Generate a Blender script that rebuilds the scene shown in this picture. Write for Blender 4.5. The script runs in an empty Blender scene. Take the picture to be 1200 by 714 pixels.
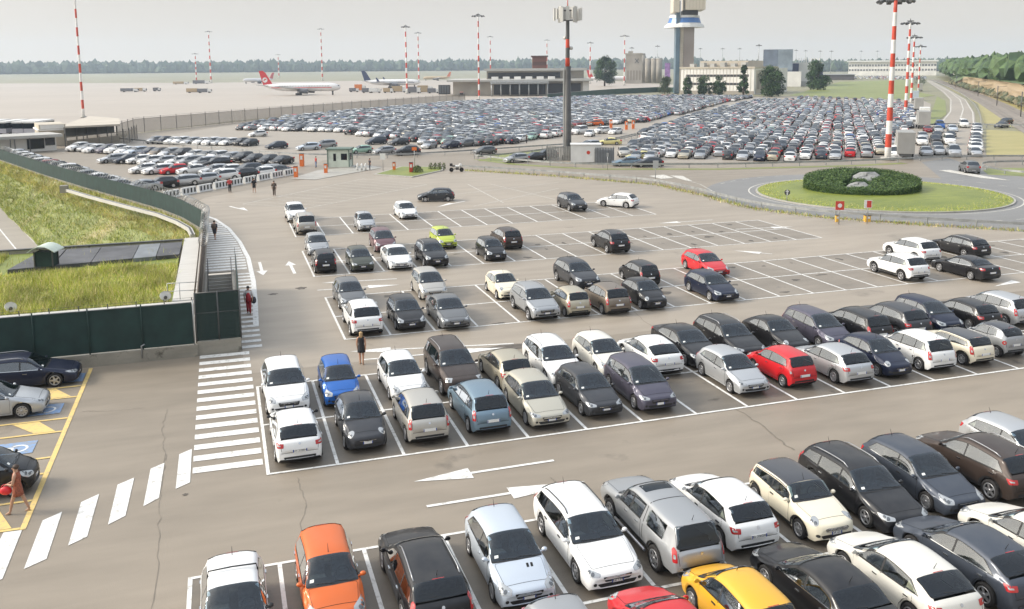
import bpy, bmesh, math, random
import numpy as np
from mathutils import Vector, Matrix
from mathutils.bvhtree import BVHTree

rnd = random.Random(7)
scene = bpy.context.scene
COL = scene.collection
R_ = math.radians

# ------------------------------------------------------------------ helpers
def tag(o, label=None, cat=None, group=None, kind=None):
    if label: o['label'] = label
    if cat: o['category'] = cat
    if group: o['group'] = group
    if kind: o['kind'] = kind
    return o

def empty(name, loc=(0, 0, 0), rz=0.0):
    o = bpy.data.objects.new(name, None)
    o.empty_display_size = .3
    o.location = loc
    o.rotation_euler = (0, 0, rz)
    COL.objects.link(o)
    return o

def thing(name, label, cat, loc=(0, 0, 0), rz=0.0, group=None):
    return tag(empty(name, loc, rz), label, cat, group)

def dup_tree(o, parent=None):
    c = o.copy()
    COL.objects.link(c)
    if parent is not None:
        c.parent = parent
    for ch in list(KIDS.get(o.as_pointer(), ())):
        d = dup_tree(ch, c)
        KIDS.setdefault(c.as_pointer(), []).append(d)
    return c

KIDS = {}

def link_mesh(name, me, parent=None, mats=()):
    o = bpy.data.objects.new(name, me)
    COL.objects.link(o)
    for m in mats:
        me.materials.append(m)
    if parent is not None:
        o.parent = parent
        KIDS.setdefault(parent.as_pointer(), []).append(o)
    return o

class MB:
    """collects simple shapes in one bmesh"""
    def __init__(self):
        self.bm = bmesh.new()
        self.mi = 0
    def face(self, pts, mi=None):
        vs = [self.bm.verts.new(p) for p in pts]
        f = self.bm.faces.new(vs)
        f.material_index = self.mi if mi is None else mi
        return f
    def box(self, x0, x1, y0, y1, z0, z1, M=None):
        P = [(x0, y0, z0), (x1, y0, z0), (x1, y1, z0), (x0, y1, z0), (x0, y0, z1), (x1, y0, z1), (x1, y1, z1), (x0, y1, z1)]
        if M is not None:
            P = [M @ Vector(p) for p in P]
        v = [self.bm.verts.new(p) for p in P]
        for q in ((3, 2, 1, 0), (4, 5, 6, 7), (0, 1, 5, 4), (1, 2, 6, 5), (2, 3, 7, 6), (3, 0, 4, 7)):
            f = self.bm.faces.new([v[i] for i in q])
            f.material_index = self.mi
        return self
    def beam(self, a, b, w, h=None, up=(0, 0, 1)):
        """box beam from a to b, width w, height h"""
        a, b = Vector(a), Vector(b)
        h = w if h is None else h
        d = (b - a)
        L = d.length
        d.normalize()
        u = Vector(up)
        if abs(d.dot(u)) > .98:
            u = Vector((1, 0, 0))
        s = d.cross(u).normalized()
        u = s.cross(d).normalized()
        M = Matrix(((d.x, s.x, u.x, a.x), (d.y, s.y, u.y, a.y), (d.z, s.z, u.z, a.z), (0, 0, 0, 1)))
        return self.box(0, L, -w / 2, w / 2, -h / 2, h / 2, M)
    def tube(self, pts, rads, n=8, caps=True, mis=None):
        pts = [Vector(p) for p in pts]
        if not isinstance(rads, (list, tuple)):
            rads = [rads] * len(pts)
        rings = []
        ref = None
        for i, p in enumerate(pts):
            d = (pts[min(i + 1, len(pts) - 1)] - pts[max(i - 1, 0)])
            if d.length < 1e-9:
                d = Vector((0, 0, 1))
            d.normalize()
            if ref is None:
                ref = Vector((1, 0, 0)) if abs(d.x) < .9 else Vector((0, 1, 0))
            s = (ref - d * ref.dot(d)).normalized()
            ref = s
            t = d.cross(s)
            rings.append([self.bm.verts.new(p + (s * math.cos(2 * math.pi * k / n) + t * math.sin(2 * math.pi * k / n)) * rads[i]) for k in range(n)])
        for i in range(len(rings) - 1):
            for k in range(n):
                f = self.bm.faces.new((rings[i][k], rings[i][(k + 1) % n], rings[i + 1][(k + 1) % n], rings[i + 1][k]))
                f.material_index = self.mi if mis is None else mis[i]
                f.smooth = n > 5
        if caps:
            for r, rev in ((rings[0], True), (rings[-1], False)):
                f = self.bm.faces.new(list(reversed(r)) if rev else r)
                f.material_index = self.mi
        return self
    def prism(self, poly, z0, z1, M=None):
        """closed polygon (x,y) ccw extruded from z0 to z1"""
        lo = [Vector((p[0], p[1], z0)) for p in poly]
        hi = [Vector((p[0], p[1], z1)) for p in poly]
        if M is not None:
            lo = [M @ p for p in lo]
            hi = [M @ p for p in hi]
        lv = [self.bm.verts.new(p) for p in lo]
        hv = [self.bm.verts.new(p) for p in hi]
        n = len(poly)
        for f in ([self.bm.faces.new(list(reversed(lv))), self.bm.faces.new(hv)] +
                  [self.bm.faces.new((lv[i], lv[(i + 1) % n], hv[(i + 1) % n], hv[i])) for i in range(n)]):
            f.material_index = self.mi
        return self
    def sphere(self, c, r, sc=(1, 1, 1), u=12, v=8, M=None):
        m = Matrix.Translation(c) @ Matrix.Diagonal((r * sc[0], r * sc[1], r * sc[2], 1))
        if M is not None:
            m = M @ m
        g = bmesh.ops.create_uvsphere(self.bm, u_segments=u, v_segments=v, radius=1, matrix=m)
        for vv in g['verts']:
            for f in vv.link_faces:
                f.smooth = True
                f.material_index = self.mi
        return self
    def build(self, name, mats, parent=None, smooth=False, recalc=False):
        if recalc:
            bmesh.ops.recalc_face_normals(self.bm, faces=self.bm.faces[:])
        me = bpy.data.meshes.new(name)
        if smooth:
            for f in self.bm.faces:
                f.smooth = True
        self.bm.to_mesh(me)
        self.bm.free()
        if not isinstance(mats, (list, tuple)):
            mats = [mats]
        return link_mesh(name, me, parent, mats)

# ------------------------------------------------------------------ materials
MATS = {}
def nodes_of(m):
    m.use_nodes = True
    nt = m.node_tree
    return nt, nt.nodes, nt.links, nt.nodes['Principled BSDF']

def mat(name, col, rough=.6, metal=0.0, spec=.5, coat=0.0, noise=None, bump=None, emit=None, transm=None):
    """principled material; noise=(scale, amount[, detail]) varies the colour in object space; bump=(scale, strength)"""
    if name in MATS:
        return MATS[name]
    m = bpy.data.materials.new(name)
    nt, N, L, b = nodes_of(m)
    b.inputs['Base Color'].default_value = (*col, 1)
    b.inputs['Roughness'].default_value = rough
    b.inputs['Metallic'].default_value = metal
    b.inputs['Specular IOR Level'].default_value = spec
    b.inputs['Coat Weight'].default_value = coat
    b.inputs['Coat Roughness'].default_value = .06
    if noise or bump:
        tc = N.new('ShaderNodeTexCoord')
    if noise:
        t = N.new('ShaderNodeTexNoise')
        t.inputs['Scale'].default_value = noise[0]
        t.inputs['Detail'].default_value = noise[2] if len(noise) > 2 else 5
        L.new(tc.outputs['Object'], t.inputs['Vector'])
        r = N.new('ShaderNodeValToRGB')
        a = noise[1]
        r.color_ramp.elements[0].position = .3
        r.color_ramp.elements[1].position = .7
        r.color_ramp.elements[0].color = (*[c * (1 - a) for c in col], 1)
        r.color_ramp.elements[1].color = (*[min(1, c * (1 + a)) for c in col], 1)
        L.new(t.outputs['Fac'], r.inputs['Fac'])
        L.new(r.outputs['Color'], b.inputs['Base Color'])
    if bump:
        t = N.new('ShaderNodeTexNoise')
        t.inputs['Scale'].default_value = bump[0]
        L.new(tc.outputs['Object'], t.inputs['Vector'])
        bp = N.new('ShaderNodeBump')
        bp.inputs['Strength'].default_value = bump[1]
        L.new(t.outputs['Fac'], bp.inputs['Height'])
        L.new(bp.outputs['Normal'], b.inputs['Normal'])
    if emit:
        b.inputs['Emission Color'].default_value = (*emit[0], 1)
        b.inputs['Emission Strength'].default_value = emit[1]
    MATS[name] = m
    return m

def paint(name, col, metal=0.0):
    """car paint under a clear coat with a film of road dust"""
    key = 'paint_' + name
    if key in MATS:
        return MATS[key]
    m = bpy.data.materials.new(key)
    nt, N, L, b = nodes_of(m)
    tc = N.new('ShaderNodeTexCoord')
    t = N.new('ShaderNodeTexNoise')
    t.inputs['Scale'].default_value = 2.2
    t.inputs['Detail'].default_value = 6
    L.new(tc.outputs['Object'], t.inputs['Vector'])
    mx = N.new('ShaderNodeMix')
    mx.data_type = 'RGBA'
    mr = N.new('ShaderNodeMapRange')
    mr.inputs[1].default_value = .35
    mr.inputs[2].default_value = .8
    mr.inputs[3].default_value = .0
    mr.inputs[4].default_value = .06
    L.new(t.outputs['Fac'], mr.inputs[0])
    ge = N.new('ShaderNodeNewGeometry')                      # dust settles on what faces up
    sx = N.new('ShaderNodeSeparateXYZ'); L.new(ge.outputs['Normal'], sx.inputs[0])
    up = N.new('ShaderNodeMapRange'); up.inputs[1].default_value = .55; up.inputs[2].default_value = .98; up.inputs[3].default_value = .05; up.inputs[4].default_value = 1
    L.new(sx.outputs['Z'], up.inputs[0])
    du = N.new('ShaderNodeMath'); du.operation = 'MULTIPLY'
    L.new(mr.outputs[0], du.inputs[0]); L.new(up.outputs[0], du.inputs[1])
    L.new(du.outputs[0], mx.inputs['Factor'])
    mx.inputs[6].default_value = (*col, 1)
    mx.inputs[7].default_value = (.36, .33, .28, 1)
    L.new(mx.outputs[2], b.inputs['Base Color'])
    b.inputs['Metallic'].default_value = metal
    b.inputs['Roughness'].default_value = .42 if metal else .35
    b.inputs['Coat Weight'].default_value = .38
    b.inputs['Specular IOR Level'].default_value = .3
    b.inputs['Coat Roughness'].default_value = .08
    MATS[key] = m
    return m

GLASS = mat('car_glass', (.007, .012, .017), .06, 0, .30, 0)
SGLASS = mat('car_side_glass', (.022, .024, .022), .05, 0, .9, .5)
def see_glass(name, tint, k=1.0):
    m = bpy.data.materials.new(name)
    m.use_nodes = True
    nt = m.node_tree; N, L = nt.nodes, nt.links
    N.remove(N['Principled BSDF'])
    t = N.new('ShaderNodeBsdfTransparent'); t.inputs[0].default_value = (*tint, 1)
    g = N.new('ShaderNodeBsdfGlossy'); g.inputs['Roughness'].default_value = .03; g.inputs[0].default_value = (.92, .95, .98, 1)
    f = N.new('ShaderNodeFresnel'); f.inputs[0].default_value = 1.52
    mu = N.new('ShaderNodeMath'); mu.operation = 'MULTIPLY'; mu.inputs[1].default_value = k; L.new(f.outputs[0], mu.inputs[0])
    x = N.new('ShaderNodeMixShader')
    L.new(mu.outputs[0], x.inputs[0]); L.new(t.outputs[0], x.inputs[1]); L.new(g.outputs[0], x.inputs[2])
    L.new(x.outputs[0], N['Material Output'].inputs['Surface'])
    MATS[name] = m
    return m
WSG = see_glass('windscreen_glass', (.48, .62, .70), 1.6)
SDG = see_glass('side_window_glass', (.60, .63, .56), 4.2)
RWG = see_glass('rear_window_glass', (.30, .37, .42), 1.3)
CLOTHS = mat('seat_cloth', (.10, .10, .105), .85, noise=(9, .3))
CLOTHB = mat('seat_cloth_beige', (.26, .235, .20), .85, noise=(9, .2))
DASH = mat('dashboard_plastic', (.030, .030, .033), .6)
GAP = mat('panel_gap', (.006, .006, .006), .8)
BLK = mat('black_plastic', (.018, .018, .019), .55, noise=(4, .3))
RUB = mat('tyre_rubber', (.017, .016, .016), .85, noise=(6, .35))
ALLOY = mat('alloy', (.42, .42, .43), .35, .75)
DALLOY = mat('dark_alloy', (.16, .16, .165), .4, .7)
CHROME = mat('chrome', (.62, .63, .64), .16, 1.0)
LAMP = mat('headlamp_glass', (.42, .43, .43), .14, .4, .6, .6)
LAMPD = mat('lamp_inner', (.10, .105, .11), .1, .3, .8, 1.0)
RED = mat('tail_lamp_red', (.42, .012, .015), .15, 0, .6, .8)
AMB = mat('indicator_amber', (.6, .2, .03), .2, 0, .6, .8)
PLATE = mat('plate_white', (.72, .72, .70), .45)
PBLUE = mat('plate_blue', (.02, .06, .30), .45)
INK = mat('plate_ink', (.02, .02, .025), .5)
STICK = mat('paper_sticker', (.75, .76, .72), .6)
# ------------------------------------------------------------------ cars
def pchip(pts):
    xs = [p[0] for p in pts]
    ys = [p[1] for p in pts]
    n = len(xs)
    h = [xs[i + 1] - xs[i] for i in range(n - 1)]
    d = [(ys[i + 1] - ys[i]) / h[i] for i in range(n - 1)]
    m = [0.0] * n
    m[0], m[-1] = d[0], d[-1]
    for i in range(1, n - 1):
        if d[i - 1] * d[i] > 0:
            w1, w2 = 2 * h[i] + h[i - 1], h[i] + 2 * h[i - 1]
            m[i] = (w1 + w2) / (w1 / d[i - 1] + w2 / d[i])
    def f(x):
        if x <= xs[0]: return ys[0]
        if x >= xs[-1]: return ys[-1]
        i = 0
        while x > xs[i + 1]: i += 1
        t = (x - xs[i]) / h[i]
        return ((1 + 2 * t) * (1 - t) ** 2 * ys[i] + t * (1 - t) ** 2 * h[i] * m[i] + t * t * (3 - 2 * t) * ys[i + 1] + t * t * (t - 1) * h[i] * m[i + 1])
    return f

# L, half width, H, front/rear axle (fraction), tyre radius, sill, nose height, cowl, header, peak, roof rear, glass bottom, deck
SPEC = {
 'hatch':   dict(L=3.98, W=.85, H=1.46, ax=(.20, .825), R=.30, sill=.20, nose=.70, cowl=(.265, .97), head=(.455, 1.405), peak=(.57, 1.46), rtop=(.86, 1.39), rbot=(.95, 1.02), deck=(.975, .95), dlo=(.80, .875), lamp='almond', tail='tall'),
 'compact': dict(L=4.22, W=.89, H=1.47, ax=(.20, .815), R=.315, sill=.19, nose=.68, cowl=(.275, .96), head=(.455, 1.40), peak=(.57, 1.47), rtop=(.86, 1.40), rbot=(.955, 1.03), deck=(.978, .95), dlo=(.81, .885), lamp='almond', tail='wide'),
 'fast':    dict(L=4.30, W=.90, H=1.46, ax=(.20, .815), R=.325, sill=.18, nose=.68, cowl=(.265, .96), head=(.45, 1.40), peak=(.56, 1.46), rtop=(.80, 1.37), rbot=(.945, 1.08), deck=(.975, .98), dlo=(.77, .86), lamp='swept', tail='wide'),
 'estate':  dict(L=4.66, W=.92, H=1.49, ax=(.195, .79), R=.335, sill=.19, nose=.69, cowl=(.275, .96), head=(.43, 1.40), peak=(.55, 1.485), rtop=(.885, 1.40), rbot=(.962, 1.02), deck=(.98, .95), dlo=(.88, .925), lamp='swept', tail='tall', rails=True, three=True),
 'sedan':   dict(L=4.62, W=.90, H=1.44, ax=(.19, .79), R=.325, sill=.18, nose=.69, cowl=(.275, .95), head=(.445, 1.37), peak=(.55, 1.44), rtop=(.735, 1.35), rbot=(.865, 1.06), deck=(.975, 1.0), dlo=(.74, .80), lamp='swept', tail='wide'),
 'mpv':     dict(L=4.22, W=.885, H=1.60, ax=(.195, .825), R=.315, sill=.20, nose=.76, cowl=(.215, 1.05), head=(.42, 1.54), peak=(.56, 1.60), rtop=(.885, 1.53), rbot=(.962, 1.06), deck=(.98, .97), dlo=(.86, .92), lamp='almond', tail='tall', three=True),
 'city':    dict(L=3.58, W=.80, H=1.53, ax=(.19, .84), R=.285, sill=.20, nose=.74, cowl=(.235, 1.02), head=(.42, 1.47), peak=(.56, 1.53), rtop=(.895, 1.45), rbot=(.965, 1.03), deck=(.98, .95), dlo=(.85, .90), lamp='almond', tail='tall'),
 'suv':     dict(L=4.42, W=.92, H=1.66, ax=(.195, .81), R=.355, sill=.30, nose=.88, cowl=(.27, 1.12), head=(.43, 1.58), peak=(.56, 1.66), rtop=(.865, 1.58), rbot=(.955, 1.15), deck=(.978, 1.06), dlo=(.83, .90), lamp='almond', tail='wide', rails=True, clad=True),
 'offroad': dict(L=4.62, W=.93, H=1.78, ax=(.185, .80), R=.37, sill=.34, nose=.95, cowl=(.26, 1.20), head=(.41, 1.70), peak=(.55, 1.78), rtop=(.90, 1.73), rbot=(.97, 1.20), deck=(.985, 1.12), dlo=(.89, .93), lamp='rect', tail='tall', rails=True, three=True, clad=True),
 'retro':   dict(L=3.70, W=.83, H=1.53, ax=(.185, .835), R=.295, sill=.20, nose=.72, cowl=(.255, 1.02), head=(.435, 1.47), peak=(.56, 1.53), rtop=(.81, 1.42), rbot=(.935, 1.06), deck=(.972, .96), dlo=(.79, .86), lamp='round', tail='tall'),
 'bubble':  dict(L=3.56, W=.81, H=1.48, ax=(.18, .83), R=.29, sill=.20, nose=.74, cowl=(.275, 1.0), head=(.43, 1.42), peak=(.56, 1.48), rtop=(.82, 1.37), rbot=(.945, 1.0), deck=(.972, .92), dlo=(.77, .84), lamp='round', tail='tall', doors2=True),
 'beetle':  dict(L=4.10, W=.87, H=1.49, ax=(.20, .815), R=.325, sill=.20, nose=.70, cowl=(.30, 1.0), head=(.445, 1.41), peak=(.54, 1.49), rtop=(.72, 1.40), rbot=(.885, 1.09), deck=(.965, .86), dlo=(.70, .79), lamp='round', tail='round', doors2=True),
 'mini':    dict(L=3.72, W=.845, H=1.41, ax=(.185, .845), R=.305, sill=.20, nose=.76, cowl=(.30, .98), head=(.41, 1.36), peak=(.56, 1.41), rtop=(.885, 1.35), rbot=(.955, 1.0), deck=(.975, .92), dlo=(.88, .905), lamp='round', tail='tall', doors2=True, clad=True, flatglass=True),
 'smart':   dict(L=2.69, W=.78, H=1.54, ax=(.19, .84), R=.29, sill=.22, nose=.80, cowl=(.20, 1.06), head=(.42, 1.49), peak=(.57, 1.54), rtop=(.86, 1.45), rbot=(.965, 1.10), deck=(.98, 1.0), dlo=(.76, .80), lamp='almond', tail='round', doors2=True),
 'pickup':  dict(L=5.15, W=.90, H=1.80, ax=(.185, .775), R=.385, sill=.44, nose=.98, cowl=(.265, 1.18), head=(.385, 1.68), peak=(.47, 1.76), rtop=(.925, 1.74), rbot=(.978, 1.14), deck=(.988, 1.10), dlo=(.60, .585), lamp='almond', tail='tall', clad=True, pickup=True),
 'van':     dict(L=4.95, W=.97, H=1.95, ax=(.19, .80), R=.335, sill=.26, nose=.92, cowl=(.18, 1.20), head=(.34, 1.85), peak=(.5, 1.95), rtop=(.945, 1.90), rbot=(.985, 1.10), deck=(.992, .98), dlo=(.90, .925), lamp='almond', tail='tall', three=True),
}

VARY = {'c': dict(lamp='swept', tail='wide'), 'd': dict(lamp='swept'), 'b': dict(tail='wide'), 't': dict(doors2=True), 'e': dict(lamp='swept', tail='wide'), 'norail': dict(rails=False), 'n': dict(tail='wide'), 'w': dict(lamp='almond')}
class Shape:
    def __init__(s, key, opt=()):
        q = dict(SPEC[key])
        for o in opt: q.update(VARY.get(o, {}))
        if 'short' in opt: q['L'] *= .93
        if 'low' in opt: q['H'] -= .03
        s.q = q
        s.round_nose = key in ('retro', 'bubble', 'beetle', 'mini', 'smart')
        s.L, s.W, s.H = q['L'], q['W'], q['H']
        n = q['nose']
        cf, cz = q['cowl']
        df, dz = q['deck']
        s.zt = pchip([(0, .76 * n), (.005, .88 * n), (.017, .965 * n), (.05, 1.03 * n), (.5 * (.05 + cf), 1.03 * n + .62 * (cz - 1.03 * n)), (cf, cz),
                      q['head'], q['peak'], q['rtop'], q['rbot'], (df, dz), (.5 * (df + 1) + .002, dz * .86), (1, dz * .66)])
        rbf, rbz = q['rbot']
        s._zb = pchip([(0, .64 * n), (.03, .86 * n), (.08, .95 * n), (.16, n * 1.02), (cf, cz - .085), (.55, cz - .045), (rbf - .1, cz + .005), (.97, min(cz - .02, dz - .06)), (1, .58 * dz)])
        wp = [(0, .835), (.008, .90), (.03, .945), (.09, .975), (.18, .99), (.35, .998), (.6, 1), (.8, .992), (.9, .965), (.96, .935), (.985, .90), (1, .85)]
        if key in ('retro', 'bubble', 'beetle', 'mini', 'smart'):
            wp = [(0, .68), (.012, .78), (.04, .87), (.09, .94), (.18, .985), (.35, 1), (.6, 1), (.8, .985), (.9, .945), (.96, .88), (.985, .82), (1, .72)]
        s._w = pchip(wp)
        s.sill = q['sill']
        s.Ra = q['R'] + .055
    def X(s, f): return s.L / 2 - f * s.L
    def zbl(s, f): return min(s._zb(f), s.zt(f) - .03)
    def w(s, f):
        fl = sum(math.exp(-((f - a) * s.L / .42) ** 2) for a in s.q['ax'])
        return s.W * (s._w(f) * (1 - .015) + .015 * fl)
    def zbot(s, f):
        z = s.sill
        if f < .03: z += .10 * (1 - f / .03)
        if f > .96: z += .16 * (f - .96) / .04
        for a in s.q['ax']:
            dx = (f - a) * s.L
            if abs(dx) < s.Ra:
                z = max(z, s.q['R'] + math.sqrt(max(0, s.Ra ** 2 - dx ** 2)))
        return z
    def top(s, f):
        """(half width at roof edge, z of roof edge, corner radius, crown)"""
        hG = s.zt(f) - s.zbl(f)
        t = .24 if s.q.get('flatglass') else .30
        wt = .955 * s.w(f) - t * hG
        r = min(.11, .55 * hG)
        crown = min(.05, .22 * hG)
        return wt, s.zt(f) - crown - r, r, crown
    def ring(s, f):
        w, zb, zl = s.w(f), s.zbot(f), s.zbl(f)
        wt, ze, r, cr = s.top(f)
        h = zl - zb
        wb = .955 * w
        P = [(0, zb), (max(.1, w - .30), zb), (.945 * w, zb), (.982 * w, zb + .22 * h), (w, zb + .48 * h), (.994 * w, zb + .76 * h), (.975 * w, zb + .93 * h), (wb, zl)]
        z1 = max(ze, zl + .25 * (s.zt(f) - zl))
        P += [(wb + (wt - wb) * .5, zl + (z1 - zl) * .5), (wt, z1), (wt - .28 * r, z1 + .68 * (s.zt(f) - cr - z1)), (wt - r * 1.1, s.zt(f) - cr),
              (wt * .62, s.zt(f) - cr * .38), (wt * .3, s.zt(f) - cr * .09), (0, s.zt(f))]
        return P
    def bow(s, x, y, z):
        u = x / (s.L / 2)
        k = max(0.0, 1 - (y / s.W) ** 2)
        if u > 0: return x + (.15 if s.round_nose else .085) * k * min(1, u / .98) ** 1.6
        return x - .085 * k * min(1, -u / .98) ** 2.5
    def stations(s, coarse=False):
        fs = set()
        step = .028 if not coarse else .09
        k = 0
        while k * step < 1:
            fs.add(round(k * step, 4)); k += 1
        fs |= {0, .003, .008, .014, .022, .032, .044, .96, .968, .976, .984, .99, .995, 1} if not coarse else {0, .012, .04, .95, .985, 1}
        for key in ('cowl', 'head', 'rtop', 'rbot', 'deck'):
            fs.add(s.q[key][0])
        for a in s.q['ax']:
            n = 7 if not coarse else 2
            for i in range(-n, n + 1):
                fs.add(a + math.sin(i / n * math.pi / 2) * s.Ra / s.L)
            for e in (-1, 1):
                fs.add(a + e * (s.Ra + .004) / s.L)
        fs = sorted(f for f in fs if 0 <= f <= 1)
        out = [fs[0]]
        for f in fs[1:]:
            if f - out[-1] > .0007: out.append(f)
        return out

def body_mesh(S, coarse=False):
    bm = bmesh.new()
    rings = []
    for f in S.stations(coarse):
        P = S.ring(f)
        x = S.X(f)
        if coarse:
            P = [P[i] for i in (0, 2, 4, 7, 9, 11, 14)]
        full = [(y, z) for y, z in P] + [(-y, z) for y, z in reversed(P[1:-1])]
        rings.append([bm.verts.new((S.bow(x, y, z), y, z)) for y, z in full])
    lf, lk = bm.faces.layers.float.new('f'), bm.faces.layers.int.new('k')
    FS = S.stations(coarse)
    n = len(rings[0])
    dark = {0, 1, n - 2, n - 1} if not coarse else {0, n - 1}
    for i in range(len(rings) - 1):
        for k in range(n):
            f = bm.faces.new((rings[i][k], rings[i + 1][k], rings[i + 1][(k + 1) % n], rings[i][(k + 1) % n]))
            f.smooth = True
            f.material_index = 1 if k in dark else 0
            f[lf] = (FS[i] + FS[i + 1]) / 2; f[lk] = min(k, n - 1 - k) + 1
    m = n // 2
    for r, rev in ((rings[0], False), (rings[-1], True)):      # nose and tail closed by strips across
        for k in range(m):
            a, b, c, d = r[k], r[k + 1], r[(n - k - 1) % n], r[(n - k) % n]
            vs = [v for v in (a, b, c, d)]
            u = []
            for v in vs:
                if v not in u: u.append(v)
            if len(u) > 2:
                f = bm.faces.new(u if not rev else list(reversed(u)))
                f.smooth = True
    bmesh.ops.recalc_face_normals(bm, faces=bm.faces[:])
    for e in bm.edges:
        if len(e.link_faces) == 2 and (e.link_faces[0].material_index != e.link_faces[1].material_index):
            e.smooth = False
    return bm

def roundpoly(pts, r=.03, n=3):
    out = []
    m = len(pts)
    for i in range(m):
        p0, p, p1 = Vector(pts[i - 1]), Vector(pts[i]), Vector(pts[(i + 1) % m])
        a, b = (p0 - p), (p1 - p)
        if a.length < 1e-6 or b.length < 1e-6: continue
        rr = min(r, a.length * .45, b.length * .45)
        A, B = p + a.normalized() * rr, p + b.normalized() * rr
        for k in range(n + 1):
            t = k / n
            out.append(tuple((1 - t) ** 2 * A + 2 * t * (1 - t) * p + t * t * B))
    return out

def circle(cx, cy, rx, ry=None, n=16):
    ry = rx if ry is None else ry
    return [(cx + rx * math.cos(2 * math.pi * k / n), cy + ry * math.sin(2 * math.pi * k / n)) for k in range(n)]

def decal(mb, bvh, O, e1, e2, d, poly, off, grid=.07, mirror=False, mi=0):
    """lays a flat outline on the body as a real panel that stands `off` proud of it"""
    bm = bmesh.new()
    vs = [bm.verts.new((p[0], p[1], 0)) for p in poly]
    try:
        bm.faces.new(vs)
    except ValueError:
        bm.free(); return
    us = [p[0] for p in poly]
    ws = [p[1] for p in poly]
    for ax, lo, hi in ((0, min(us), max(us)), (1, min(ws), max(ws))):
        n = int((hi - lo) / grid)
        for k in range(1, n + 1):
            c = lo + (hi - lo) * k / (n + 1)
            co = (c, 0, 0) if ax == 0 else (0, c, 0)
            no = (1, 0, 0) if ax == 0 else (0, 1, 0)
            bmesh.ops.bisect_plane(bm, geom=bm.verts[:] + bm.edges[:] + bm.faces[:], plane_co=co, plane_no=no, dist=1e-5)
    bmesh.ops.triangulate(bm, faces=[f for f in bm.faces if len(f.verts) > 4])
    O, e1, e2, d = Vector(O), Vector(e1), Vector(e2), Vector(d).normalized()
    pos = {}
    for v in bm.verts:
        o = O + e1 * v.co.x + e2 * v.co.y
        h, nn, _, _ = bvh.ray_cast(o - d * 3, d)
        if h is None:
            h, nn, _, _ = bvh.find_nearest(o)
        if nn.dot(d) > 0: nn = -nn
        pos[v] = h + nn * off
    for sgn in ((1, -1) if mirror else (1,)):
        mp = {v: mb.bm.verts.new((p.x, p.y * sgn, p.z)) for v, p in pos.items()}
        for f in bm.faces:
            vv = [mp[v] for v in f.verts]
            nrm = (vv[1].co - vv[0].co).cross(vv[-1].co - vv[0].co)
            dd = Vector((d.x, d.y * sgn, d.z))
            if nrm.dot(dd) > 0: vv.reverse()
            g = mb.bm.faces.new(vv)
            g.smooth = True
            g.material_index = mi
    bm.free()

def strip(mb, bvh, O, e1, e2, d, line, wid, off, mirror=False, mi=0):
    for a, b in zip(line, line[1:]):
        a, b = Vector(a), Vector(b)
        t = (b - a).normalized()
        n = Vector((-t.y, t.x)) * wid / 2
        decal(mb, bvh, O, e1, e2, d, [tuple(a - n), tuple(b - n), tuple(b + n), tuple(a + n)], off, .12, mirror, mi)

def wheel_meshes(R, w=.20, spokes=7, dark=False):
    key = (round(R, 3), spokes, dark)
    if key in WHEELS: return WHEELS[key]
    def lathe(mb, prof, n=24, mi=0):
        rs = [[mb.bm.verts.new((r * math.cos(2 * math.pi * k / n), y, r * math.sin(2 * math.pi * k / n))) for k in range(n)] for r, y in prof]
        for i in range(len(rs) - 1):
            for k in range(n):
                f = mb.bm.faces.new((rs[i][k], rs[i + 1][k], rs[i + 1][(k + 1) % n], rs[i][(k + 1) % n]))
                f.smooth = True; f.material_index = mi
    h = w / 2
    t = MB()
    lathe(t, [(.10, -h * .8), (.66 * R, -h * .9), (.93 * R, -h), (R, -h * .72), (R, h * .72), (.93 * R, h), (.70 * R, h * .9), (.66 * R, h * .55), (.02, h * .35)])
    bmesh.ops.recalc_face_normals(t.bm, faces=t.bm.faces[:])
    me = bpy.data.meshes.new('wheel'); t.bm.to_mesh(me); t.bm.free(); me.materials.append(RUB)
    r = MB()
    lathe(r, [(.70 * R, h * .90), (.70 * R, h * .97), (.62 * R, h * .97), (.60 * R, h * .6)])
    for k in range(spokes):
        a = 2 * math.pi * k / spokes
        for (r0, r1, w0, w1) in ((.02, .63 * R, .045, .03),):
            c, s_ = math.cos(a), math.sin(a)
            P = []
            for rr, ww, yy in ((r0, w0, h * .92), (r1, w1, h * .86)):
                for e in (-1, 1):
                    P.append((rr * c - e * ww * s_, yy, rr * s_ + e * ww * c))
            v = [r.bm.verts.new(p) for p in (P[0], P[1], P[3], P[2])]
            u = [r.bm.verts.new((p[0], p[1] - .03, p[2])) for p in (P[0], P[1], P[3], P[2])]
            r.bm.faces.new(v)
            for i in range(4):
                r.bm.faces.new((v[i], u[i], u[(i + 1) % 4], v[(i + 1) % 4]))
    lathe(r, [(.001, h * 1.0), (.055, h * .98), (.06, h * .8)], 12)
    bmesh.ops.recalc_face_normals(r.bm, faces=r.bm.faces[:])
    mr = bpy.data.meshes.new('rim'); r.bm.to_mesh(mr); r.bm.free(); mr.materials.append(DALLOY if dark else ALLOY)
    WHEELS[key] = (me, mr)
    return WHEELS[key]
WHEELS = {}
PAINTED = {'body', 'door', 'bonnet', 'wing_mirror', 'tailgate', 'fuel_flap', 'roof_panel'}
PROTO = {}

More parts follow.
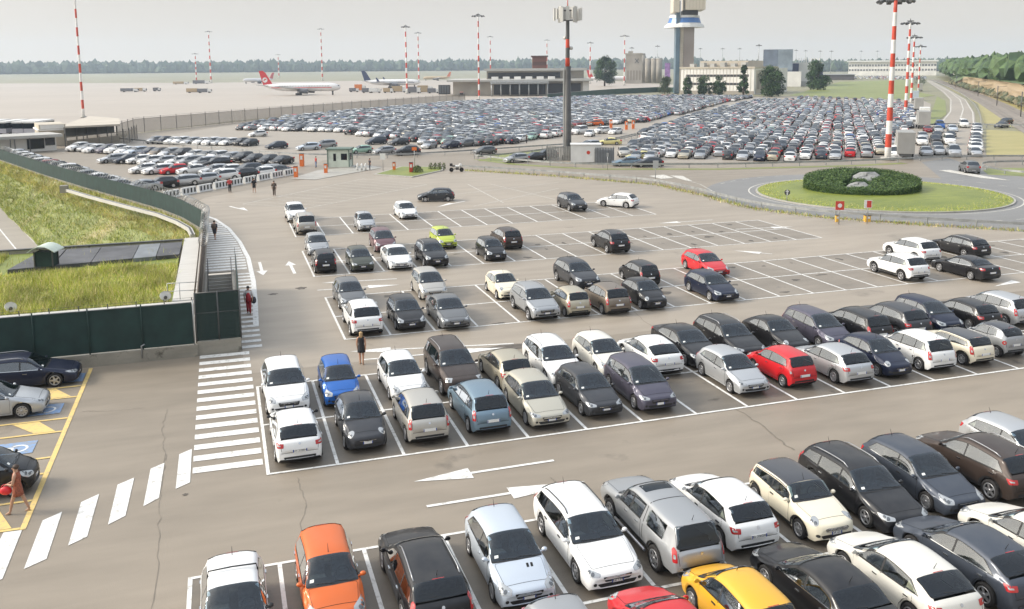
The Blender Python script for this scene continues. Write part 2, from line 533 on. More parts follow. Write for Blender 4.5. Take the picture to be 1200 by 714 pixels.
def build_car(key, opt=()):
    """one car of the kind with all its parts, nose towards +x, standing on z=0"""
    S = Shape(key, opt)
    q = S.q
    P0 = mat('paint_proto', (.5, .5, .5), .4)
    root = empty('parked_car')
    bm = body_mesh(S)
    bvh = BVHTree.FromBMesh(bm)
    L, W, R = S.L, S.W, q['R']
    fa, ra = q['ax']
    cf, cz = q['cowl']; hf, hz = q['head']; rtf, rtz = q['rtop']; rbf, rbz = q['rbot']
    # the openings for the windows are cut out of the shell
    lf, lk = bm.faces.layers.float['f'], bm.faces.layers.int['k']
    gone = []
    for f in bm.faces:
        u, k = f[lf], f[lk] - 1
        if k in (7, 8) and (cf + .06 < u < min(q['dlo']) - .005 or (q.get('pickup') and .665 < u < .855)): gone.append(f)
        if k >= 11 and (cf + .012 < u < hf - .006 or rtf + .006 < u < rbf - .004): gone.append(f)
    bmesh.ops.delete(bm, geom=gone, context='FACES')
    me = bpy.data.meshes.new('body'); bm.to_mesh(me); bm.free()
    body = link_mesh('body', me, root, [P0, BLK])
    X = S.X
    SY = ((0, 0, 0), (1, 0, 0), (0, 0, 1), (0, -1, 0))            # looking at the left side: (x, z)
    FX = ((0, 0, 0), (0, 1, 0), (0, 0, 1), (-1, 0, 0))            # looking at the nose: (y, z)
    RX = ((0, 0, 0), (0, 1, 0), (0, 0, 1), (1, 0, 0))             # looking at the tail: (y, z)
    TZ = ((0, 0, 0), (1, 0, 0), (0, 1, 0), (0, 0, -1))            # looking down: (x, y)
    gap = MB(); trim = MB()
    # ---- side glass
    fCt, fCb = q['dlo']
    N = 26
    f0 = cf + .035
    bot, topl = [], []
    for i in range(N + 1):
        f = f0 + (fCb - f0) * i / N
        bot.append((f, S.zbl(f) + .03))
    for i in range(N + 1):
        f = f0 + (fCt - f0) * i / N
        z = S.top(f)[1] - .012
        if z - (S.zbl(f) + .03) > .035:
            topl.append((f, z))
    fP = [.545 if not q.get('doors2') else .60]
    if q.get('three'): fP = [.50, .735]
    if q.get('pickup'): fP = [.46]
    if q.get('van'): fP = [.40, .7]
    cuts = [f0 - .05] + fP + [max(fCt, fCb) + .02]
    poly = [(f, z) for f, z in bot] + [(f, z) for f, z in reversed(topl)]
    def clip(poly, lo, hi):
        for a, sgn in ((lo, 1), (hi, -1)):
            out = []
            for i in range(len(poly)):
                p, n_ = poly[i - 1], poly[i]
                ip, in_ = (p[0] - a) * sgn >= 0, (n_[0] - a) * sgn >= 0
                if ip != in_:
                    t = (a - p[0]) / (n_[0] - p[0])
                    out.append((a, p[1] + t * (n_[1] - p[1])))
                if in_: out.append(n_)
            poly = out
            if not poly: return []
        return poly
    def toX(poly): return [(X(f), z) for f, z in poly]
    cx_ = sum(p[0] for p in poly) / len(poly); cz_ = sum(p[1] for p in poly) / len(poly)
    big = [(X(f + math.copysign(.007, f - cx_)), z + math.copysign(.016, z - cz_)) for f, z in poly]
    def frame_band(mb, fr, outer, inner, off, mirror=False):
        n_ = len(outer)
        for i in range(n_):
            j = (i + 1) % n_
            if (Vector(outer[i]) - Vector(outer[j])).length < .004: continue
            decal(mb, bvh, *fr, [outer[i], outer[j], inner[j], inner[i]], off, .2, mirror)
    thin = [(X(f - math.copysign(.011, f - cx_)), z - math.copysign(.022, z - cz_)) for f, z in poly]
    frame_band(trim, SY, big, thin, .004, True)
    if 'm' in opt or 'silverline' in opt or key in ('sedan',):
        cm = MB()
        strip(cm, bvh, *SY, [p for k_, p in enumerate(big[:N + 1]) if k_ % 3 == 0], .022, .008, True)
        cm.build('window_line', CHROME, root)
    for i in range(len(cuts) - 1):
        c = clip(poly, cuts[i] + .008, cuts[i + 1] - .008)
        if i: strip(trim, bvh, *SY, [(X(cuts[i]), S.zbl(cuts[i]) + .02), (X(cuts[i]), S.top(cuts[i])[1] - .005)], .085, .0045, True)
        if len(c) < 3: continue
        pts = []
        for p in toX(c):
            if not pts or (Vector(p) - Vector(pts[-1])).length > .012: pts.append(p)
        for sgn in (1, -1):
            g = MB()
            decal(g, bvh, *SY, pts, .006, .10)
            if sgn < 0:
                for v in g.bm.verts: v.co.y = -v.co.y
                bmesh.ops.reverse_faces(g.bm, faces=g.bm.faces[:])
            g.build('side_window', SDG, root)
    if q.get('pickup'):                                            # canopy glass behind the cab
        for sgn in (1, -1):
            g = MB()
            pp = roundpoly([(X(.655), 1.22), (X(.655), 1.55), (X(.70), 1.60), (X(.84), 1.58), (X(.865), 1.22)], .05)
            decal(g, bvh, *SY, pp, .006, .1)
            if sgn < 0:
                for v in g.bm.verts: v.co.y = -v.co.y
                bmesh.ops.reverse_faces(g.bm, faces=g.bm.faces[:])
            g.build('side_window', SDG, root)
        for zz in (0,):
            strip(gap, bvh, *SY, [(X(.628), .62), (X(.628), S.top(.628)[1] + .02)], .03, .003, True)
            strip(gap, bvh, *TZ, [(X(.628), -.72), (X(.628), .72)], .035, .003)
    # ---- doors with the dark gap round them
    zb = S.sill
    Rg = (S.Ra + .045) / L
    dA = max(cf + .03, fa + Rg)
    if q.get('doors2'):
        doors = [(dA, fP[0] + .02)]
    else:
        doors = [(dA, fP[0] + .002), (fP[0] + .002, min(fP[1] if q.get('three') and not q.get('van') else (fCb - .035), ra + Rg * .9))]
    if q.get('pickup'): doors = [(dA, .46), (.46, .60)]
    for (a, b) in doors:
        pp = []
        for t in range(7):
            f = a + (b - a) * t / 6
            pp.append((X(f), S.zbl(f) - .008))
        rear = [(X(b), S.zbl(b) - .22)]
        if b > ra - Rg:
            rear += [(X(ra - .62 * Rg), R + S.Ra * .95), (X(ra - Rg * .98), R + .12), (X(ra - Rg * 1.02), zb + .09)]
        else:
            rear += [(X(b), zb + .09)]
        pp += rear + [(X(a), zb + .09), (X(a), zb + .5)]
        pp = roundpoly(pp, .05, 2)
        cx = sum(p[0] for p in pp) / len(pp); cy = sum(p[1] for p in pp) / len(pp)
        decal(gap, bvh, *SY, [(p[0] + math.copysign(.010, p[0] - cx), p[1] + math.copysign(.010, p[1] - cy)) for p in pp], .0025, .12, True)
        for sgn in (1, -1):
            g = MB()
            decal(g, bvh, *SY, pp, .006, .09)
            if sgn < 0:
                for v in g.bm.verts: v.co.y = -v.co.y
                bmesh.ops.reverse_faces(g.bm, faces=g.bm.faces[:])
            dr = g.build('door', P0, root)
            h = MB()
            fx = b - .045
            hx = X(fx)
            hy = bvh.ray_cast(Vector((hx, 3, S.zbl(fx) - .13)), Vector((0, -1, 0)))[0]
            hy = hy.y if hy else W
            h.box(hx - .085, hx + .085, sgn * (hy + .012) - .018, sgn * (hy + .012) + .018, S.zbl(fx) - .15, S.zbl(fx) - .115)
            h.build('door_handle', BLK if 'dark' in opt else CHROME, dr)
    # ---- bonnet
    def hoodw(f): return .80 * S.w(f)
    fb0, fb1 = .052, cf - .018
    pp = [(X(fb0) + .06, y * hoodw(fb0) * .9) for y in (-1, -.5, 0, .5, 1)] if False else []
    for k in range(6):
        f = fb0 + (fb1 - fb0) * k / 5
        pp.append((X(f), hoodw(f) * (.93 + .07 * k / 5)))
    pp = pp + [(x, -y) for x, y in reversed(pp)]
    pp = roundpoly(pp, .07, 2)
    cx = sum(p[0] for p in pp) / len(pp)
    decal(gap, bvh, *TZ, [(p[0] + math.copysign(.010, p[0] - cx), p[1] + math.copysign(.010, p[1])) for p in pp], .0025, .12)
    g = MB(); decal(g, bvh, *TZ, pp, .006, .10); g.build('bonnet', P0, root)
    # ---- windscreen and rear window
    def slope_panel(fA, zA, fB, zB):
        A = Vector((X(fA), 0, zA)); B = Vector((X(fB), 0, zB))
        e2 = (B - A)
        ln = e2.length
        e2 = e2.normalized()
        nrm = Vector((-e2.z, 0, e2.x)) if fA < fB and zB > zA else Vector((e2.z, 0, -e2.x))
        return A, ln, e2, nrm
    A, ln, e2, nr = slope_panel(cf, cz, hf, hz)
    if nr.z < 0: nr = -nr
    wA = .955 * S.w(cf + .02) - .075
    wB = S.top(hf)[0] - .035
    fr = (A, (0, 1, 0), e2, -nr)
    wsp = roundpoly([(-wA, .02), (-wA * .5, -.015), (0, -.03), (wA * .5, -.015), (wA, .02), (wB, ln * .985), (wB * .5, ln * 1.0), (-wB * .5, ln * 1.0), (-wB, ln * .985)], .05, 2)
    frame_band(trim, fr, [(u * 1.025, v + (.016 if v > ln / 2 else -.05)) for u, v in wsp], [(u * .86, ln / 2 + (v - ln / 2) * .84) for u, v in wsp], .009)
    g = MB(); decal(g, bvh, *fr, wsp, .015, .06); ws = g.build('windscreen', WSG, root)
    g = MB(); decal(g, bvh, *fr, [(-wA * .86, .10), (-wA * .70, .10), (-wA * .68, .19), (-wA * .83, .19)], .020, .2); g.build('paper_sticker', STICK, ws)
    g = MB()
    for (u0, u1) in ((.80, .08), (.06, -.66)):
        strip(g, bvh, *fr, [(wA * u0, -.012), (wA * u1, .035)], .022, .026)
    g.build('wiper', BLK, root)
    A, ln, e2, nr = slope_panel(rbf, rbz, rtf, rtz)
    if nr.x > 0: nr = -nr
    wA = (.80 if not q.get('pickup') else .84) * S.w(rbf)
    wB = S.top(rtf)[0] - .05
    if q.get('pickup'): wB = .60
    fr = (A, (0, 1, 0), e2, -nr)
    lo = .04
    rwp = roundpoly([(-wA, lo), (-wA * .5, lo - .02), (wA * .5, lo - .02), (wA, lo), (wB, ln * .93), (-wB, ln * .93)], .07, 3)
    g = MB(); decal(g, bvh, *fr, rwp, .013, .06); rw = g.build('rear_window', RWG, root)
    frame_band(trim, fr, [(u * 1.03, ln / 2 + (v - ln / 2) * 1.05) for u, v in rwp], [(u * .86, ln / 2 + (v - ln / 2) * .80) for u, v in rwp], .008)
    g = MB(); strip(g, bvh, *fr, [(0, lo + .01), (wA * .45, lo + .05)], .02, .022); g.build('rear_wiper', BLK, root)
    # spoiler lip / high brake light
    if key not in ('sedan', 'beetle', 'pickup'):
        g = MB(); decal(g, bvh, *fr, [(-.16, ln * .955), (.16, ln * .955), (.16, ln * .985), (-.16, ln * .985)], .016, .05); g.build('brake_light', RED, root)
    # ---- nose: grille, intake, lamps
    n = q['nose']
    gr = MB()
    gw = .40 * W
    if key in ('retro', 'beetle', 'bubble', 'smart'):
        gp = [(-gw * .9, n * .74), (gw * .9, n * .74), (gw, n * .79), (-gw, n * .79)]
    elif key == 'mini':
        gp = [(-gw * 1.1, n * .66), (gw * 1.1, n * .66), (gw * 1.25, n * .80), (gw, n * .86), (-gw, n * .86), (-gw * 1.25, n * .80)]
    elif q.get('clad'):
        gp = [(-gw * 1.05, n * .66), (gw * 1.05, n * .66), (gw * 1.2, n * .86), (-gw * 1.2, n * .86)]
    else:
        gp = [(-gw, n * .64), (gw, n * .64), (gw * 1.2, n * .86), (-gw * 1.2, n * .86)]
    decal(gr, bvh, *FX, roundpoly(gp, .03, 2), .006, .1)
    grille = gr.build('grille', BLK if key != 'mini' else CHROME, root)
    g = MB()
    zc = sum(p[1] for p in gp) / len(gp)
    zs_ = [p[1] for p in gp]
    for k in range(3 if max(zs_) - min(zs_) > .08 else 1):
        z = min(zs_) + (max(zs_) - min(zs_)) * (k + .5) / 3 if max(zs_) - min(zs_) > .08 else zc
        strip(g, bvh, *FX, [(-gw * .95, z), (gw * .95, z)], .012, .011)
    decal(g, bvh, *FX, circle(0, max(zs_) - .012 if max(zs_) - min(zs_) < .08 else zc + .01, .048, .04), .016, .2)
    g.build('grille_trim', CHROME, grille)
    g = MB()
    ip = [(-.56 * W, S.sill + .11), (.56 * W, S.sill + .11), (.66 * W, S.sill + .22), (-.66 * W, S.sill + .22)]
    decal(g, bvh, *FX, roundpoly(ip, .04, 2), .005, .1)
    for sg in (-1, 1):
        decal(g, bvh, *FX, circle(sg * .73 * W, S.sill + .21, .055, .05, 10), .006, .1)
    g.build('air_intake', BLK, root)
    for sg in (1, -1):
        d = Vector((-1, -sg * .55, -.35)).normalized()
        e1 = Vector((0, 0, 1)).cross(d).normalized() * sg           # grows away from the centre line
        if e1.y * sg < 0: e1 = -e1
        u2 = d.cross(e1).normalized()
        if u2.z < 0: u2 = -u2
        O = Vector((X(.055), sg * .70 * W, n * .90))
        if q['lamp'] == 'round':
            lp = circle(-.01, .02, .125, .13, 18)
            O = Vector((X(.07), sg * .68 * W, n * .96))
        elif q['lamp'] == 'rect':
            lp = roundpoly([(-.16, -.10), (.14, -.09), (.16, .09), (-.16, .10)], .03)
        elif q['lamp'] == 'swept':
            lp = roundpoly([(-.25, -.075), (.02, -.10), (.20, .0), (.26, .12), (.05, .07), (-.24, .01)], .03)
        else:
            lp = roundpoly([(-.22, -.11), (.06, -.12), (.19, .0), (.22, .20), (.05, .13), (-.21, .03)], .04)
        g = MB(); decal(g, bvh, O, e1, u2, d, lp, .008, .08); hl = g.build('headlight', LAMP, root)
        g = MB(); decal(g, bvh, O, e1, u2, d, circle(-.03, -.025, .052, .05, 12), .013, .1); decal(g, bvh, O, e1, u2, d, circle(.075, .02, .042, .042, 12), .013, .1)
        g.build('lamp_reflector', LAMPD, hl)
    # ---- tail: lamps, tailgate gap, bumper insert
    dz = q['deck'][1]
    for sg in (1, -1):
        d = Vector((1, -sg * .62, -.05)).normalized()
        e1 = Vector((0, 0, 1)).cross(d).normalized()
        if e1.y * sg < 0: e1 = -e1
        u2 = Vector((0, 0, 1))
        O = Vector((X(.965), sg * .80 * W, dz * .93))
        if q['tail'] == 'tall':
            tp = roundpoly([(-.085, -.20), (.06, -.20), (.10, .13), (.04, .20), (-.05, .12)], .03)
        elif q['tail'] == 'round':
            tp = circle(0, -.10, .095, .10, 16)
        else:
            tp = roundpoly([(-.20, -.11), (.08, -.12), (.15, .05), (-.18, .04)], .03)
        g = MB(); decal(g, bvh, O, e1, u2, d, tp, .008, .07); tl = g.build('taillight', RED, root)
        g = MB()
        tb = [(u * .45, v * .28 - (.02 if q['tail'] != 'tall' else .04)) for u, v in tp] if q['tail'] != 'round' else circle(0, -.10, .04, .04, 10)
        decal(g, bvh, O, e1, u2, d, tb, .012, .1); g.build('reverse_lamp', LAMP, tl)
    tg = [(-.74 * W, dz * .62), (-.76 * W, dz * .98), (.76 * W, dz * .98), (.74 * W, dz * .62)]
    if key not in ('beetle',):
        strip(gap, bvh, *RX, [tg[1], tg[0], tg[3], tg[2]], .014, .003)
    g = MB()
    decal(g, bvh, *RX, roundpoly([(-.62 * W, S.sill + .12), (.62 * W, S.sill + .12), (.66 * W, S.sill + .24), (-.66 * W, S.sill + .24)], .03), .005, .12)
    g.build('bumper_insert', BLK, root)
    g = MB(); decal(g, bvh, *RX, circle(0, dz * .95, .045, .04), .012, .2); g.build('boot_emblem', CHROME, root)
    # ---- plates
    for end, z in ((1, S.sill + .27), (-1, dz * .70 if key != 'sedan' else dz * .66)):
        if key == 'pickup' and end < 0: z = .60
        o = bvh.ray_cast(Vector((end * 4, 0, z)), Vector((-end, 0, 0)))[0]
        o2 = bvh.ray_cast(Vector((end * 4, .24, z)), Vector((-end, 0, 0)))[0]
        x = o.x
        g = MB()
        wpl = .26 if end < 0 else .18
        xa, xb = sorted((x + end * .004, x + end * .022))
        g.box(xa, xb, -wpl, wpl, z - .055, z + .055)
        pl = g.build('number_plate', PLATE, root)
        g = MB(); xa, xb = sorted((x + end * .0222, x + end * .025))
        for sg in (-1, 1):
            g.box(xa, xb, sg * wpl * .93 - .016, sg * wpl * .93 + .016, z - .053, z + .053)
        g.build('plate_band', PBLUE, pl)
        CARPL[(key, end)] = (x + end * .024, z, wpl)
    # ---- mirrors, wheels, roof gear
    fm = cf + .05
    for sg in (1, -1):
        zm = S.zbl(fm) + .085
        ym = .955 * S.w(fm)
        g = MB()
        g.sphere((X(fm) - .01, sg * (ym + .085), zm), 1, (.07, .085, .062), 12, 8)
        for v in g.bm.verts:
            if v.co.x < X(fm) - .035: v.co.x = X(fm) - .035
        g.beam((X(fm), sg * (ym - .05), zm - .05), (X(fm), sg * (ym + .06), zm - .02), .05, .035)
        mo = g.build('wing_mirror', P0 if 'blackmirror' not in opt else BLK, root)
    spk = {'suv': 5, 'offroad': 6, 'pickup': 6, 'mini': 7, 'estate': 5, 'fast': 5, 'compact': 10}.get(key, 7)
    wme, rme = wheel_meshes(R, .205, spk, 'darkrim' in opt)
    for ax in q['ax']:
        for sg in (1, -1):
            o = link_mesh('wheel', wme, root)
            o.location = (X(ax), sg * (W * .985 - .105), R)
            o.rotation_euler = (0, 0, 0 if sg > 0 else math.pi)
            link_mesh('rim', rme, o)
    if (q.get('rails') or 'rails' in opt) and 'norail' not in opt:
        for sg in (1, -1):
            pts = []
            for k in range(9):
                f = hf + .04 + (rtf - .03 - hf - .04) * k / 8
                wt, ze, r, cr = S.top(f)
                pts.append((S.bow(X(f), wt, 0), sg * (wt - r * .9), S.zt(f) - cr + (.045 if 0 < k < 8 else .0)))
            g = MB(); g.tube(pts, .018, 6); g.build('roof_rail', BLK if 'dark' in opt else ALLOY, root)
    if 'bar' in opt:
        f = .62
        wt, ze, r, cr = S.top(f)
        g = MB(); g.tube([(X(f), -wt, ze), (X(f), -wt + .04, S.zt(f) + .05), (X(f), 0, S.zt(f) + .075), (X(f), wt - .04, S.zt(f) + .05), (X(f), wt, ze)], .02, 6)
        g.build('roof_bar', BLK, root)
    if 'blackroof' in opt or 'whiteroof' in opt:
        pp = []
        for k in range(9):
            f = hf + .012 + (rtf - hf - .012) * k / 8
            pp.append((X(f), S.top(f)[0] - .01))
        pp += [(x, -y) for x, y in reversed(pp)]
        g = MB(); decal(g, bvh, *TZ, pp, .008, .06)
        g.build('roof_skin', mat('black_roof', (.03, .03, .035), .35, coat=.7) if 'blackroof' in opt else mat('white_roof', (.75, .75, .72), .4, coat=.5), root)
    if 'sunroof' in opt or q.get('pickup'):
        f1, f2 = hf + .03, hf + .13
        ww = S.top(f1)[0] - .2
        g = MB(); decal(g, bvh, *TZ, roundpoly([(X(f1), ww), (X(f2), ww), (X(f2), -ww), (X(f1), -ww)], .05), .006, .12); g.build('sunroof', GLASS, root)
    if q.get('pickup'):
        for sg in (1, -1):
            g = MB(); g.tube([(X(fa + Rg), sg * (W + .02), .40), (X(ra - Rg), sg * (W + .02), .40)], .045, 8); g.build('side_step', ALLOY, root)
        g = MB(); g.box(X(1) - .16, X(1) + .02, -.72, .72, .46, .52); g.build('rear_step', BLK, root)
    if q.get('clad'):
        c = MB()
        for ax in q['ax']:
            pp = []
            for k in range(13):
                a = math.pi * (-.02 + 1.04 * k / 12)
                pp.append((X(ax) + (S.Ra - .0) * math.cos(a), R + (S.Ra + .002) * math.sin(a)))
            out = [(X(ax) + (S.Ra + .075) * math.cos(math.pi * (-.02 + 1.04 * k / 12)), R + (S.Ra + .075) * math.sin(math.pi * (-.02 + 1.04 * k / 12))) for k in range(13)]
            decal(c, bvh, *SY, pp + list(reversed(out)), .012, .05, True)
        strip(c, bvh, *SY, [(X(fa + Rg), S.sill + .07), (X(ra - Rg), S.sill + .07)], .12, .008, True)
        c.build('wheel_arch_trim', BLK, root)
    wt, ze, r, cr = S.top(.84 if key not in ('beetle',) else .6)
    fant = rtf - .03
    if key in ('city', 'retro', 'mini', 'bubble'): fant = hf + .03
    g = MB(); zt = S.zt(fant); g.tube([(X(fant), 0, zt - .01), (X(fant) - .10, 0, zt + .20)], [.012, .005], 5); g.build('aerial', BLK, root)
    if 'scoops' in opt:
        g = MB()
        for yy in (.18, .30):
            decal(g, bvh, *TZ, [(X(cf - .06), yy), (X(cf - .10), yy - .02), (X(cf - .10), yy + .05), (X(cf - .06), yy + .07)], .008, .1)
        g.build('bonnet_vent', GAP, root)
    # cabin
    zb0 = S.zbl(.5)
    xd = X(cf + .02)
    g = MB(); g.box(X(min(rbf, .95)) + .12, xd - .05, -W * .84, W * .84, S.sill + .10, zb0 - .30); g.build('cabin_floor', DASH, root)
    g = MB(); g.box(xd - .42, xd + .02, -W * .80, W * .80, zb0 - .30, zb0 - .035); g.sphere((xd - .30, W * .40, zb0 - .03), 1, (.14, .22, .07), 10, 6); g.build('dashboard', DASH, root)
    xs_ = X(hf) - .30
    cl = CLOTHB if 'beige' in opt or key in ('mini', 'pickup') else CLOTHS
    def seat(x, y, wd):
        g = MB()
        M = Matrix.Translation((x, y, zb0 - .30)) @ Matrix.Rotation(R_(-16), 4, 'Y')
        g.box(-.09, .06, -wd, wd, .0, .50, M); g.box(.0, .50, -wd, wd, -.02, .12, M)
        for yy in ((0,) if wd < .4 else (-wd * .6, wd * .6)): g.box(-.07, .03, yy - .13, yy + .13, .53, .72, M)
        bmesh.ops.bevel(g.bm, geom=g.bm.edges[:], offset=.03, segments=1, affect='EDGES')
        g.build('seat', cl, root)
    seat(xs_, W * .42, .25); seat(xs_, -W * .42, .25)
    if key not in ('smart',) : seat(min(xs_ - .62, X(rtf) + .62) if not q.get('pickup') else xs_ - .75, 0, W * .68)
    g = MB(); g.tube([(xd - .47 - .05 * math.sin(a), W * .42 + .18 * math.cos(a), zb0 - .02 + .17 * math.sin(a)) for a in [2 * math.pi * k / 14 for k in range(15)]], .018, 5, False); g.build('steering_wheel', DASH, root)
    gap.build('panel_gap', GAP, root)
    trim.build('window_trim', BLK, root)
    return root
CARPL = {}

def place_car(key, x, y, rz, col, label, group, opt=(), plate=None, z=0.0, cat='car', name='parked_car'):
    """the first car of a kind is the prototype itself, later ones are copies with all their parts"""
    pk = (key, tuple(sorted(opt)))
    if pk not in PROTO:
        PROTO[pk] = [build_car(key, opt), 0]
    root, used = PROTO[pk]
    o = root if not used else dup_tree(root)
    PROTO[pk][1] += 1
    o.name = name
    pm = paint(*COLOURS[col])
    for ch in KIDS.get(o.as_pointer(), ()):
        base = ch.name.split('.')[0]
        if base in PAINTED and not (base == 'wing_mirror' and 'blackmirror' in opt):
            ch.material_slots[0].link = 'OBJECT'
            ch.material_slots[0].material = pm
    o.location = (x, y, z)
    o.rotation_euler = (0, 0, rz)
    tag(o, label, cat, group)
    if plate:
        end, txt = plate
        px, pz, pw = CARPL[(key, end)]
        for ch in KIDS[o.as_pointer()]:
            if ch.name.startswith('number_plate') and (ch.data.vertices[0].co.x > 0) == (end > 0):
                plate_text(ch, txt, end, px, pz, pw)
    return o

def text_mesh(txt, size, ext=.001):
    cu = bpy.data.curves.new('lettering', 'FONT')
    cu.body = txt
    cu.size = size
    cu.align_x = 'CENTER'
    cu.align_y = 'CENTER'
    cu.extrude = ext
    o = bpy.data.objects.new('lettering', cu)
    COL.objects.link(o)
    bpy.context.view_layer.update()
    me = bpy.data.meshes.new_from_object(o.evaluated_get(bpy.context.evaluated_depsgraph_get()))
    bpy.data.objects.remove(o)
    bpy.data.curves.remove(cu)
    return me

def plate_text(pl, txt, end, px, pz, pw):
    me = text_mesh(txt, .105)
    M = Matrix.Rotation(R_(90) * end, 4, 'Z') @ Matrix.Rotation(R_(90), 4, 'X')
    me.transform(M)
    me.transform(Matrix.Translation((px, 0, pz)))
    o = link_mesh('plate_number', me, pl, [INK])
    return o

COLOURS = {
 'white': ('white', (.74, .74, .73), 0), 'cream': ('cream', (.72, .66, .52), 0), 'offwhite': ('offwhite', (.66, .64, .58), 0),
 'silver': ('silver', (.47, .48, .49), .55), 'lightgrey': ('lightgrey', (.36, .37, .38), .5), 'warmsilver': ('warmsilver', (.46, .44, .40), .5),
 'beige': ('beige', (.44, .40, .31), .45), 'champagne': ('champagne', (.50, .47, .39), .45), 'bronze': ('bronze', (.20, .165, .13), .45),
 'grey': ('grey', (.16, .165, .17), .45), 'charcoal': ('charcoal', (.042, .044, .05), .3), 'brown': ('brown', (.05, .036, .03), .3),
 'black': ('black', (.010, .010, .012), 0), 'navy': ('navy', (.009, .014, .036), .2), 'slate': ('slate', (.055, .065, .085), .35),
 'blue': ('blue', (.015, .11, .40), .2), 'skyblue': ('skyblue', (.17, .245, .31), .4), 'iceblue': ('iceblue', (.55, .60, .66), .4),
 'red': ('red', (.52, .016, .022), 0), 'darkred': ('darkred', (.19, .012, .015), .2), 'orange': ('orange', (.62, .13, .025), .15), 'yellow': ('yellow', (.70, .37, .03), 0),
 'lime': ('lime', (.42, .50, .06), 0), 'olive': ('olive', (.055, .06, .045), .3), 'violetgrey': ('violetgrey', (.085, .08, .11), .4), 'mint': ('mint', (.30, .46, .38), .1), 'burgundy': ('burgundy', (.16, .08, .09), .4),
 'lemon': ('lemon', (.62, .56, .25), 0),
}
# ------------------------------------------------------------------ camera (solved from the parking grid; metres, rows along x)
FPX, CPY, PITCH, ROLL, YAW = 1050.74, 231.13, .143, -.0075, .3132
CAM = Vector((-1.0, -32.04, 14.54))
_c, _s, _cp, _sp = math.cos(YAW), math.sin(YAW), math.cos(PITCH), math.sin(PITCH)
FW = Vector((_s * _cp, _c * _cp, -_sp))
_r0 = Vector((_c, -_s, 0))
_u0 = _r0.cross(FW)
RT = _r0 * math.cos(ROLL) + _u0 * math.sin(ROLL)
UP = -_r0 * math.sin(ROLL) + _u0 * math.cos(ROLL)
cam = bpy.data.cameras.new('camera')
camo = bpy.data.objects.new('camera', cam)
COL.objects.link(camo)
camo.matrix_world = Matrix(((RT.x, UP.x, -FW.x, CAM.x), (RT.y, UP.y, -FW.y, CAM.y), (RT.z, UP.z, -FW.z, CAM.z), (0, 0, 0, 1)))
cam.sensor_fit = 'HORIZONTAL'
cam.sensor_width = 36
cam.lens = FPX / 1200 * 36
cam.shift_y = -(357 - CPY) / 1200
cam.clip_start = .5
cam.clip_end = 30000
scene.camera = camo

def at(px, py, z=0.0):
    """surveyed position: the point at height z seen at a pixel of the 1200 x 714 photograph"""
    d = FW + RT * ((px - 600) / FPX) + UP * ((CPY - py) / FPX)
    return CAM + d * ((z - CAM.z) / d.z)
def pix(P):
    d = Vector(P) - CAM
    w = d.dot(FW)
    return 600 + FPX * d.dot(RT) / w, CPY - FPX * d.dot(UP) / w
def tall(base, ytop):
    """height of a thing standing at base whose top is seen at row ytop"""
    h = 5.0
    for _ in range(12):
        y0 = pix(base)[1]
        y1 = pix(Vector(base) + Vector((0, 0, h)))[1]
        h *= (y0 - ytop) / max(1e-6, y0 - y1)
    return h
def xy(px, py): 
    p = at(px, py)
    return (p.x, p.y)

# ------------------------------------------------------------------ sky, light, air
world = bpy.data.worlds.new('World')
scene.world = world
world.use_nodes = True
wn, wl = world.node_tree.nodes, world.node_tree.links
bg = wn['Background']
sky = wn.new('ShaderNodeTexSky')
sky.sky_type = 'NISHITA'
sky.sun_disc = False
SUN_AZ, SUN_EL = R_(-72), R_(33)          # azimuth from +y towards +x, elevation
sky.sun_elevation = SUN_EL
sky.sun_rotation = SUN_AZ
sky.air_density = 1.0
sky.dust_density = 6.0
sky.ozone_density = 1.0
# a thin even overcast veils the blue
mx = wn.new('ShaderNodeMix'); mx.data_type = 'RGBA'; mx.inputs['Factor'].default_value = .86
tcw = wn.new('ShaderNodeTexCoord')
sep = wn.new('ShaderNodeSeparateXYZ'); wl.new(tcw.outputs['Generated'], sep.inputs[0])
ramp = wn.new('ShaderNodeValToRGB')
ramp.color_ramp.elements[0].position = .0; ramp.color_ramp.elements[0].color = (6.25, 5.85, 5.25, 1)
ramp.color_ramp.elements[1].position = 1.0; ramp.color_ramp.elements[1].color = (6.6, 7.5, 8.9, 1)      # brighter overhead, as an overcast sky is
for ps, cc in ((.16, (4.75, 4.6, 4.38, 1)), (.5, (6.3, 6.9, 7.6, 1))):
    e_ = ramp.color_ramp.elements.new(ps); e_.color = cc
noi = wn.new('ShaderNodeTexNoise'); noi.inputs['Scale'].default_value = 2.2; noi.inputs['Detail'].default_value = 4
wl.new(tcw.outputs['Generated'], noi.inputs['Vector'])
mapn = wn.new('ShaderNodeMapRange'); mapn.inputs[3].default_value = .93; mapn.inputs[4].default_value = 1.07
wl.new(noi.outputs['Fac'], mapn.inputs[0])
vm = wn.new('ShaderNodeVectorMath'); vm.operation = 'SCALE'
wl.new(sep.outputs['Z'], ramp.inputs['Fac'])
wl.new(ramp.outputs['Color'], vm.inputs[0]); wl.new(mapn.outputs[0], vm.inputs['Scale'])
wl.new(sky.outputs['Color'], mx.inputs[6]); wl.new(vm.outputs['Vector'], mx.inputs[7])
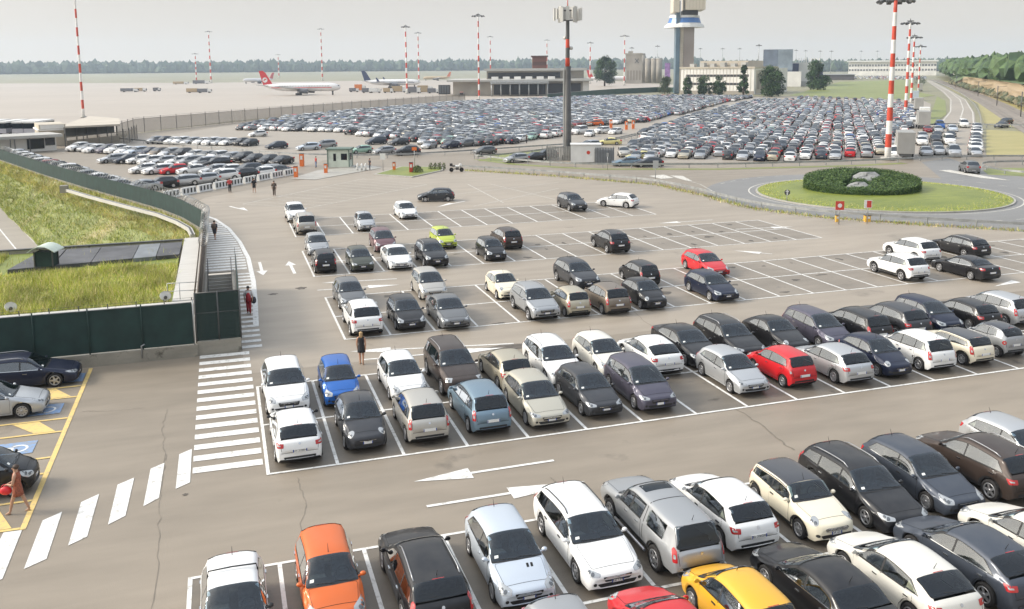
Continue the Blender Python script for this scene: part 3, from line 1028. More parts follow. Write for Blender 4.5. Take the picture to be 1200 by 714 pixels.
# the bright aureole round the veiled sun
SD = (math.sin(SUN_AZ) * math.cos(SUN_EL), math.cos(SUN_AZ) * math.cos(SUN_EL), math.sin(SUN_EL))
dt = wn.new('ShaderNodeVectorMath'); dt.operation = 'DOT_PRODUCT'; dt.inputs[1].default_value = SD
wl.new(tcw.outputs['Generated'], dt.inputs[0])
mxx = wn.new('ShaderNodeMath'); mxx.operation = 'MAXIMUM'; mxx.inputs[1].default_value = 0; wl.new(dt.outputs['Value'], mxx.inputs[0])
pw_ = wn.new('ShaderNodeMath'); pw_.operation = 'POWER'; pw_.inputs[1].default_value = 5; wl.new(mxx.outputs[0], pw_.inputs[0])
gl = wn.new('ShaderNodeVectorMath'); gl.operation = 'SCALE'; gl.inputs[0].default_value = (20, 18.6, 16.2); wl.new(pw_.outputs[0], gl.inputs['Scale'])
ad = wn.new('ShaderNodeVectorMath'); ad.operation = 'ADD'
wl.new(mx.outputs[2], ad.inputs[0]); wl.new(gl.outputs['Vector'], ad.inputs[1])
wl.new(ad.outputs['Vector'], bg.inputs['Color'])
bg.inputs['Strength'].default_value = .115
sl = bpy.data.lights.new('sun', 'SUN')
sl.energy = 2.3
sl.angle = R_(14)
sl.color = (1, .93, .82)
so = bpy.data.objects.new('sun', sl)
COL.objects.link(so)
sd = Vector((math.sin(SUN_AZ) * math.cos(SUN_EL), math.cos(SUN_AZ) * math.cos(SUN_EL), math.sin(SUN_EL)))
so.rotation_euler = (-sd).to_track_quat('-Z', 'Y').to_euler()
so.location = (-60, 20, 80)
vs = scene.view_settings
scene.display_settings.display_device = 'sRGB'
vs.view_transform = 'Standard'
vs.look = 'None'
vs.exposure = EXPOSURE = .35
vs.gamma = 1
scene.cycles.use_denoising = True
scene.cycles.max_bounces = 6
scene.cycles.volume_bounces = 1
scene.cycles.volume_step_rate = 4
scene.cycles.transparent_max_bounces = 20

# ------------------------------------------------------------------ ground materials
def ground_mat(name, c0, c1, s0=.06, s1=1.4, fine=40, rough=.5, spots=None, bump=.25):
    """broad patches, blotches and grit in world metres; spots=(colour, threshold, scale) adds stains with their own outline"""
    m = bpy.data.materials.new(name)
    nt, N, L, b = nodes_of(m)
    b.inputs['Roughness'].default_value = rough
    b.inputs['Specular IOR Level'].default_value = .5
    tc = N.new('ShaderNodeTexCoord')
    def noise(sc, det=6, ro=.55):
        t = N.new('ShaderNodeTexNoise'); t.inputs['Scale'].default_value = sc; t.inputs['Detail'].default_value = det; t.inputs['Roughness'].default_value = ro
        L.new(tc.outputs['Object'], t.inputs['Vector']); return t
    a, f, g = noise(s0), noise(s1), noise(fine, 3)
    mp = N.new('ShaderNodeMapping'); mp.inputs['Scale'].default_value = (.22, 1, 1)      # wheel tracks run along the aisles
    L.new(tc.outputs['Object'], mp.inputs['Vector']); L.new(mp.outputs[0], f.inputs['Vector'])
    def math_(op, x, y):
        n = N.new('ShaderNodeMath'); n.operation = op
        for i, v in enumerate((x, y)):
            if isinstance(v, (int, float)): n.inputs[i].default_value = v
            else: L.new(v, n.inputs[i])
        return n.outputs[0]
    s = math_('ADD', math_('MULTIPLY', a.outputs['Fac'], .35), math_('ADD', math_('MULTIPLY', f.outputs['Fac'], .40), math_('MULTIPLY', g.outputs['Fac'], .25)))
    r = N.new('ShaderNodeValToRGB')
    r.color_ramp.elements[0].position = .36; r.color_ramp.elements[1].position = .64
    r.color_ramp.elements[0].color = (*c0, 1); r.color_ramp.elements[1].color = (*c1, 1)
    L.new(s, r.inputs['Fac'])
    out = r.outputs['Color']
    if spots:
        t = noise(spots[2], 8, .65)
        rr = N.new('ShaderNodeMapRange'); rr.inputs[1].default_value = spots[1]; rr.inputs[2].default_value = spots[1] + .10
        L.new(t.outputs['Fac'], rr.inputs[0])
        x = N.new('ShaderNodeMix'); x.data_type = 'RGBA'; x.inputs[7].default_value = (*spots[0], 1)
        L.new(rr.outputs[0], x.inputs['Factor']); L.new(out, x.inputs[6]); out = x.outputs[2]
    L.new(out, b.inputs['Base Color'])
    if bump:
        bp = N.new('ShaderNodeBump'); bp.inputs['Strength'].default_value = bump; bp.inputs['Distance'].default_value = .02
        L.new(g.outputs['Fac'], bp.inputs['Height']); L.new(bp.outputs['Normal'], b.inputs['Normal'])
    MATS[name] = m
    return m

ASPH = ground_mat('asphalt', (.190, .160, .123), (.295, .248, .193), .05, .9, 30, spots=((.145, .123, .097), .64, .22))
BAYM = ground_mat('bay_asphalt', (.112, .096, .076), (.196, .167, .132), .12, 1.1, 30, spots=((.065, .057, .048), .60, .75))  # bays' own darker asphalt, its colour deepened for shade under parked cars
ASPH2 = ground_mat('far_sheen_asphalt', (.245, .208, .164), (.365, .312, .25), .05, .7, 24, spots=((.19, .163, .13), .64, .22))  # asphalt copy with the grazing sheen and haze of distance put into its colour
BAYM2 = ground_mat('far_sheen_bay_asphalt', (.175, .15, .12), (.275, .236, .19), .12, 1.0, 24, spots=((.11, .096, .08), .62, .75))  # farther bays lightened likewise, distance sheen mixed into the colour
ROADM = ground_mat('road_asphalt', (.165, .160, .153), (.215, .210, .202), .05, .8, 45)
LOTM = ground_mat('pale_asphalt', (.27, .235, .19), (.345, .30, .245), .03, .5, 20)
APRON = ground_mat('apron_concrete', (.33, .285, .235), (.42, .365, .305), .008, .12, 8, bump=0)
FIELD = ground_mat('field_grass', (.155, .145, .075), (.27, .245, .14), .006, .05, 1.5, bump=0)
GRASS = ground_mat('lawn_grass', (.11, .145, .018), (.23, .255, .04), .2, 1.5, 14, bump=.6)
LAWN2 = ground_mat('verge_grass', (.13, .165, .035), (.25, .26, .07), .05, .5, 8, bump=.4)
DRY = ground_mat('dry_grass', (.26, .235, .075), (.40, .335, .13), .05, .35, 6, bump=.4)
EARTH = ground_mat('bare_earth', (.30, .22, .13), (.42, .32, .19), .06, .4, 6, bump=.5)
CONC = ground_mat('weathered_concrete', (.30, .285, .25), (.42, .40, .36), .6, 3, 30, spots=((.17, .155, .13), .60, 1.1))
WALLC = ground_mat('stained_wall_concrete', (.21, .195, .16), (.32, .295, .245), .8, 3, 30, spots=((.10, .09, .07), .56, 1.6))
COPE = ground_mat('pale_coping', (.46, .44, .40), (.57, .55, .51), .5, 3, 30, spots=((.30, .28, .25), .64, 1.4))
def line_mat(name, col, wear=.565):
    m = bpy.data.materials.new(name)
    nt, N, L, b = nodes_of(m)
    b.inputs['Roughness'].default_value = .75
    tc = N.new('ShaderNodeTexCoord')
    t = N.new('ShaderNodeTexNoise'); t.inputs['Scale'].default_value = 3.5; t.inputs['Detail'].default_value = 9; t.inputs['Roughness'].default_value = .75
    L.new(tc.outputs['Object'], t.inputs['Vector'])
    r = N.new('ShaderNodeMapRange'); r.inputs[1].default_value = wear - .06; r.inputs[2].default_value = wear + .10; r.inputs[4].default_value = .75
    L.new(t.outputs['Fac'], r.inputs[0])
    x = N.new('ShaderNodeMix'); x.data_type = 'RGBA'
    x.inputs[6].default_value = (*col, 1); x.inputs[7].default_value = (.27, .25, .215, 1)
    L.new(r.outputs[0], x.inputs['Factor']); L.new(x.outputs[2], b.inputs['Base Color'])
    MATS[name] = m
    return m
WHITE = line_mat('road_paint_white', (.70, .69, .66))
FAINT = line_mat('worn_paint_white', (.58, .56, .51), .52)
YELL = line_mat('road_paint_yellow', (.68, .49, .18), .57)
BLUEP = line_mat('road_paint_blue', (.20, .31, .50), .50)
GREY = mat('galvanised_steel', (.36, .37, .37), .45, .6, noise=(1.5, .2))
STEEL = mat('dark_steel', (.10, .10, .10), .5, .5)
REDW = mat('mast_red', (.50, .055, .025), .5, noise=(.8, .2))
WHT = mat('mast_white', (.70, .69, .66), .5, noise=(.8, .12))
OFFW = mat('white_metal', (.66, .66, .64), .45, noise=(1, .1))
SCREEN = mat('green_screen', (.012, .034, .030), .8, noise=(1.2, .25), bump=(60, .3))
ORANGE = mat('orange_plastic', (.70, .16, .03), .5)

def sheet(name, pts, z, m, holes=(), kind='structure'):
    bm = bmesh.new()
    for loop in [pts] + list(holes):
        vs = [bm.verts.new((p[0], p[1], z)) for p in loop]
        for i in range(len(vs)): bm.edges.new((vs[i], vs[(i + 1) % len(vs)]))
    bmesh.ops.triangle_fill(bm, use_beauty=True, use_dissolve=False, edges=bm.edges[:])
    for f in bm.faces:
        f.normal_update()
        if f.normal.z < 0: f.normal_flip()
    me = bpy.data.meshes.new(name); bm.to_mesh(me); bm.free()
    return tag(link_mesh(name, me, None, [m]), kind=kind)

# ------------------------------------------------------------------ ground
FENCE = [xy(*p) for p in ((0, 188.5), (50, 206), (101, 222), (151, 236), (189, 247), (214, 257), (231, 267))]
FENCE = [(-72.0, 222.0)] + FENCE + [(-2.75, 52.0)]
PIT = [(-2.45, 15.62), (-.75, 15.62), (-.75, 35.2), (-2.45, 35.2)]
hole = [(-95, 15.62), (-.75, 15.62), (-.75, 35.2), (-2.75, 35.2)] + list(reversed(FENCE)) + [(-140, 222)]
sheet('ground', [(-3400, -110), (4700, -110), (4700, 3200), (-3400, 3200)], -.06, FIELD, [hole])
lot = [(-95, -70), (140, -70), (140, 5), (66, 28.6)] + [xy(*p) for p in ((1050, 261), (960, 254), (880, 244), (830, 230))] + \
      [xy(*p) for p in ((900, 215), (1200, 210), (1230, 180), (1155, 180), (1150, 150), (1062, 150), (1060, 118), (930, 113), (890, 113), (700, 113), (540, 119), (400, 131), (270, 143), (150, 158), (110, 168))] + \
      [(-72, 222)] + FENCE[1:] + [(-2.75, 35.2), (-2.75, 15.5), (-95, 15.5)]
sheet('car_park', lot, 0, ASPH, [[(-2.44, 15.63), (-.75, 15.62), (-.75, 35.19), (-2.44, 35.19)]])
sheet('apron', [xy(*p) for p in ((-250, 99), (-250, 190), (-60, 176), (90, 168), (150, 157), (270, 142), (400, 130), (540, 118), (700, 112), (770, 108), (800, 100), (690, 93.5), (600, 93.5), (450, 94.5), (250, 97))], -.03, APRON)
sheet('upper_car_park', [(-2.7, 52.5), (-2.7, 35.4), (-.5, 35.4), (-.5, 11.6), (140, 11.6), (66, 28.6)] + [xy(*p) for p in ((1050, 261), (960, 254.5), (880, 244.5), (830, 230.5), (770, 216.5), (700, 210.5), (640, 205.5), (540, 199.5), (440, 196), (370, 208), (330, 216), (240, 232), (225, 240), (236, 262))], .004, ASPH2)  # same lot surface farther off; its paler colour holds the grazing sheen
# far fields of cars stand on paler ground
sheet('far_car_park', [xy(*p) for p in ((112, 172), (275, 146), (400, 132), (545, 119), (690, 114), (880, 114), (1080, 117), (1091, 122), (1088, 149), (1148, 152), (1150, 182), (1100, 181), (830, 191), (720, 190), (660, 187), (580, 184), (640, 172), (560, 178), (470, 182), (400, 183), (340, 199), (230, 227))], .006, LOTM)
sheet('lawn', [xy(*p) for p in ((925, 112), (985, 96), (1068, 93.5), (1075, 108), (1096, 112), (1060, 117))], .02, LAWN2)
sheet('field', [xy(*p) for p in ((1089, 94), (1094, 94), (1116, 106), (1146, 122), (1154, 146), (1210, 152), (1300, 152), (1300, 128), (1205, 128), (1150, 110), (1110, 95))], .01, DRY)
sheet('field', [xy(*p) for p in ((1156, 152), (1212, 155), (1300, 158), (1300, 183), (1156, 184))], .01, DRY)
sheet('verge', [xy(*p) for p in ((1098, 113), (1108, 118), (1109, 134), (1093, 146), (1087, 146))], .012, LAWN2)
# the fields rise a little towards the woods
m = MB()
for k in range(24):
    a0, a1 = [Vector(((FW + RT * ((px - 600) / FPX)).x, (FW + RT * ((px - 600) / FPX)).y)).normalized() for px in (-200 + 45 * k, -200 + 45 * (k + 1))]
    for (d0, z0), (d1, z1) in (((1350, -.2), (2100, 3)), ((2100, 3), (3000, 9.5))):
        m.face([(CAM.x + a0.x * d0, CAM.y + a0.y * d0, z0), (CAM.x + a1.x * d0, CAM.y + a1.y * d0, z0), (CAM.x + a1.x * d1, CAM.y + a1.y * d1, z1), (CAM.x + a0.x * d1, CAM.y + a0.y * d1, z1)])
tag(m.build('far_field', FIELD, recalc=True), kind='structure')
# ------------------------------------------------------------------ roundabout
RC = Vector((70.0, 51.3, 0))
def ringpts(r, n=72, c=RC): return [(c.x + r * math.cos(2 * math.pi * k / n), c.y + r * math.sin(2 * math.pi * k / n)) for k in range(n)]
sheet('road', ringpts(19.3), .012, ROADM, [ringpts(13.4)])
sheet('road', [xy(*p) for p in ((1060, 263), (1200, 272), (1330, 275), (1330, 215), (1200, 208), (1150, 197), (1112, 186), (1080, 190), (1110, 215))], .006, ROADM)
sheet('road', [xy(*p) for p in ((1085, 94.5), (1091, 94.5), (1112, 105), (1132, 117), (1142, 132), (1144, 149), (1087, 149), (1105, 140), (1113, 130), (1113, 117), (1104, 108))], .016, LOTM)
m = MB()
n = 72
P0, P1 = ringpts(13.62), ringpts(13.42)
for k in range(n):
    j = (k + 1) % n
    m.face([(*P0[k], .0), (*P0[j], .0), (*P0[j], .14), (*P0[k], .14)])
    m.face([(*P0[k], .14), (*P0[j], .14), (*P1[j], .14), (*P1[k], .14)])
tag(m.build('kerb', CONC), kind='structure')
m = MB()
rr = [13.42, 12.7, 10, 6, .01]
zz = [.13, .16, .42, .62, .7]
rings = [[m.bm.verts.new((RC.x + r * math.cos(2 * math.pi * k / n), RC.y + r * math.sin(2 * math.pi * k / n), z)) for k in range(n)] for r, z in zip(rr, zz)]
for i in range(len(rings) - 1):
    for k in range(n):
        f = m.bm.faces.new((rings[i][k], rings[i][(k + 1) % n], rings[i + 1][(k + 1) % n], rings[i + 1][k])); f.smooth = True
tag(m.build('grass_island', GRASS), kind='structure')

def blades(name, pts_fn, count, hmin, hmax, mats, w=.03, lean=.4, seed=1):
    """uncountable grass: thousands of thin blades in one mesh"""
    r = random.Random(seed)
    V, F, MI = [], [], []
    for _ in range(count):
        x, y, z, k = pts_fn(r)
        if x is None: continue
        h = r.uniform(hmin, hmax) * k
        a = r.uniform(0, math.pi)
        dx, dy = math.cos(a) * w, math.sin(a) * w
        lx, ly = r.gauss(0, lean) * h, r.gauss(0, lean) * h
        i = len(V)
        V += [(x - dx, y - dy, z - .03), (x + dx, y + dy, z - .03), (x + lx, y + ly, z + h)]
        F.append((i, i + 1, i + 2)); MI.append(r.randrange(len(mats)))
    me = bpy.data.meshes.new(name)
    me.from_pydata(V, [], F)
    me.polygons.foreach_set('material_index', MI)
    return tag(link_mesh(name, me, None, mats), kind='stuff')
def gm(n, c): return mat(n, c, .7, noise=(.35, .35))
G1, G2, G3, G4 = gm('grass_blade_green', (.25, .31, .042)), gm('grass_blade_lime', (.44, .47, .075)), gm('grass_blade_straw', (.64, .54, .24)), gm('grass_blade_dark', (.09, .14, .025))
def isl(r):
    rad = 13.3 * math.sqrt(r.random()); a = r.uniform(0, 2 * math.pi)
    return RC.x + rad * math.cos(a), RC.y + rad * math.sin(a), .14 + .56 * (1 - (rad / 13.3) ** 1.3), 1
blades('island_grass', isl, 15000, .05, .16, [G1, G2, G2, G3], .035)

# hedge with the recessed figure cut through it
HC = Vector((68.6, 52.7))
HZ = .22
LEAFD = [mat('hedge_leaf_dark', (.025, .06, .012), .6), mat('hedge_leaf_mid', (.055, .11, .02), .6), mat('hedge_leaf_light', (.11, .17, .04), .6)]
cut = [xy(*p) for p in ()]
Hd = Vector((HC.x - CAM.x, HC.y - CAM.y)).normalized()
Hs = Vector((Hd.y, -Hd.x))
def hp(u, v): return (HC.x + Hs.x * u + Hd.x * v, HC.y + Hs.y * u + Hd.y * v)
def htop(v): return .95 + (v + 6.2) * .092                         # the clipped top leans towards the car park
def fromhp(px, py):
    z = 1.7
    for _ in range(5):
        p = at(px, py, z); d = Vector((p.x - HC.x, p.y - HC.y)); z = HZ + htop(d.dot(Hd))
    return (d.dot(Hs), d.dot(Hd))
CUTS = [[fromhp(*p) for p in q] for q in (((987, 216.2), (993, 212.8), (1003, 211.0), (1016, 211.4), (1021, 214.2), (1016, 216.6)), ((996.5, 208.6), (997, 205), (1005, 202.6), (1028, 202.6), (1034, 205), (1031, 207.5), (1020, 209.4)), ((984, 215), (989, 210.5), (998, 208), (1000, 209.5), (994, 213)), ((1016, 211.5), (1015, 209.3), (1021, 209.2), (1024, 212.5)))]
def inpoly(p, poly):
    c = False
    for i in range(len(poly)):
        a, b = poly[i - 1], poly[i]
        if (a[1] > p[1]) != (b[1] > p[1]) and p[0] < (b[0] - a[0]) * (p[1] - a[1]) / (b[1] - a[1]) + a[0]: c = not c
    return c
hedge = thing('hedge', 'round clipped green hedge with a figure cut out of its top on the roundabout', 'hedge', (HC.x, HC.y, HZ))
m = MB()
NB = 64
def hz(r, a): return htop(r * math.sin(a)) + .03 * math.sin(7 * a + r) + .02 * math.sin(13 * a - 2 * r)
core_cuts = CUTS
G = .22
K = int(6.6 / G)
for i in range(-K, K):                                            # core of square columns, left out where the figure is cut
    for j in range(-K, K):
        u, v = (i + .5) * G, (j + .5) * G
        if u * u + v * v > 6.15 ** 2 or any(inpoly((u, v), c) for c in CUTS): continue
        def solid(a, b): return a * a + b * b <= 6.15 ** 2 and not any(inpoly((a, b), c) for c in CUTS)
        z = hz(math.hypot(u, v), math.atan2(v, u)) - .08
        q = [hp(u + sx * G / 2, v + sy * G / 2) for sx, sy in ((-1, -1), (1, -1), (1, 1), (-1, 1))]
        loc = [(p[0] - HC.x, p[1] - HC.y) for p in q]
        m.face([(*p, z) for p in loc])
        for k, (du, dv) in enumerate(((0, -1), (1, 0), (0, 1), (-1, 0))):
            if not solid(u + du * G, v + dv * G):
                a, b = loc[k], loc[(k + 1) % 4]
                m.face([(*a, 0), (*b, 0), (*b, z), (*a, z)])
m.build('hedge_core', LEAFD[0], hedge)
V, F, MI = [], [], []
r = random.Random(5)
while len(F) < 26000:
    a = r.uniform(0, 2 * math.pi)
    if r.random() < .62:
        rad = 6.25 * math.sqrt(r.random()); u, v = rad * math.cos(a), rad * math.sin(a)
        if any(inpoly((u, v), c) for c in CUTS): continue
        z = hz(rad, a) + r.gauss(-.03, .05)
    else:
        rad = 6.2 + r.gauss(.04, .06); u, v = rad * math.cos(a), rad * math.sin(a)
        z = r.uniform(0, htop(v))
    x, y = hp(u, v); x -= HC.x; y -= HC.y
    s = r.uniform(.07, .15)
    d1 = Vector((r.gauss(0, 1), r.gauss(0, 1), r.gauss(0, .6))).normalized() * s
    d2 = Vector((r.gauss(0, 1), r.gauss(0, 1), r.gauss(0, .6))).normalized() * s
    i = len(V); V += [(x, y, z), (x + d1.x, y + d1.y, z + d1.z), (x + d2.x, y + d2.y, z + d2.z)]
    F.append((i, i + 1, i + 2)); MI.append(r.choice((0, 1, 1, 2, 2)))
me = bpy.data.meshes.new('leaves'); me.from_pydata(V, [], F); me.polygons.foreach_set('material_index', MI)
link_mesh('leaves', me, hedge, LEAFD)
GRAV = mat('pale_gravel', (.24, .24, .23), .9, noise=(4, .25), bump=(20, .6))
for c, lab in ((CUTS[0], 'pale gravel bed in the lower cut of the roundabout hedge'), (CUTS[1], 'pale gravel bed in the upper cut of the roundabout hedge')):
    m = MB()
    q = [hp(*p) for p in c]
    cx = sum(p[0] for p in q) / len(q); cy = sum(p[1] for p in q) / len(q)
    prev = None
    loops = []
    for sc, z in ((.92, -.9), (.90, -.28), (.75, -.12), (.02, -.03)):
        loops.append([m.bm.verts.new((cx + (p[0] - cx) * sc, cy + (p[1] - cy) * sc, HZ + z + htop((p[0] - HC.x) * Hd.x + (p[1] - HC.y) * Hd.y))) for p in q])
    for A, B in zip(loops, loops[1:]):
        for k in range(len(A)):
            f = m.bm.faces.new((A[k], A[(k + 1) % len(A)], B[(k + 1) % len(A)], B[k])); f.smooth = True
    tag(m.build('gravel_bed', GRAV, recalc=True), lab, 'gravel bed')

# ------------------------------------------------------------------ painted markings
def ribbon(mb, pts, w, z, closed=False):
    pts = [Vector((p[0], p[1])) for p in pts]
    n = len(pts)
    L_, Rr = [], []
    for i in range(n):
        a = pts[(i - 1) % n] if closed or i else pts[0]
        b = pts[(i + 1) % n] if closed or i < n - 1 else pts[-1]
        d = (b - a)
        d = d.normalized() if d.length > 1e-9 else Vector((1, 0))
        nn = Vector((-d.y, d.x)) * w / 2
        L_.append(pts[i] + nn); Rr.append(pts[i] - nn)
    for i in range(n if closed else n - 1):
        j = (i + 1) % n
        mb.face([(*Rr[i], z), (*Rr[j], z), (*L_[j], z), (*L_[i], z)])
BW, LB = 2.5, 4.76
ROWS = {'A': (0.0, -15.77), 'B': (0.0, 0.0), 'D': (4.84, 15.58), 'E': (4.765, 31.34), 'F': (4.78, 47.38)}
m = MB()
bays = MB()
bays2 = MB()
LW = .125
def grid(row, i0, i1, half0=0, half1=2, hl=None):
    x0, y0 = ROWS[row]
    ya, yb = y0 + half0 * LB, y0 + half1 * LB
    for i in range(i0, i1 + 1):
        x = x0 + i * BW
        m.face([(x - LW / 2, ya, .016), (x + LW / 2, ya, .016), (x + LW / 2, yb, .016), (x - LW / 2, yb, .016)])
    for h in range(half0, (half1 if hl is None else hl) + 1):
        y = y0 + h * LB
        m.face([(x0 + i0 * BW - LW / 2, y - LW / 2, .020), (x0 + i1 * BW + LW / 2, y - LW / 2, .020), (x0 + i1 * BW + LW / 2, y + LW / 2, .020), (x0 + i0 * BW - LW / 2, y + LW / 2, .020)])
    (bays if row in 'AB' else bays2).face([(x0 + i0 * BW, ya, .008), (x0 + i1 * BW, ya, .008), (x0 + i1 * BW, yb, .008), (x0 + i0 * BW, yb, .008)])
grid('A', -1, 18, 1, 2); grid('A', 2, 18, 0, 1, 0)
grid('B', 0, 24); grid('D', 0, 24); grid('E', 0, 17); grid('F', 0, 14)
tag(bays.build('bay_surface', BAYM), kind='structure')
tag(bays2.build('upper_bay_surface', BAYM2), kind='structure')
tag(m.build('bay_lines', WHITE), kind='structure')
# slanting strip of empty bays at the far side
m = MB()
q = [at(361, 244), at(500, 216.5), at(427, 209.5), at(284.5, 239.5)]
A0, A1, B1, B0 = [Vector((p.x, p.y)) for p in q]
for a, b in ((A0, A1), (B0, B1)): ribbon(m, [a, b], .14, .016)
for k in range(12):
    t = k / 11
    ribbon(m, [A0.lerp(A1, t), B0.lerp(B1, max(0, t - .02))], .12, .020)
for pa, pb in (((548, 216), (590, 238)), ((575, 216), (650, 234)), ((500, 232), (655, 214)), ((555, 242), (655, 221))):
    ribbon(m, [xy(*pa), xy(*pb)], .13, .018)
tag(m.build('worn_bay_lines', FAINT), kind='structure')
# ladder crossing along the fence, and the big slanted bars across the aisle
m = MB()
y = .95
while y < 14.9:
    m.face([(-2.62, y, .016), (-.14 - (y / 15) * .05, y - .05, .016), (-.14 - (y / 15) * .05, y + .47, .016), (-2.62, y + .5, .016)])
    y += 1.06
while y < 34.5:
    m.face([(-.52, y, .016), (.50, y, .016), (.50, y + .45, .016), (-.52, y + .45, .016)])
    y += 1.0
curve = [xy(*p) for p in ((300, 382), (299, 355), (297, 330), (291, 303), (281, 284), (268, 268), (252, 257), (243, 254))]
def cx_at(yy):
    for a, b in zip(curve, curve[1:]):
        if (a[1] - yy) * (b[1] - yy) <= 0 and a[1] != b[1]:
            return a[0] + (b[0] - a[0]) * (yy - a[1]) / (b[1] - a[1])
    return .4
y = 35.6
while y < 58:
    xr = cx_at(y) - .25
    if xr > -2.2: m.face([(-2.6, y, .016), (xr, y, .016), (xr, y + .58, .016), (-2.6, y + .58, .016)])
    y += 1.02
ribbon(m, curve, .32, .022)
for q in (((210.1, 533), (224.9, 526.6), (222.7, 565.8), (205.9, 573.4)), ((176.5, 549.9), (192.7, 542.9), (186.3, 584), (168, 593.8)),
          ((137.8, 568.6), (157.4, 560.2), (147, 605), (126.6, 615.4)), ((95.2, 589), (116.2, 579.3), (102.2, 629.4), (79.8, 640)),
          ((49.9, 610.6), (72.8, 600.3), (54.6, 655.5), (28, 667.5)), ((4.2, 624.6), (25.8, 621.8), (2.8, 679), (-30, 693))):
    m.face([(*xy(*p), .016) for p in reversed(q)])
tag(m.build('crosswalk', WHITE), kind='structure')
def arrow(mb, tail, head, sw, hl, hw, half=0):
    a, b = Vector(xy(*tail)), Vector(xy(*head))
    d = (b - a).normalized(); nn = Vector((-d.y, d.x))
    e = b - d * hl
    mb.face([(*(a - nn * sw / 2), .017), (*(e - nn * sw / 2), .017), (*(e + nn * sw / 2), .017), (*(a + nn * sw / 2), .017)])
    l, r_ = hw / 2, hw / 2
    if half: l, r_ = (hw * .75, sw / 2) if half > 0 else (sw / 2, hw * .75)
    mb.face([(*(e - nn * r_), .017), (*b, .017), (*(e + nn * l), .017)])
m = MB()
arrow(m, (649, 540), (485, 565), .15, 2.1, .85)
arrow(m, (500, 594), (686, 564.5), .15, 2.8, .85)
arrow(m, (602, 403), (410, 412.5), .15, 2.1, .85)
arrow(m, (425, 422), (590, 408), .15, 2.1, .85)
arrow(m, (372, 340.5), (468, 334), .15, 2.1, .85)
arrow(m, (465, 327), (377, 332), .15, 2.1, .85)
arrow(m, (304, 307.5), (308.5, 323), .22, 1.5, .8)
arrow(m, (345.5, 321), (338.5, 306.5), .22, 1.5, .8)
arrow(m, (269, 242), (291, 247.5), .25, 2.5, .9, 1)
arrow(m, (862, 269), (930, 266), .15, 2.1, .85)
arrow(m, (835, 258), (772, 262), .15, 2.1, .85)
arrow(m, (905, 298), (860, 294), .15, 2.1, .85)
arrow(m, (1195, 331), (1165, 336), .2, 2.6, .8, -1)
arrow(m, (545, 236), (512, 243), .2, 3.0, .9, -1)
tag(m.build('lane_arrows', WHITE), kind='structure')
# roundabout and road markings
m = MB()
ribbon(m, ringpts(14.4), .16, .024, True)
for k in range(40):
    a0 = 2 * math.pi * k / 40
    if -2.75 < math.atan2(math.sin(a0), math.cos(a0)) < 2.2:
        ribbon(m, [(RC.x + 18.6 * math.cos(a0 + t), RC.y + 18.6 * math.sin(a0 + t)) for t in (0, .035, .07)], .13, .024)
for q in (((1100, 200), (1113, 199.5), (1185, 212), (1150, 209)), ((785, 206), (800, 206.5), (812, 213), (800, 211)), ((760, 206.5), (778, 205), (790, 209), (775, 210))):
    m.face([(*xy(*p), .030) for p in reversed(q)])
ribbon(m, [xy(*p) for p in ((640, 206), (700, 212), (770, 218), (828, 231), (880, 245), (960, 256), (1050, 263))], .14, .024)
ribbon(m, [xy(*p) for p in ((600, 197), (700, 204), (790, 208), (820, 216), (845, 230))], .13, .026)
ribbon(m, [xy(*p) for p in ((1088, 95), (1112, 107), (1125, 117), (1129, 128), (1123, 147))], .3, .03)
ribbon(m, [xy(*p) for p in ((1086, 95), (1106, 108), (1114.5, 117), (1114, 131), (1105, 142))], .3, .03)
ribbon(m, [xy(*p) for p in ((1091, 95), (1131, 117), (1140, 132), (1141, 149))], .3, .03)
tag(m.build('road_lines', FAINT), kind='structure')
# yellow bays for disabled drivers, lower left
m = MB()
YX = -7.70
m.face([(YX - .09, -1.55, .016), (YX + .09, -1.55, .016), (YX + .09, 14.95, .016), (YX - .09, 14.95, .016)])
YB = [12.42, 10.94, 8.29, 6.80, 4.19, 2.73, .55, -1.45]
for yb in YB:
    m.face([(-14, yb - .07, .020), (YX - .1, yb - .07, .020), (YX - .1, yb + .07, .020), (-14, yb + .07, .020)])
for a, b in ((12.42, 10.94), (8.29, 6.80), (4.19, 2.73), (.55, -1.45)):
    for k in range(2):
        x1 = YX - .25 - k * 2.6
        m.face([(x1 - 1.9, a - .1, .018), (x1 - .9, b + .1, .018), (x1 - .1, b + .1, .018), (x1 - .9, a - .1, .018)])
tag(m.build('yellow_bay_lines', YELL), kind='structure')
m = MB(); w_ = MB()
for yc, xc in ((9.62, -8.95), (5.5, -9.3), (13.7, -8.6)):
    m.face([(xc - .85, yc - .62, .018), (xc + .75, yc - .62, .018), (xc + .75, yc + .62, .018), (xc - .85, yc + .62, .018)])
    M = Matrix.Translation((xc, yc, .022))
    ribbon(w_, [(xc + .15 + .33 * math.cos(a), yc - .05 + .33 * math.sin(a)) for a in [R_(d) for d in range(-150, 140, 20)]], .09, .023)   # wheel
    ribbon(w_, [(xc - .55, yc + .10), (xc - .05, yc + .08), (xc - .02, yc - .25), (xc + .05, yc - .42)], .10, .023)
    w_.face([(xc - .74 + .13 * math.cos(k * math.pi / 5), yc + .12 + .13 * math.sin(k * math.pi / 5), .023) for k in range(10)])
tag(m.build('blue_bay_squares', BLUEP), kind='structure')
tag(w_.build('wheelchair_symbols', WHITE), kind='structure')
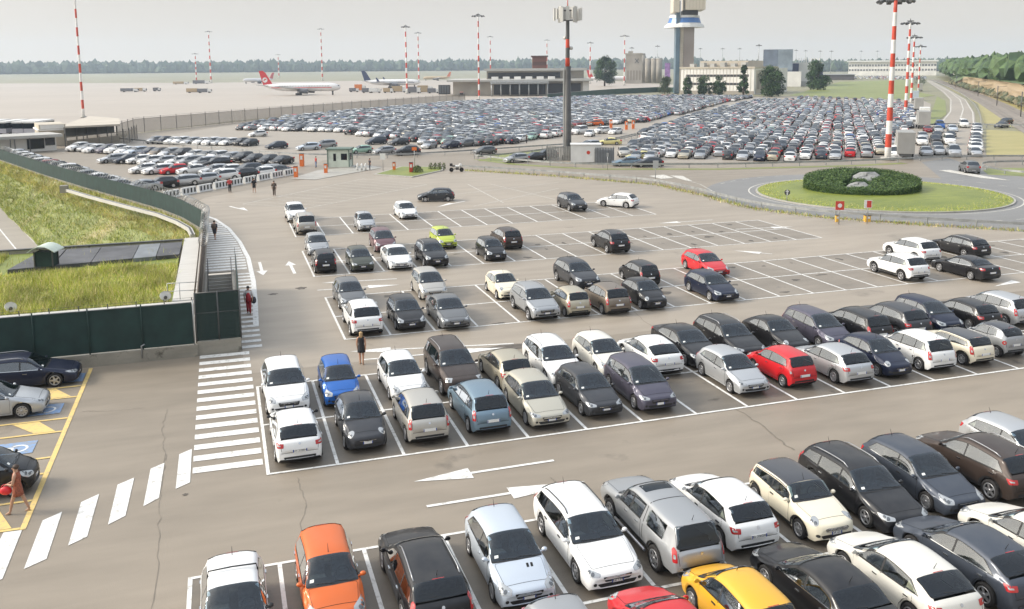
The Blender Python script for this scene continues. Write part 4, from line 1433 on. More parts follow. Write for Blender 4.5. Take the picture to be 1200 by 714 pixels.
# cracks and sealed joints
m = MB()
r = random.Random(3)
CRK = mat('crack_tar', (.185, .16, .13), .9)
def crack(p0, p1, w, n=26, amp=.05):
    a, b = Vector(xy(*p0)), Vector(xy(*p1))
    d = (b - a).normalized(); nn = Vector((-d.y, d.x)); o = 0; pts = []
    for k in range(n + 1):
        o += r.gauss(0, amp); o *= .9
        pts.append(a.lerp(b, k / n) + nn * o)
    for i in range(n):
        ww = w * r.uniform(.4, 1.2)
        ribbon(m, pts[i:i + 2], ww, .0125)
crack((348, 560), (362, 640), .018); crack((195, 532), (178, 714), .018); crack((860, 478), (935, 527), .075); crack((645, 560), (668, 578), .03)
crack((720, 345), (790, 405), .03); crack((95, 483), (170, 478), .02); crack((196, 480), (192, 540), .02); crack((650, 412), (700, 430), .03)
tag(m.build('asphalt_cracks', CRK), kind='structure')
m = MB()
ST_ = random.Random(19)
for row_, i1 in (('A', 16), ('B', 22), ('D', 22), ('E', 16)):
    for i in range(0, i1):
        for h_ in ((1,) if row_ == 'A' else (0, 1)):
            if ST_.random() < .75:
                x0 = ROWS[row_][0] + (i + .5) * BW + ST_.gauss(0, .25); y0 = ROWS[row_][1] + (h_ + ST_.choice((.22, .78))) * LB + ST_.gauss(0, .3)
                rx, ry, p1, p2 = ST_.uniform(.12, .42), ST_.uniform(.10, .40), ST_.uniform(0, 6), ST_.uniform(0, 6)
                m.face([(x0 + rx * (1 + .3 * math.sin(2 * a + p1) + .15 * math.sin(5 * a + p2)) * math.cos(a), y0 + ry * (1 + .3 * math.sin(3 * a + p2)) * math.sin(a), .0115) for a in [2 * math.pi * k / 20 for k in range(20)]])
tag(m.build('oil_stains', mat('oil_stain', (.085, .073, .058), .6, noise=(5, .35))), kind='structure')
m = MB()
for (px, py, rx, ry) in ((596, 407, 1.3, .5), (1008, 386, .8, .5), (353, 338, .35, .35), (217, 580, .09, .09), (320, 345, .3, .2)):
    p = at(px, py)
    m.face([(p.x + rx * (1 + .25 * math.sin(3 * a)) * math.cos(a), p.y + ry * (1 + .2 * math.sin(5 * a)) * math.sin(a), .012) for a in [2 * math.pi * k / 22 for k in range(22)]])
tag(m.build('tar_patches', mat('tar_patch', (.11, .095, .08), .85, noise=(3, .4))), kind='structure')
# ------------------------------------------------------------------ sunken site behind the green screens, left
Z0 = .6
sheet('planted_roof', [(-60, 24.8), (-4.35, 24.8), (-4.6, 45.2), (-60, 45.2)], .45, GRASS)
# slope down to the sunken road, road, far bank
edge = [(-10.6, 44.6), (-20.8, 77.3), (-32.2, 114), (-52, 178), (-66, 223)]
N_ = 46
def pl(pts, t):
    Ls = [0]
    for a, b in zip(pts, pts[1:]): Ls.append(Ls[-1] + math.dist(a, b))
    s = t * Ls[-1]
    for i in range(len(pts) - 1):
        if s <= Ls[i + 1] or i == len(pts) - 2:
            k = (s - Ls[i]) / max(1e-9, Ls[i + 1] - Ls[i])
            return (pts[i][0] + (pts[i + 1][0] - pts[i][0]) * k, pts[i][1] + (pts[i + 1][1] - pts[i][1]) * k)
topl = [(-3.1, 44.6), (-3.1, 52.0)] + list(reversed(FENCE[:-1]))
topl = [(p[0] - .1, p[1] - .15) for p in topl]
bm = bmesh.new()
W_ = 14
rr_ = random.Random(11)
rows_ = []
for i in range(N_ + 1):
    a, b = pl(topl, i / N_), pl(edge, i / N_)
    rows_.append([bm.verts.new((a[0] + (b[0] - a[0]) * j / W_ + rr_.gauss(0, .08), a[1] + (b[1] - a[1]) * j / W_, -5 * (j / W_) ** .9 + (.0 if j in (0, W_) else rr_.gauss(0, .10)))) for j in range(W_ + 1)])
for i in range(N_):
    for j in range(W_):
        f = bm.faces.new((rows_[i][j], rows_[i + 1][j], rows_[i + 1][j + 1], rows_[i][j + 1])); f.smooth = True
bmesh.ops.recalc_face_normals(bm, faces=bm.faces[:])
if sum(f.normal.z for f in bm.faces) < 0: bmesh.ops.reverse_faces(bm, faces=bm.faces[:])
SLOPEM = ground_mat('slope_grass', (.12, .155, .03), (.27, .28, .07), .12, .8, 7, spots=((.42, .33, .17), .56, .055), bump=.6)
me = bpy.data.meshes.new('grass_slope'); bm.to_mesh(me); bm.free()
tag(link_mesh('grass_slope', me, None, [SLOPEM]), kind='structure')
slope_tri = [(Vector(me.vertices[p.vertices[0]].co), Vector(me.vertices[p.vertices[1]].co), Vector(me.vertices[p.vertices[2]].co), Vector(me.vertices[p.vertices[3]].co)) for p in me.polygons]
def slp(r):
    a, b, c, d = r.choice(slope_tri[: int(len(slope_tri) * .62)])
    s, t = r.random(), r.random()
    p = a.lerp(b, s).lerp(d.lerp(c, s), t)
    return p.x, p.y, p.z, (.5 + 1.0 * r.random())
blades('slope_grass_tufts', slp, 60000, .12, .40, [G1, G2, G3, G4, G1], .024, .5, 3)
dry_tri = [q for k, q in enumerate(slope_tri) if k % W_ < 4]
def dryp(r):
    a, b, c, d = r.choice(dry_tri); s, t = r.random(), r.random()
    p = a.lerp(b, s).lerp(d.lerp(c, s), t)
    return p.x, p.y, p.z, .5 + r.random()
blades('dry_slope_grass', dryp, 34000, .10, .36, [G3, G3, G3, gm('dead_weed', (.36, .24, .11)), G2], .026, .5, 13)
wl_ = [(p[0] - 8.5, p[1] - 2.6) for p in edge]
sheet('sunken_road', [*edge, *reversed(wl_)], -5.0, LOTM)
m = MB(); ribbon(m, [(p[0] - 2.1, p[1] - .6) for p in edge], .16, -4.98); tag(m.build('sunken_road_line', WHITE), kind='structure')
bm_ = MB()
for a, b in zip(wl_, wl_[1:]): bm_.face([(*a, -5.0), (*b, -5.0), (b[0] - 16, b[1] - 5, 0), (a[0] - 16, a[1] - 5, 0)])
tag(bm_.build('far_bank', SLOPEM, recalc=True), kind='structure')
def roofg(r):
    x, y = r.uniform(-26, -4.5), r.uniform(24.9, 44.6)
    if -17 < x < -4.4 and 37.2 < y < 44.6 and r.random() < .97: return None, None, None, None
    n = .5 + .5 * math.sin(x * .9) * math.sin(y * .7 + x * .3)
    return x, y, .45, .55 + .8 * n
blades('tall_grass', roofg, 70000, .12, .55, [G1, G2, G2, G2, G3, G3], .022, .45, 4)
# portal wall under the roof edge and its hand rail line
t = thing('portal_wall', 'dark edge wall of the planted roof above the sunken road', 'wall', (-30, 45.4, 0))
m = MB(); m.box(-30, 25.5, -.15, .15, -5, .72); m.build('wall_face', WALLC, t)
m = MB(); m.box(-30, 25.6, -.2, .2, .72, .80); m.build('capping', STEEL, t)
# roof slabs
xs = [(-16.4, -13.1), (-13.0, -10.55), (-10.5, -7.75), (-7.7, -6.15), (-6.1, -4.5)]
SL = mat('dark_roof_slab', (.075, .075, .08), .55, noise=(.7, .4)); SLL = mat('pale_roof_panel', (.16, .175, .19), .4, noise=(.9, .25))
SL0 = [('dark roof slab at the left end under the small kiosk', SL), ('dark grey roof slab just right of the small kiosk', SL), ('dark roof slab between a grey slab and the pale panel', SL), ('pale blue grey panel among the dark roof slabs', SLL), ('dark roof slab beside the pale wall coping', SL)]
for (x0, x1), (lab, mm) in zip(xs, SL0):
    k0, k1 = (x0 + 16.4) / 12, (x1 + 16.4) / 12
    m = MB()
    m.prism([(x0 + (.6 if x0 < -16 else 0), 37.7 + 1.6 * k0), (x1, 37.7 + 1.6 * k1), (x1 + .05, 44.4), (x0 + .05 + (1.6 if x0 < -16 else 0), 44.4)], .42, .74)
    tag(m.build('roof_slab', mm), lab, 'roof slab', 'slabs on the planted roof')
# kiosk
b = at(55, 311, .74)
t = thing('vent_kiosk', 'small kiosk with curved pale roof standing on the dark slabs', 'kiosk', (b.x, b.y, .74), R_(-14))
m = MB(); m.box(-.6, .6, -.45, .45, 0, 1.05); m.build('housing', SCREEN, t)
m = MB()
for sx in (-.62, .62):
    for sy in (-.47, .47): m.box(sx - .04, sx + .04, sy - .04, sy + .04, 0, 1.1)
m.build('frame', STEEL, t)
m = MB()
pr = [(-.95 + 1.9 * k / 10, 1.12 + .42 * math.sin(math.pi * k / 10)) for k in range(11)]
for (x0, z0), (x1, z1) in zip(pr, pr[1:]):
    m.face([(x0, -.85, z0), (x1, -.85, z1), (x1, .85, z1), (x0, .85, z0)]); m.face([(x0, -.85, z0 - .05), (x0, .85, z0 - .05), (x1, .85, z1 - .05), (x1, -.85, z1 - .05)])
    for y in (-.85, .85): m.face([(x0, y, z0 - .05), (x1, y, z1 - .05), (x1, y, z1), (x0, y, z0)])
m.build('roof', mat('pale_kiosk_roof', (.52, .58, .50), .5, noise=(1.5, .15)), t)
# concrete coping walls
def wallbox(name, lab, x0, x1, y0, y1, z0, z1, m_, joints=0):
    cx, cy = (x0 + x1) / 2, (y0 + y1) / 2
    t = thing(name, lab, 'wall', (cx, cy, 0))
    m = MB()
    n = max(1, joints)
    if (x1 - x0) > (y1 - y0):
        for k in range(n): m.box(x0 - cx + (x1 - x0) * k / n + .012, x0 - cx + (x1 - x0) * (k + 1) / n - .012, y0 - cy, y1 - cy, z0, z1)
    else:
        for k in range(n): m.box(x0 - cx, x1 - cx, y0 - cy + (y1 - y0) * k / n + .012, y0 - cy + (y1 - y0) * (k + 1) / n - .012, z0, z1)
    m.build('coping', m_, t)
    return t
wallbox('coping_wall', 'long pale concrete coping along the front edge of the planted roof', -44, -2.95, 23.9, 24.75, -.06, .64, COPE, 9)
wallbox('coping_wall', 'broad pale concrete coping beside the stair fence', -4.35, -3.15, 24.8, 46.6, -.06, .66, COPE, 2)
m = MB()
for k in range(26):
    x = -3.2 - k * 1.55
    m.beam((x, 24.05, .64), (x, 23.95, 1.02), .05)
tt = thing('coping_posts', 'row of short dark wire posts along the long pale coping', 'wire fence', (0, 0, 0))
m.build('post_row', STEEL, tt)
m = MB()
for z in (.85, 1.0): m.beam((-3, 24.0, z), (-43, 24.0, z), .012)
m.build('wire', STEEL, tt)
for (px, py), lab in (((13, 361), 'left round white lamp on the pale coping'), ((194, 348), 'right round white lamp on the pale coping near the corner')):
    p = at(px, py, .9)
    t = thing('flood_lamp', lab, 'lamp', (p.x, p.y, .45), 0, 'round lamps on the coping')
    m = MB(); m.tube([(0, 0, 0), (0, 0, .45)], .04, 6); m.build('stem', STEEL, t)
    m = MB(); m.tube([(0, .06, .55), (0, -.02, .52), (0, -.05, .52)], [.26, .34, .30], 18); m.build('dish', OFFW, t)
    m = MB(); m.tube([(0, -.06, .44), (0, -.14, .42)], .10, 10); m.build('lens', STEEL, t)
# front fence: stained low wall, green screen, posts
t = thing('screen_fence', 'dark green screen fence on a stained low concrete wall beside the navy estate', 'fence', (-2.85, 15.35, 0))
m = MB(); m.box(-45, .15, -.14, .14, 0, .62); m.build('base_wall', WALLC, t)
m = MB(); m.box(-45, .0, -.02, .02, .66, 2.82); m.build('screen', SCREEN, t)
for k in range(19):
    m = MB(); m.tube([(-k * 2.45 + .02, -.06, .6), (-k * 2.45 + .02, -.06, 2.95)], .035, 8); m.build('post', GREY if k == 0 else SCREEN, t)
m = MB(); m.tube([(.06, -.02, 2.84), (-45, -.02, 2.84)], .025, 6); m.build('top_rail', GREY, t)
m = MB(); m.tube([(-2.5, -.16, .2), (-2.5, -.2, .85), (-2.35, -.2, .92)], .04, 8); m.build('pipe', GREY, t)
# ---- stair enclosure
t = thing('stair_enclosure', 'dark green mesh cage on a concrete base round the pedestrian stair', 'fence', (-1.6, 15.3, 0))
m = MB(); m.box(-1.13, 1.06, 0.0, .30, 0, .72); m.build('base_wall', WALLC, t)
MESH = bpy.data.materials.new('mesh_screen')
nt, N, L, b_ = nodes_of(MESH)
b_.inputs['Base Color'].default_value = (.014, .032, .028, 1); b_.inputs['Roughness'].default_value = .8; b_.inputs['Alpha'].default_value = .86
m = MB(); m.box(-1.10, 1.03, .13, .15, .74, 3.25); m.build('front_screen', MESH, t)
m = MB(); m.box(1.05, 1.07, .3, 14.0, .0, 2.9); m.build('right_screen', MESH, t)
for x in (-1.13, -.02, 1.06):
    m = MB(); m.tube([(x, .14, .7), (x, .14, 3.3)], .04, 8); m.build('post', STEEL, t)
m = MB(); m.tube([(-1.13, .14, 3.26), (1.06, .14, 3.26)], .03, 8); m.tube([(-1.13, .14, 2.2), (1.06, .14, 2.2)], .02, 6); m.build('rail', STEEL, t)
t = thing('stair', 'concrete pedestrian stair going down behind the green mesh cage', 'stair', (-1.6, 35.2, 0))
m = MB()
for k in range(26):
    y0 = -.32 * k
    m.box(-.84, .84, y0 - .32, y0, -.17 * (k + 1) - .4, -.17 * (k + 1))
m.build('steps', CONC, t)
m = MB()
for k in range(26): m.box(-.83, .83, -.32 * k - .315, -.32 * k - .25, -.17 * (k + 1) + .001, -.17 * (k + 1) + .012)
m.build('step_edges', STEEL, t)
m = MB()
m.box(-.98, -.86, -19.6, .1, -5.5, .12); m.box(.86, .98, -19.6, .1, -5.5, .12); m.box(-.86, .86, -19.7, -19.58, -5.5, .10)
m.build('side_walls', WALLC, t)
t = thing('stair_railing', 'dark steel hand railing looping round the head of the stair', 'railing', (-1.6, 35.2, 0))
m = MB()
for sx in (-.8, .8):
    m.tube([(sx, .1, 0), (sx, .1, 1.05), (sx, -.4, 1.05), (sx, -9, -3.6)], .028, 8)
    for k in range(10): m.tube([(sx, -.3 - .9 * k, -.5 * k - .1), (sx, -.3 - .9 * k, 1.0 - .5 * k)], .018, 6)
m.build('hand_rail', STEEL, t)
m = MB()
for k in range(9):
    y = .6 - 1.0 * k
    m.tube([(1.15, y, 0), (1.15, y, 1.1)], .022, 6)
    m.tube([(1.15 + .0, y + .5 * math.cos(a), .62 + .42 * math.sin(a)) for a in [2 * math.pi * q / 14 for q in range(15)]], .012, 5)
m.tube([(1.15, .6, 1.1), (1.15, -7.6, 1.1)], .025, 6)
m.build('loop_panel', STEEL, t)
m = MB()
for x in (-1.2, -2.3, -3.0): m.tube([(x, -10.3 - .1 * x, .6), (x, -10.3 - .1 * x, 1.7)], .022, 6)
for z in (1.2, 1.7): m.tube([(-1.2, -10.2, z), (-3.0, -10.0, z)], .022, 6)
m.build('side_rail', GREY, t)
# ---- screen fence along the back with coils of razor wire
t = thing('screen_fence', 'long dark green screen fence curving along the grass slope, topped with razor wire', 'fence', (0, 0, 0))
pts = [(-2.75, 35.3), (-2.75, 52.0)] + list(reversed(FENCE[:-1]))
fine = [pl(pts[1:], k / 60) for k in range(61)]
m = MB()
for a, b in zip(fine, fine[1:]): m.beam((*a, 1.08), (*b, 1.08), .04, 1.75)
m.build('screen', SCREEN, t)
m = MB()
for a, b in zip(fine, fine[1:]): m.beam((*a, .06), (*b, .06), .25, .30)
m.build('base_kerb', WALLC, t)
m = MB(); m.box(-2.79, -2.73, 15.6, 51.6, .1, 1.95); m.build('edge_screen', mat('rusty_mesh', (.10, .075, .055), .8, noise=(2, .4)), t)
m = MB()
for k in range(58):
    p = pl(pts, k / 57)
    m.tube([(*p, 0), (*p, 2.05), (p[0] + .25, p[1] + .1, 2.35)], .03, 5)
m.build('posts', STEEL, t)
m = MB()
coil = []
Lc = 0
for k in range(1500):
    tpar = k / 1500 * .62
    p = pl(pts, tpar)
    a = k * .62
    coil.append((p[0] + .10 + .33 * math.cos(a), p[1] + .05, 2.25 + .36 * math.sin(a)))
m.tube(coil, .022, 3, False)
m.build('razor_wire', GREY, t)
# channel along the slope foot of the fence
t = thing('cable_duct', 'pale concrete cable duct running along the top of the grass slope', 'duct', (0, 0, 0))
dp = [at(*p, .1) for p in ((78, 223), (105, 231), (150, 243), (185, 252), (208, 261), (222, 269), (226, 277))]
m = MB()
for a, b in zip(dp, dp[1:]): m.beam((a.x, a.y, .12), (b.x, b.y, .12), .42, .32)
m.build('duct_wall', COPE, t)
m = MB()
for a, b in zip(dp, dp[1:]): m.beam((a.x, a.y, .285), (b.x, b.y, .285), .16, .03)
m.build('duct_slot', STEEL, t)
m = MB(); m.box(dp[0].x - .7, dp[0].x + .2, dp[0].y - .4, dp[0].y + .5, -.2, .7); m.build('end_block', WALLC, t)

# ------------------------------------------------------------------ guard rails
def guardrail(lab, px, step=4.0, base=0, h=.72, start=0, mt=None, cat='guard rail'):
    P = [at(*p) for p in px]
    P = [(p.x, p.y) for p in P]
    # smooth
    for _ in range(2):
        Q = [P[0]]
        for a, b in zip(P, P[1:]):
            Q += [(a[0] * .75 + b[0] * .25, a[1] * .75 + b[1] * .25), (a[0] * .25 + b[0] * .75, a[1] * .25 + b[1] * .75)]
        P = Q + [P[-1]]
    t = thing('guard_rail', lab, cat, (*P[0], base))
    P = [(p[0] - P[0][0], p[1] - P[0][1]) for p in P]
    m = MB()
    for a, b in zip(P, P[1:]):
        m.beam((*a, h - .06), (*b, h - .06), .05, .10); m.beam((*a, h - .22), (*b, h - .22), .05, .10); m.beam((*a, h - .14), (*b, h - .14), .025, .12)
    m.build('rail', mt or GREY, t)
    Ln = sum(math.dist(a, b) for a, b in zip(P, P[1:]))
    n = min(99, int(Ln / step))
    for k in range(n + 1):
        q = pl(P, k / max(1, n))
        m = MB(); m.box(q[0] - .05, q[0] + .05, q[1] - .06, q[1] + .06, 0, h - .02); m.build('post', GREY, t)
    return t
guardrail('grey guard rail with dry weeds between the near car park and the roundabout', ((540, 199), (640, 205), (700, 210), (770, 216), (830, 230), (880, 243.5), (960, 254), (1050, 261), (1200, 270), (1330, 276)))
guardrail('grey guard rail along the far side of the approach road, below the white shed', ((556, 186), (600, 191), (650, 195), (700, 197), (840, 197), (900, 195.5), (1000, 193), (1060, 190), (1110, 187.5), (1145, 187), (1230, 187)))
guardrail('guard rail round the grass wedge right of the roundabout', ((1260, 210), (1185, 206), (1152, 200), (1150, 196), (1160, 194), (1230, 193)))
guardrail('low guard rail at the edge of the far car park behind the booth', ((140, 165.5), (250, 176), (330, 184), (420, 186), (470, 185), (540, 181), (640, 174), (700, 170), (745, 160)), 5)
guardrail('short guard rail from the telecom mast to the entrance kiosk', ((560, 187.5), (600, 184), (660, 176), (720, 168), (760, 158)), 4)
guardrail('guard rail on the outside of the motorway bend at the right', ((1092, 95), (1115, 104), (1138, 119), (1148, 134), (1150, 150)), 9, 0, .9)
guardrail('parapet rail of the overpass crossing at the right', ((1086, 150.5), (1120, 149), (1155, 150), (1215, 151.5)), 5, 0, 1.0)
# weeds under the near rail
RAILPX = [(545, 200), (640, 206), (700, 211), (770, 217), (830, 231), (880, 244.5), (960, 255), (1050, 262), (1200, 271)]
RW = [xy(*p) for p in RAILPX]
def weeds(r):
    p = pl(RW, r.random()); return p[0] + r.gauss(0, .35), p[1] + r.gauss(0, .35), 0, .4 + r.random()
blades('verge_weeds', weeds, 5000, .08, .36, [G3, G1, G1, gm('dead_weed', (.36, .24, .11))], .035, .5, 8)
RW2 = [xy(*p) for p in ((560, 187), (600, 192.5), (650, 196), (700, 198.5), (840, 198.5), (900, 197), (1000, 194.5), (1060, 191.5))]
m = MB(); ribbon(m, RW2, 1.5, .022); tag(m.build('grass_strip', LAWN2), kind='structure')
sheet('grass_patch', [xy(*p) for p in ((560, 189), (585, 181.5), (648, 174), (655, 181), (640, 189), (600, 189))], .02, LAWN2)
sheet('grass_patch', [xy(*p) for p in ((1158, 205), (1152, 200), (1160, 197), (1330, 197), (1330, 212))], .02, LAWN2)
# little planted island by the booth
q = [xy(*p) for p in ((437, 205.5), (470, 196), (520, 196.5), (519, 200.5), (483, 208.5))]
m = MB(); m.prism(list(reversed(q)) if False else q, 0, .14)
tag(m.build('traffic_island', CONC, recalc=True), kind='structure')
cq = (sum(p[0] for p in q) / 5, sum(p[1] for p in q) / 5)
sheet('island_lawn', [(cq[0] + (p[0] - cq[0]) * .92, cq[1] + (p[1] - cq[1]) * .92) for p in q], .15, GRASS)
sheet('booth_pavement', [xy(*p) for p in ((340, 210), (372, 200), (432, 194), (448, 197), (370, 211))], .05, CONC)
def bush(px, py, r_, h, lab, n=500, mats=None, seed=0):
    p = at(px, py)
    rr = random.Random(seed)
    t = thing('shrub', lab, 'shrub', (p.x, p.y, .1), 0, None if r_ > .5 else 'weeds on the traffic island')
    V, F, MI = [], [], []
    for k in range(n):
        a, b = rr.uniform(0, 6.283), rr.random() ** .5
        z = rr.random() * h
        f = math.sqrt(max(0, 1 - (z / h) ** 2)) * .9 + .1
        x, y = math.cos(a) * r_ * b * f, math.sin(a) * r_ * b * f
        s = .09
        d1 = Vector((rr.gauss(0, s), rr.gauss(0, s), rr.gauss(0, s))); d2 = Vector((rr.gauss(0, s), rr.gauss(0, s), rr.gauss(0, s)))
        i = len(V); V += [(x, y, z), (x + d1.x, y + d1.y, z + d1.z), (x + d2.x, y + d2.y, z + d2.z)]; F.append((i, i + 1, i + 2)); MI.append(rr.randrange(3))
    me = bpy.data.meshes.new('foliage'); me.from_pydata(V, [], F); me.polygons.foreach_set('material_index', MI)
    link_mesh('foliage', me, t, mats or [gm('shrub_a', (.09, .12, .03)), gm('shrub_b', (.16, .19, .05)), gm('shrub_c', (.05, .08, .02))])
    m = MB(); m.tube([(0, 0, -.1), (0, 0, h * .6)], [.05, .02], 5); m.build('stem', mat('bark', (.08, .06, .04), .9), t)
bush(489, 203, .9, .9, 'grey green shrub on the small traffic island', 700, None, 1)
for k, x in enumerate((505, 510, 515, 520)): bush(x, 199.5, .35, .9, 'scrubby weed at the right tip of the small traffic island', 160, None, 4 + k)

# ------------------------------------------------------------------ booth, barriers, signs
p = at(399, 196)
t = thing('booth', 'small grey green attendant booth with flat overhanging roof', 'booth', (p.x, p.y, .05), R_(-20))
wm = mat('booth_panel', (.50, .55, .47), .55, noise=(.8, .12)); wd = mat('booth_green', (.11, .16, .13), .5)
m = MB(); m.box(-1.6, 1.6, -1.2, 1.2, 0, 2.6); m.build('wall', wm, t)
m = MB(); m.box(-1.85, 1.85, -1.45, 1.45, 2.62, 2.86); m.build('roof', wd, t)
for x0, x1, y0, y1, z0, z1 in ((-.75, -.35, -1.22, -1.19, 1.0, 2.1), (.4, 1.3, -1.22, -1.19, 1.15, 2.1), (1.59, 1.62, -.7, .7, 1.1, 2.1), (-1.62, -1.59, -.6, .6, 1.1, 2.1)):
    m = MB(); m.box(x0, x1, y0, y1, z0, z1); m.build('window', GLASS, t)
m = MB()
for sx in (-1.6, 1.6):
    for sy in (-1.2, 1.2): m.box(sx - .07, sx + .07, sy - .07, sy + .07, 0, 2.6)
m.build('corner_post', wd, t)
m = MB(); m.box(-1.9, 2.3, -1.6, 1.5, -.05, .1); m.build('plinth', CONC, t)
def post_box(px, py, h, w, mt, name, lab, cat, grp=None):
    p = at(px, py)
    t = thing(name, lab, cat, (p.x, p.y, 0), R_(-18), grp)
    m = MB(); m.box(-w / 2, w / 2, -w / 2, w / 2, 0, h); m.build('housing', mt, t)
    m = MB(); m.box(-w / 2 - .03, w / 2 + .03, -w / 2 - .03, w / 2 + .03, h + .003, h + .06); m.build('lid', STEEL, t)
    m = MB(); m.box(-w * .3, w * .3, -w / 2 - .012, -w / 2 - .002, h * .55, h * .85); m.build('panel', OFFW, t)
RM = mat('ticket_red', (.50, .05, .03), .5)
post_box(347, 208, 1.5, .5, ORANGE, 'ticket_machine', 'orange ticket post left of the booth beside the striped barriers', 'ticket post', 'orange ticket posts')
post_box(354, 195, 1.9, .6, ORANGE, 'ticket_machine', 'tall orange ticket post at the entrance lane', 'ticket post', 'orange ticket posts')
post_box(382, 203, 1.3, .45, ORANGE, 'ticket_machine', 'short orange ticket post in front of the booth', 'ticket post', 'orange ticket posts')
post_box(462, 200, 1.2, .4, ORANGE, 'ticket_machine', 'orange ticket post at the left tip of the small island', 'ticket post', 'orange ticket posts')
post_box(482, 203, 1.5, .5, RM, 'fire_box', 'red box on a post standing on the small island', 'post box')
post_box(981, 260, .6, .3, mat('hydrant_yellow', (.62, .36, .05), .5), 'post_base', 'yellow base block at the foot of the red sign', 'post')
post_box(1016, 260, .6, .5, mat('hydrant_yellow', (.62, .36, .05), .5), 'post_base', 'yellow base block under the white sign', 'post')
def sign(px, py, h, w, ph, mt, lab, name='road_sign', shape='rect', face=None):
    p = at(px, py)
    t = thing(name, lab, 'sign', (p.x, p.y, 0), R_(-20))
    m = MB(); m.tube([(0, 0, 0), (0, 0, h + ph)], .045, 8); m.build('pole', GREY, t)
    m = MB()
    M = Matrix.Translation((0, -.06, h + ph / 2)) @ Matrix.Rotation(R_(90), 4, 'X')
    if shape == 'rect': m.prism([(-w / 2, -ph / 2), (w / 2, -ph / 2), (w / 2, ph / 2), (-w / 2, ph / 2)], -.015, .015, M)
    else: m.prism(circle(0, 0, w / 2, w / 2, 24), -.015, .015, M)
    pl_ = m.build('sign_plate', mt, t)
    if face:
        m = MB(); face(m, Matrix.Translation((0, -.06, h + ph / 2)) @ Matrix.Rotation(R_(90), 4, 'X')); m.build('sign_mark', face.mat, pl_)
    return t
def f_ring(m, M):
    m.prism(circle(0, 0, .2, .2, 20), .017, .02, M)
f_ring.mat = OFFW
def f_bar(m, M):
    m.prism([(-.07, -.3), (.07, -.3), (.07, .08), (-.07, .08)], .017, .02, M); m.prism([(.0, .32), (-.2, .06), (.2, .06)], .017, .02, M)
f_bar.mat = OFFW
def f_red(m, M):
    m.prism([(-.12, -.32), (.30, -.32), (.30, .32), (-.12, .32)], .017, .019, M)
f_red.mat = RM
sign(983, 263, 1.35, .78, .82, RM, 'red square sign by the guard rail in front of the grass island', face=f_ring)
sign(1016, 262, 1.45, .7, .75, OFFW, 'white sign with red mark by the guard rail in front of the grass island', face=f_red)
for sx in (): pass
sign(922, 237, .75, .62, .62, STEEL, 'small round dark blue sign on the left of the grass island', shape='round', face=f_bar)
sign(449, 200, 1.6, .8, .9, OFFW, 'white board on a post beside the small island')
sign(486, 197, 2.6, .7, .5, ORANGE, 'orange sign on a tall post behind the small island')
sign(768, 214, 1.8, .7, 1.0, mat('sign_back', (.42, .43, .42), .5, .3), 'pale sign back on two posts by the approach road')
sign(712, 199, 1.9, .3, .5, GREY, 'thin grey post on the verge of the approach road')
# white barrier segments with black stripes
ST = [at(193, 233), at(222, 228.5), at(252, 223), at(284, 217.5), at(305, 213.5), at(328, 208.5), at(346, 203.5)]
P0b, P1b = at(190, 233.5), at(346, 204)
dirb = (P1b - P0b); Lb = dirb.length; dirb.normalize()
angb = math.atan2(dirb.y, dirb.x)
nb = 9
ORD = ['nearest the razor wire', 'second from the razor wire', 'third from the razor wire', 'behind the man in red', 'just right of the man in red', 'in the middle of the line', 'third from the orange ticket post', 'second from the orange ticket post', 'nearest the orange ticket post']
proto = None
for k in range(nb):
    c = P0b + dirb * (Lb * (k + .5) / nb)
    lab = 'low white barrier block with black stripes, ' + ORD[k]
    if proto is None:
        t = thing('barrier_block', lab, 'barrier', (c.x, c.y, 0), angb, 'striped barrier blocks')
        hw = Lb / nb / 2 - .25
        m = MB(); m.prism([(-.28, 0), (.28, 0), (.22, .25), (.12, .85), (-.12, .85), (-.22, .25)], -hw, hw, Matrix.Rotation(R_(90), 4, 'Z') @ Matrix.Rotation(R_(90), 4, 'X'))
        m.build('block', OFFW, t)
        m = MB()
        for q in range(4):
            x = -hw + (q + .5) * 2 * hw / 4
            for sy in (1, -1):
                m.face([(x - .16, -.262 * sy, .20), (x + .10, -.262 * sy, .20), (x + .22, -.155 * sy, .72), (x - .04, -.155 * sy, .72)])
        m.build('stripes', mat('stripe_black', (.02, .02, .02), .6), t)
        proto = t
    else:
        d = dup_tree(proto); d.location = (c.x, c.y, 0); d['label'] = lab
# white posts by the booth
for k, (px, lab) in enumerate(((419, 'white plastic post left of the man at the booth'), (424, 'white plastic post, middle one beside the booth'), (428.5, 'white plastic post nearest the man at the booth'))):
    p = at(px, 200)
    t = thing('bollard', lab, 'bollard', (p.x, p.y, 0), 0, 'white posts by the booth')
    m = MB(); m.tube([(0, 0, 0), (0, 0, .95), (0, 0, 1.05)], [.13, .13, .05], 10); m.build('post', OFFW, t)
    m = MB(); m.tube([(0, 0, 0), (0, 0, .06)], .24, 12); m.build('base', STEEL, t)
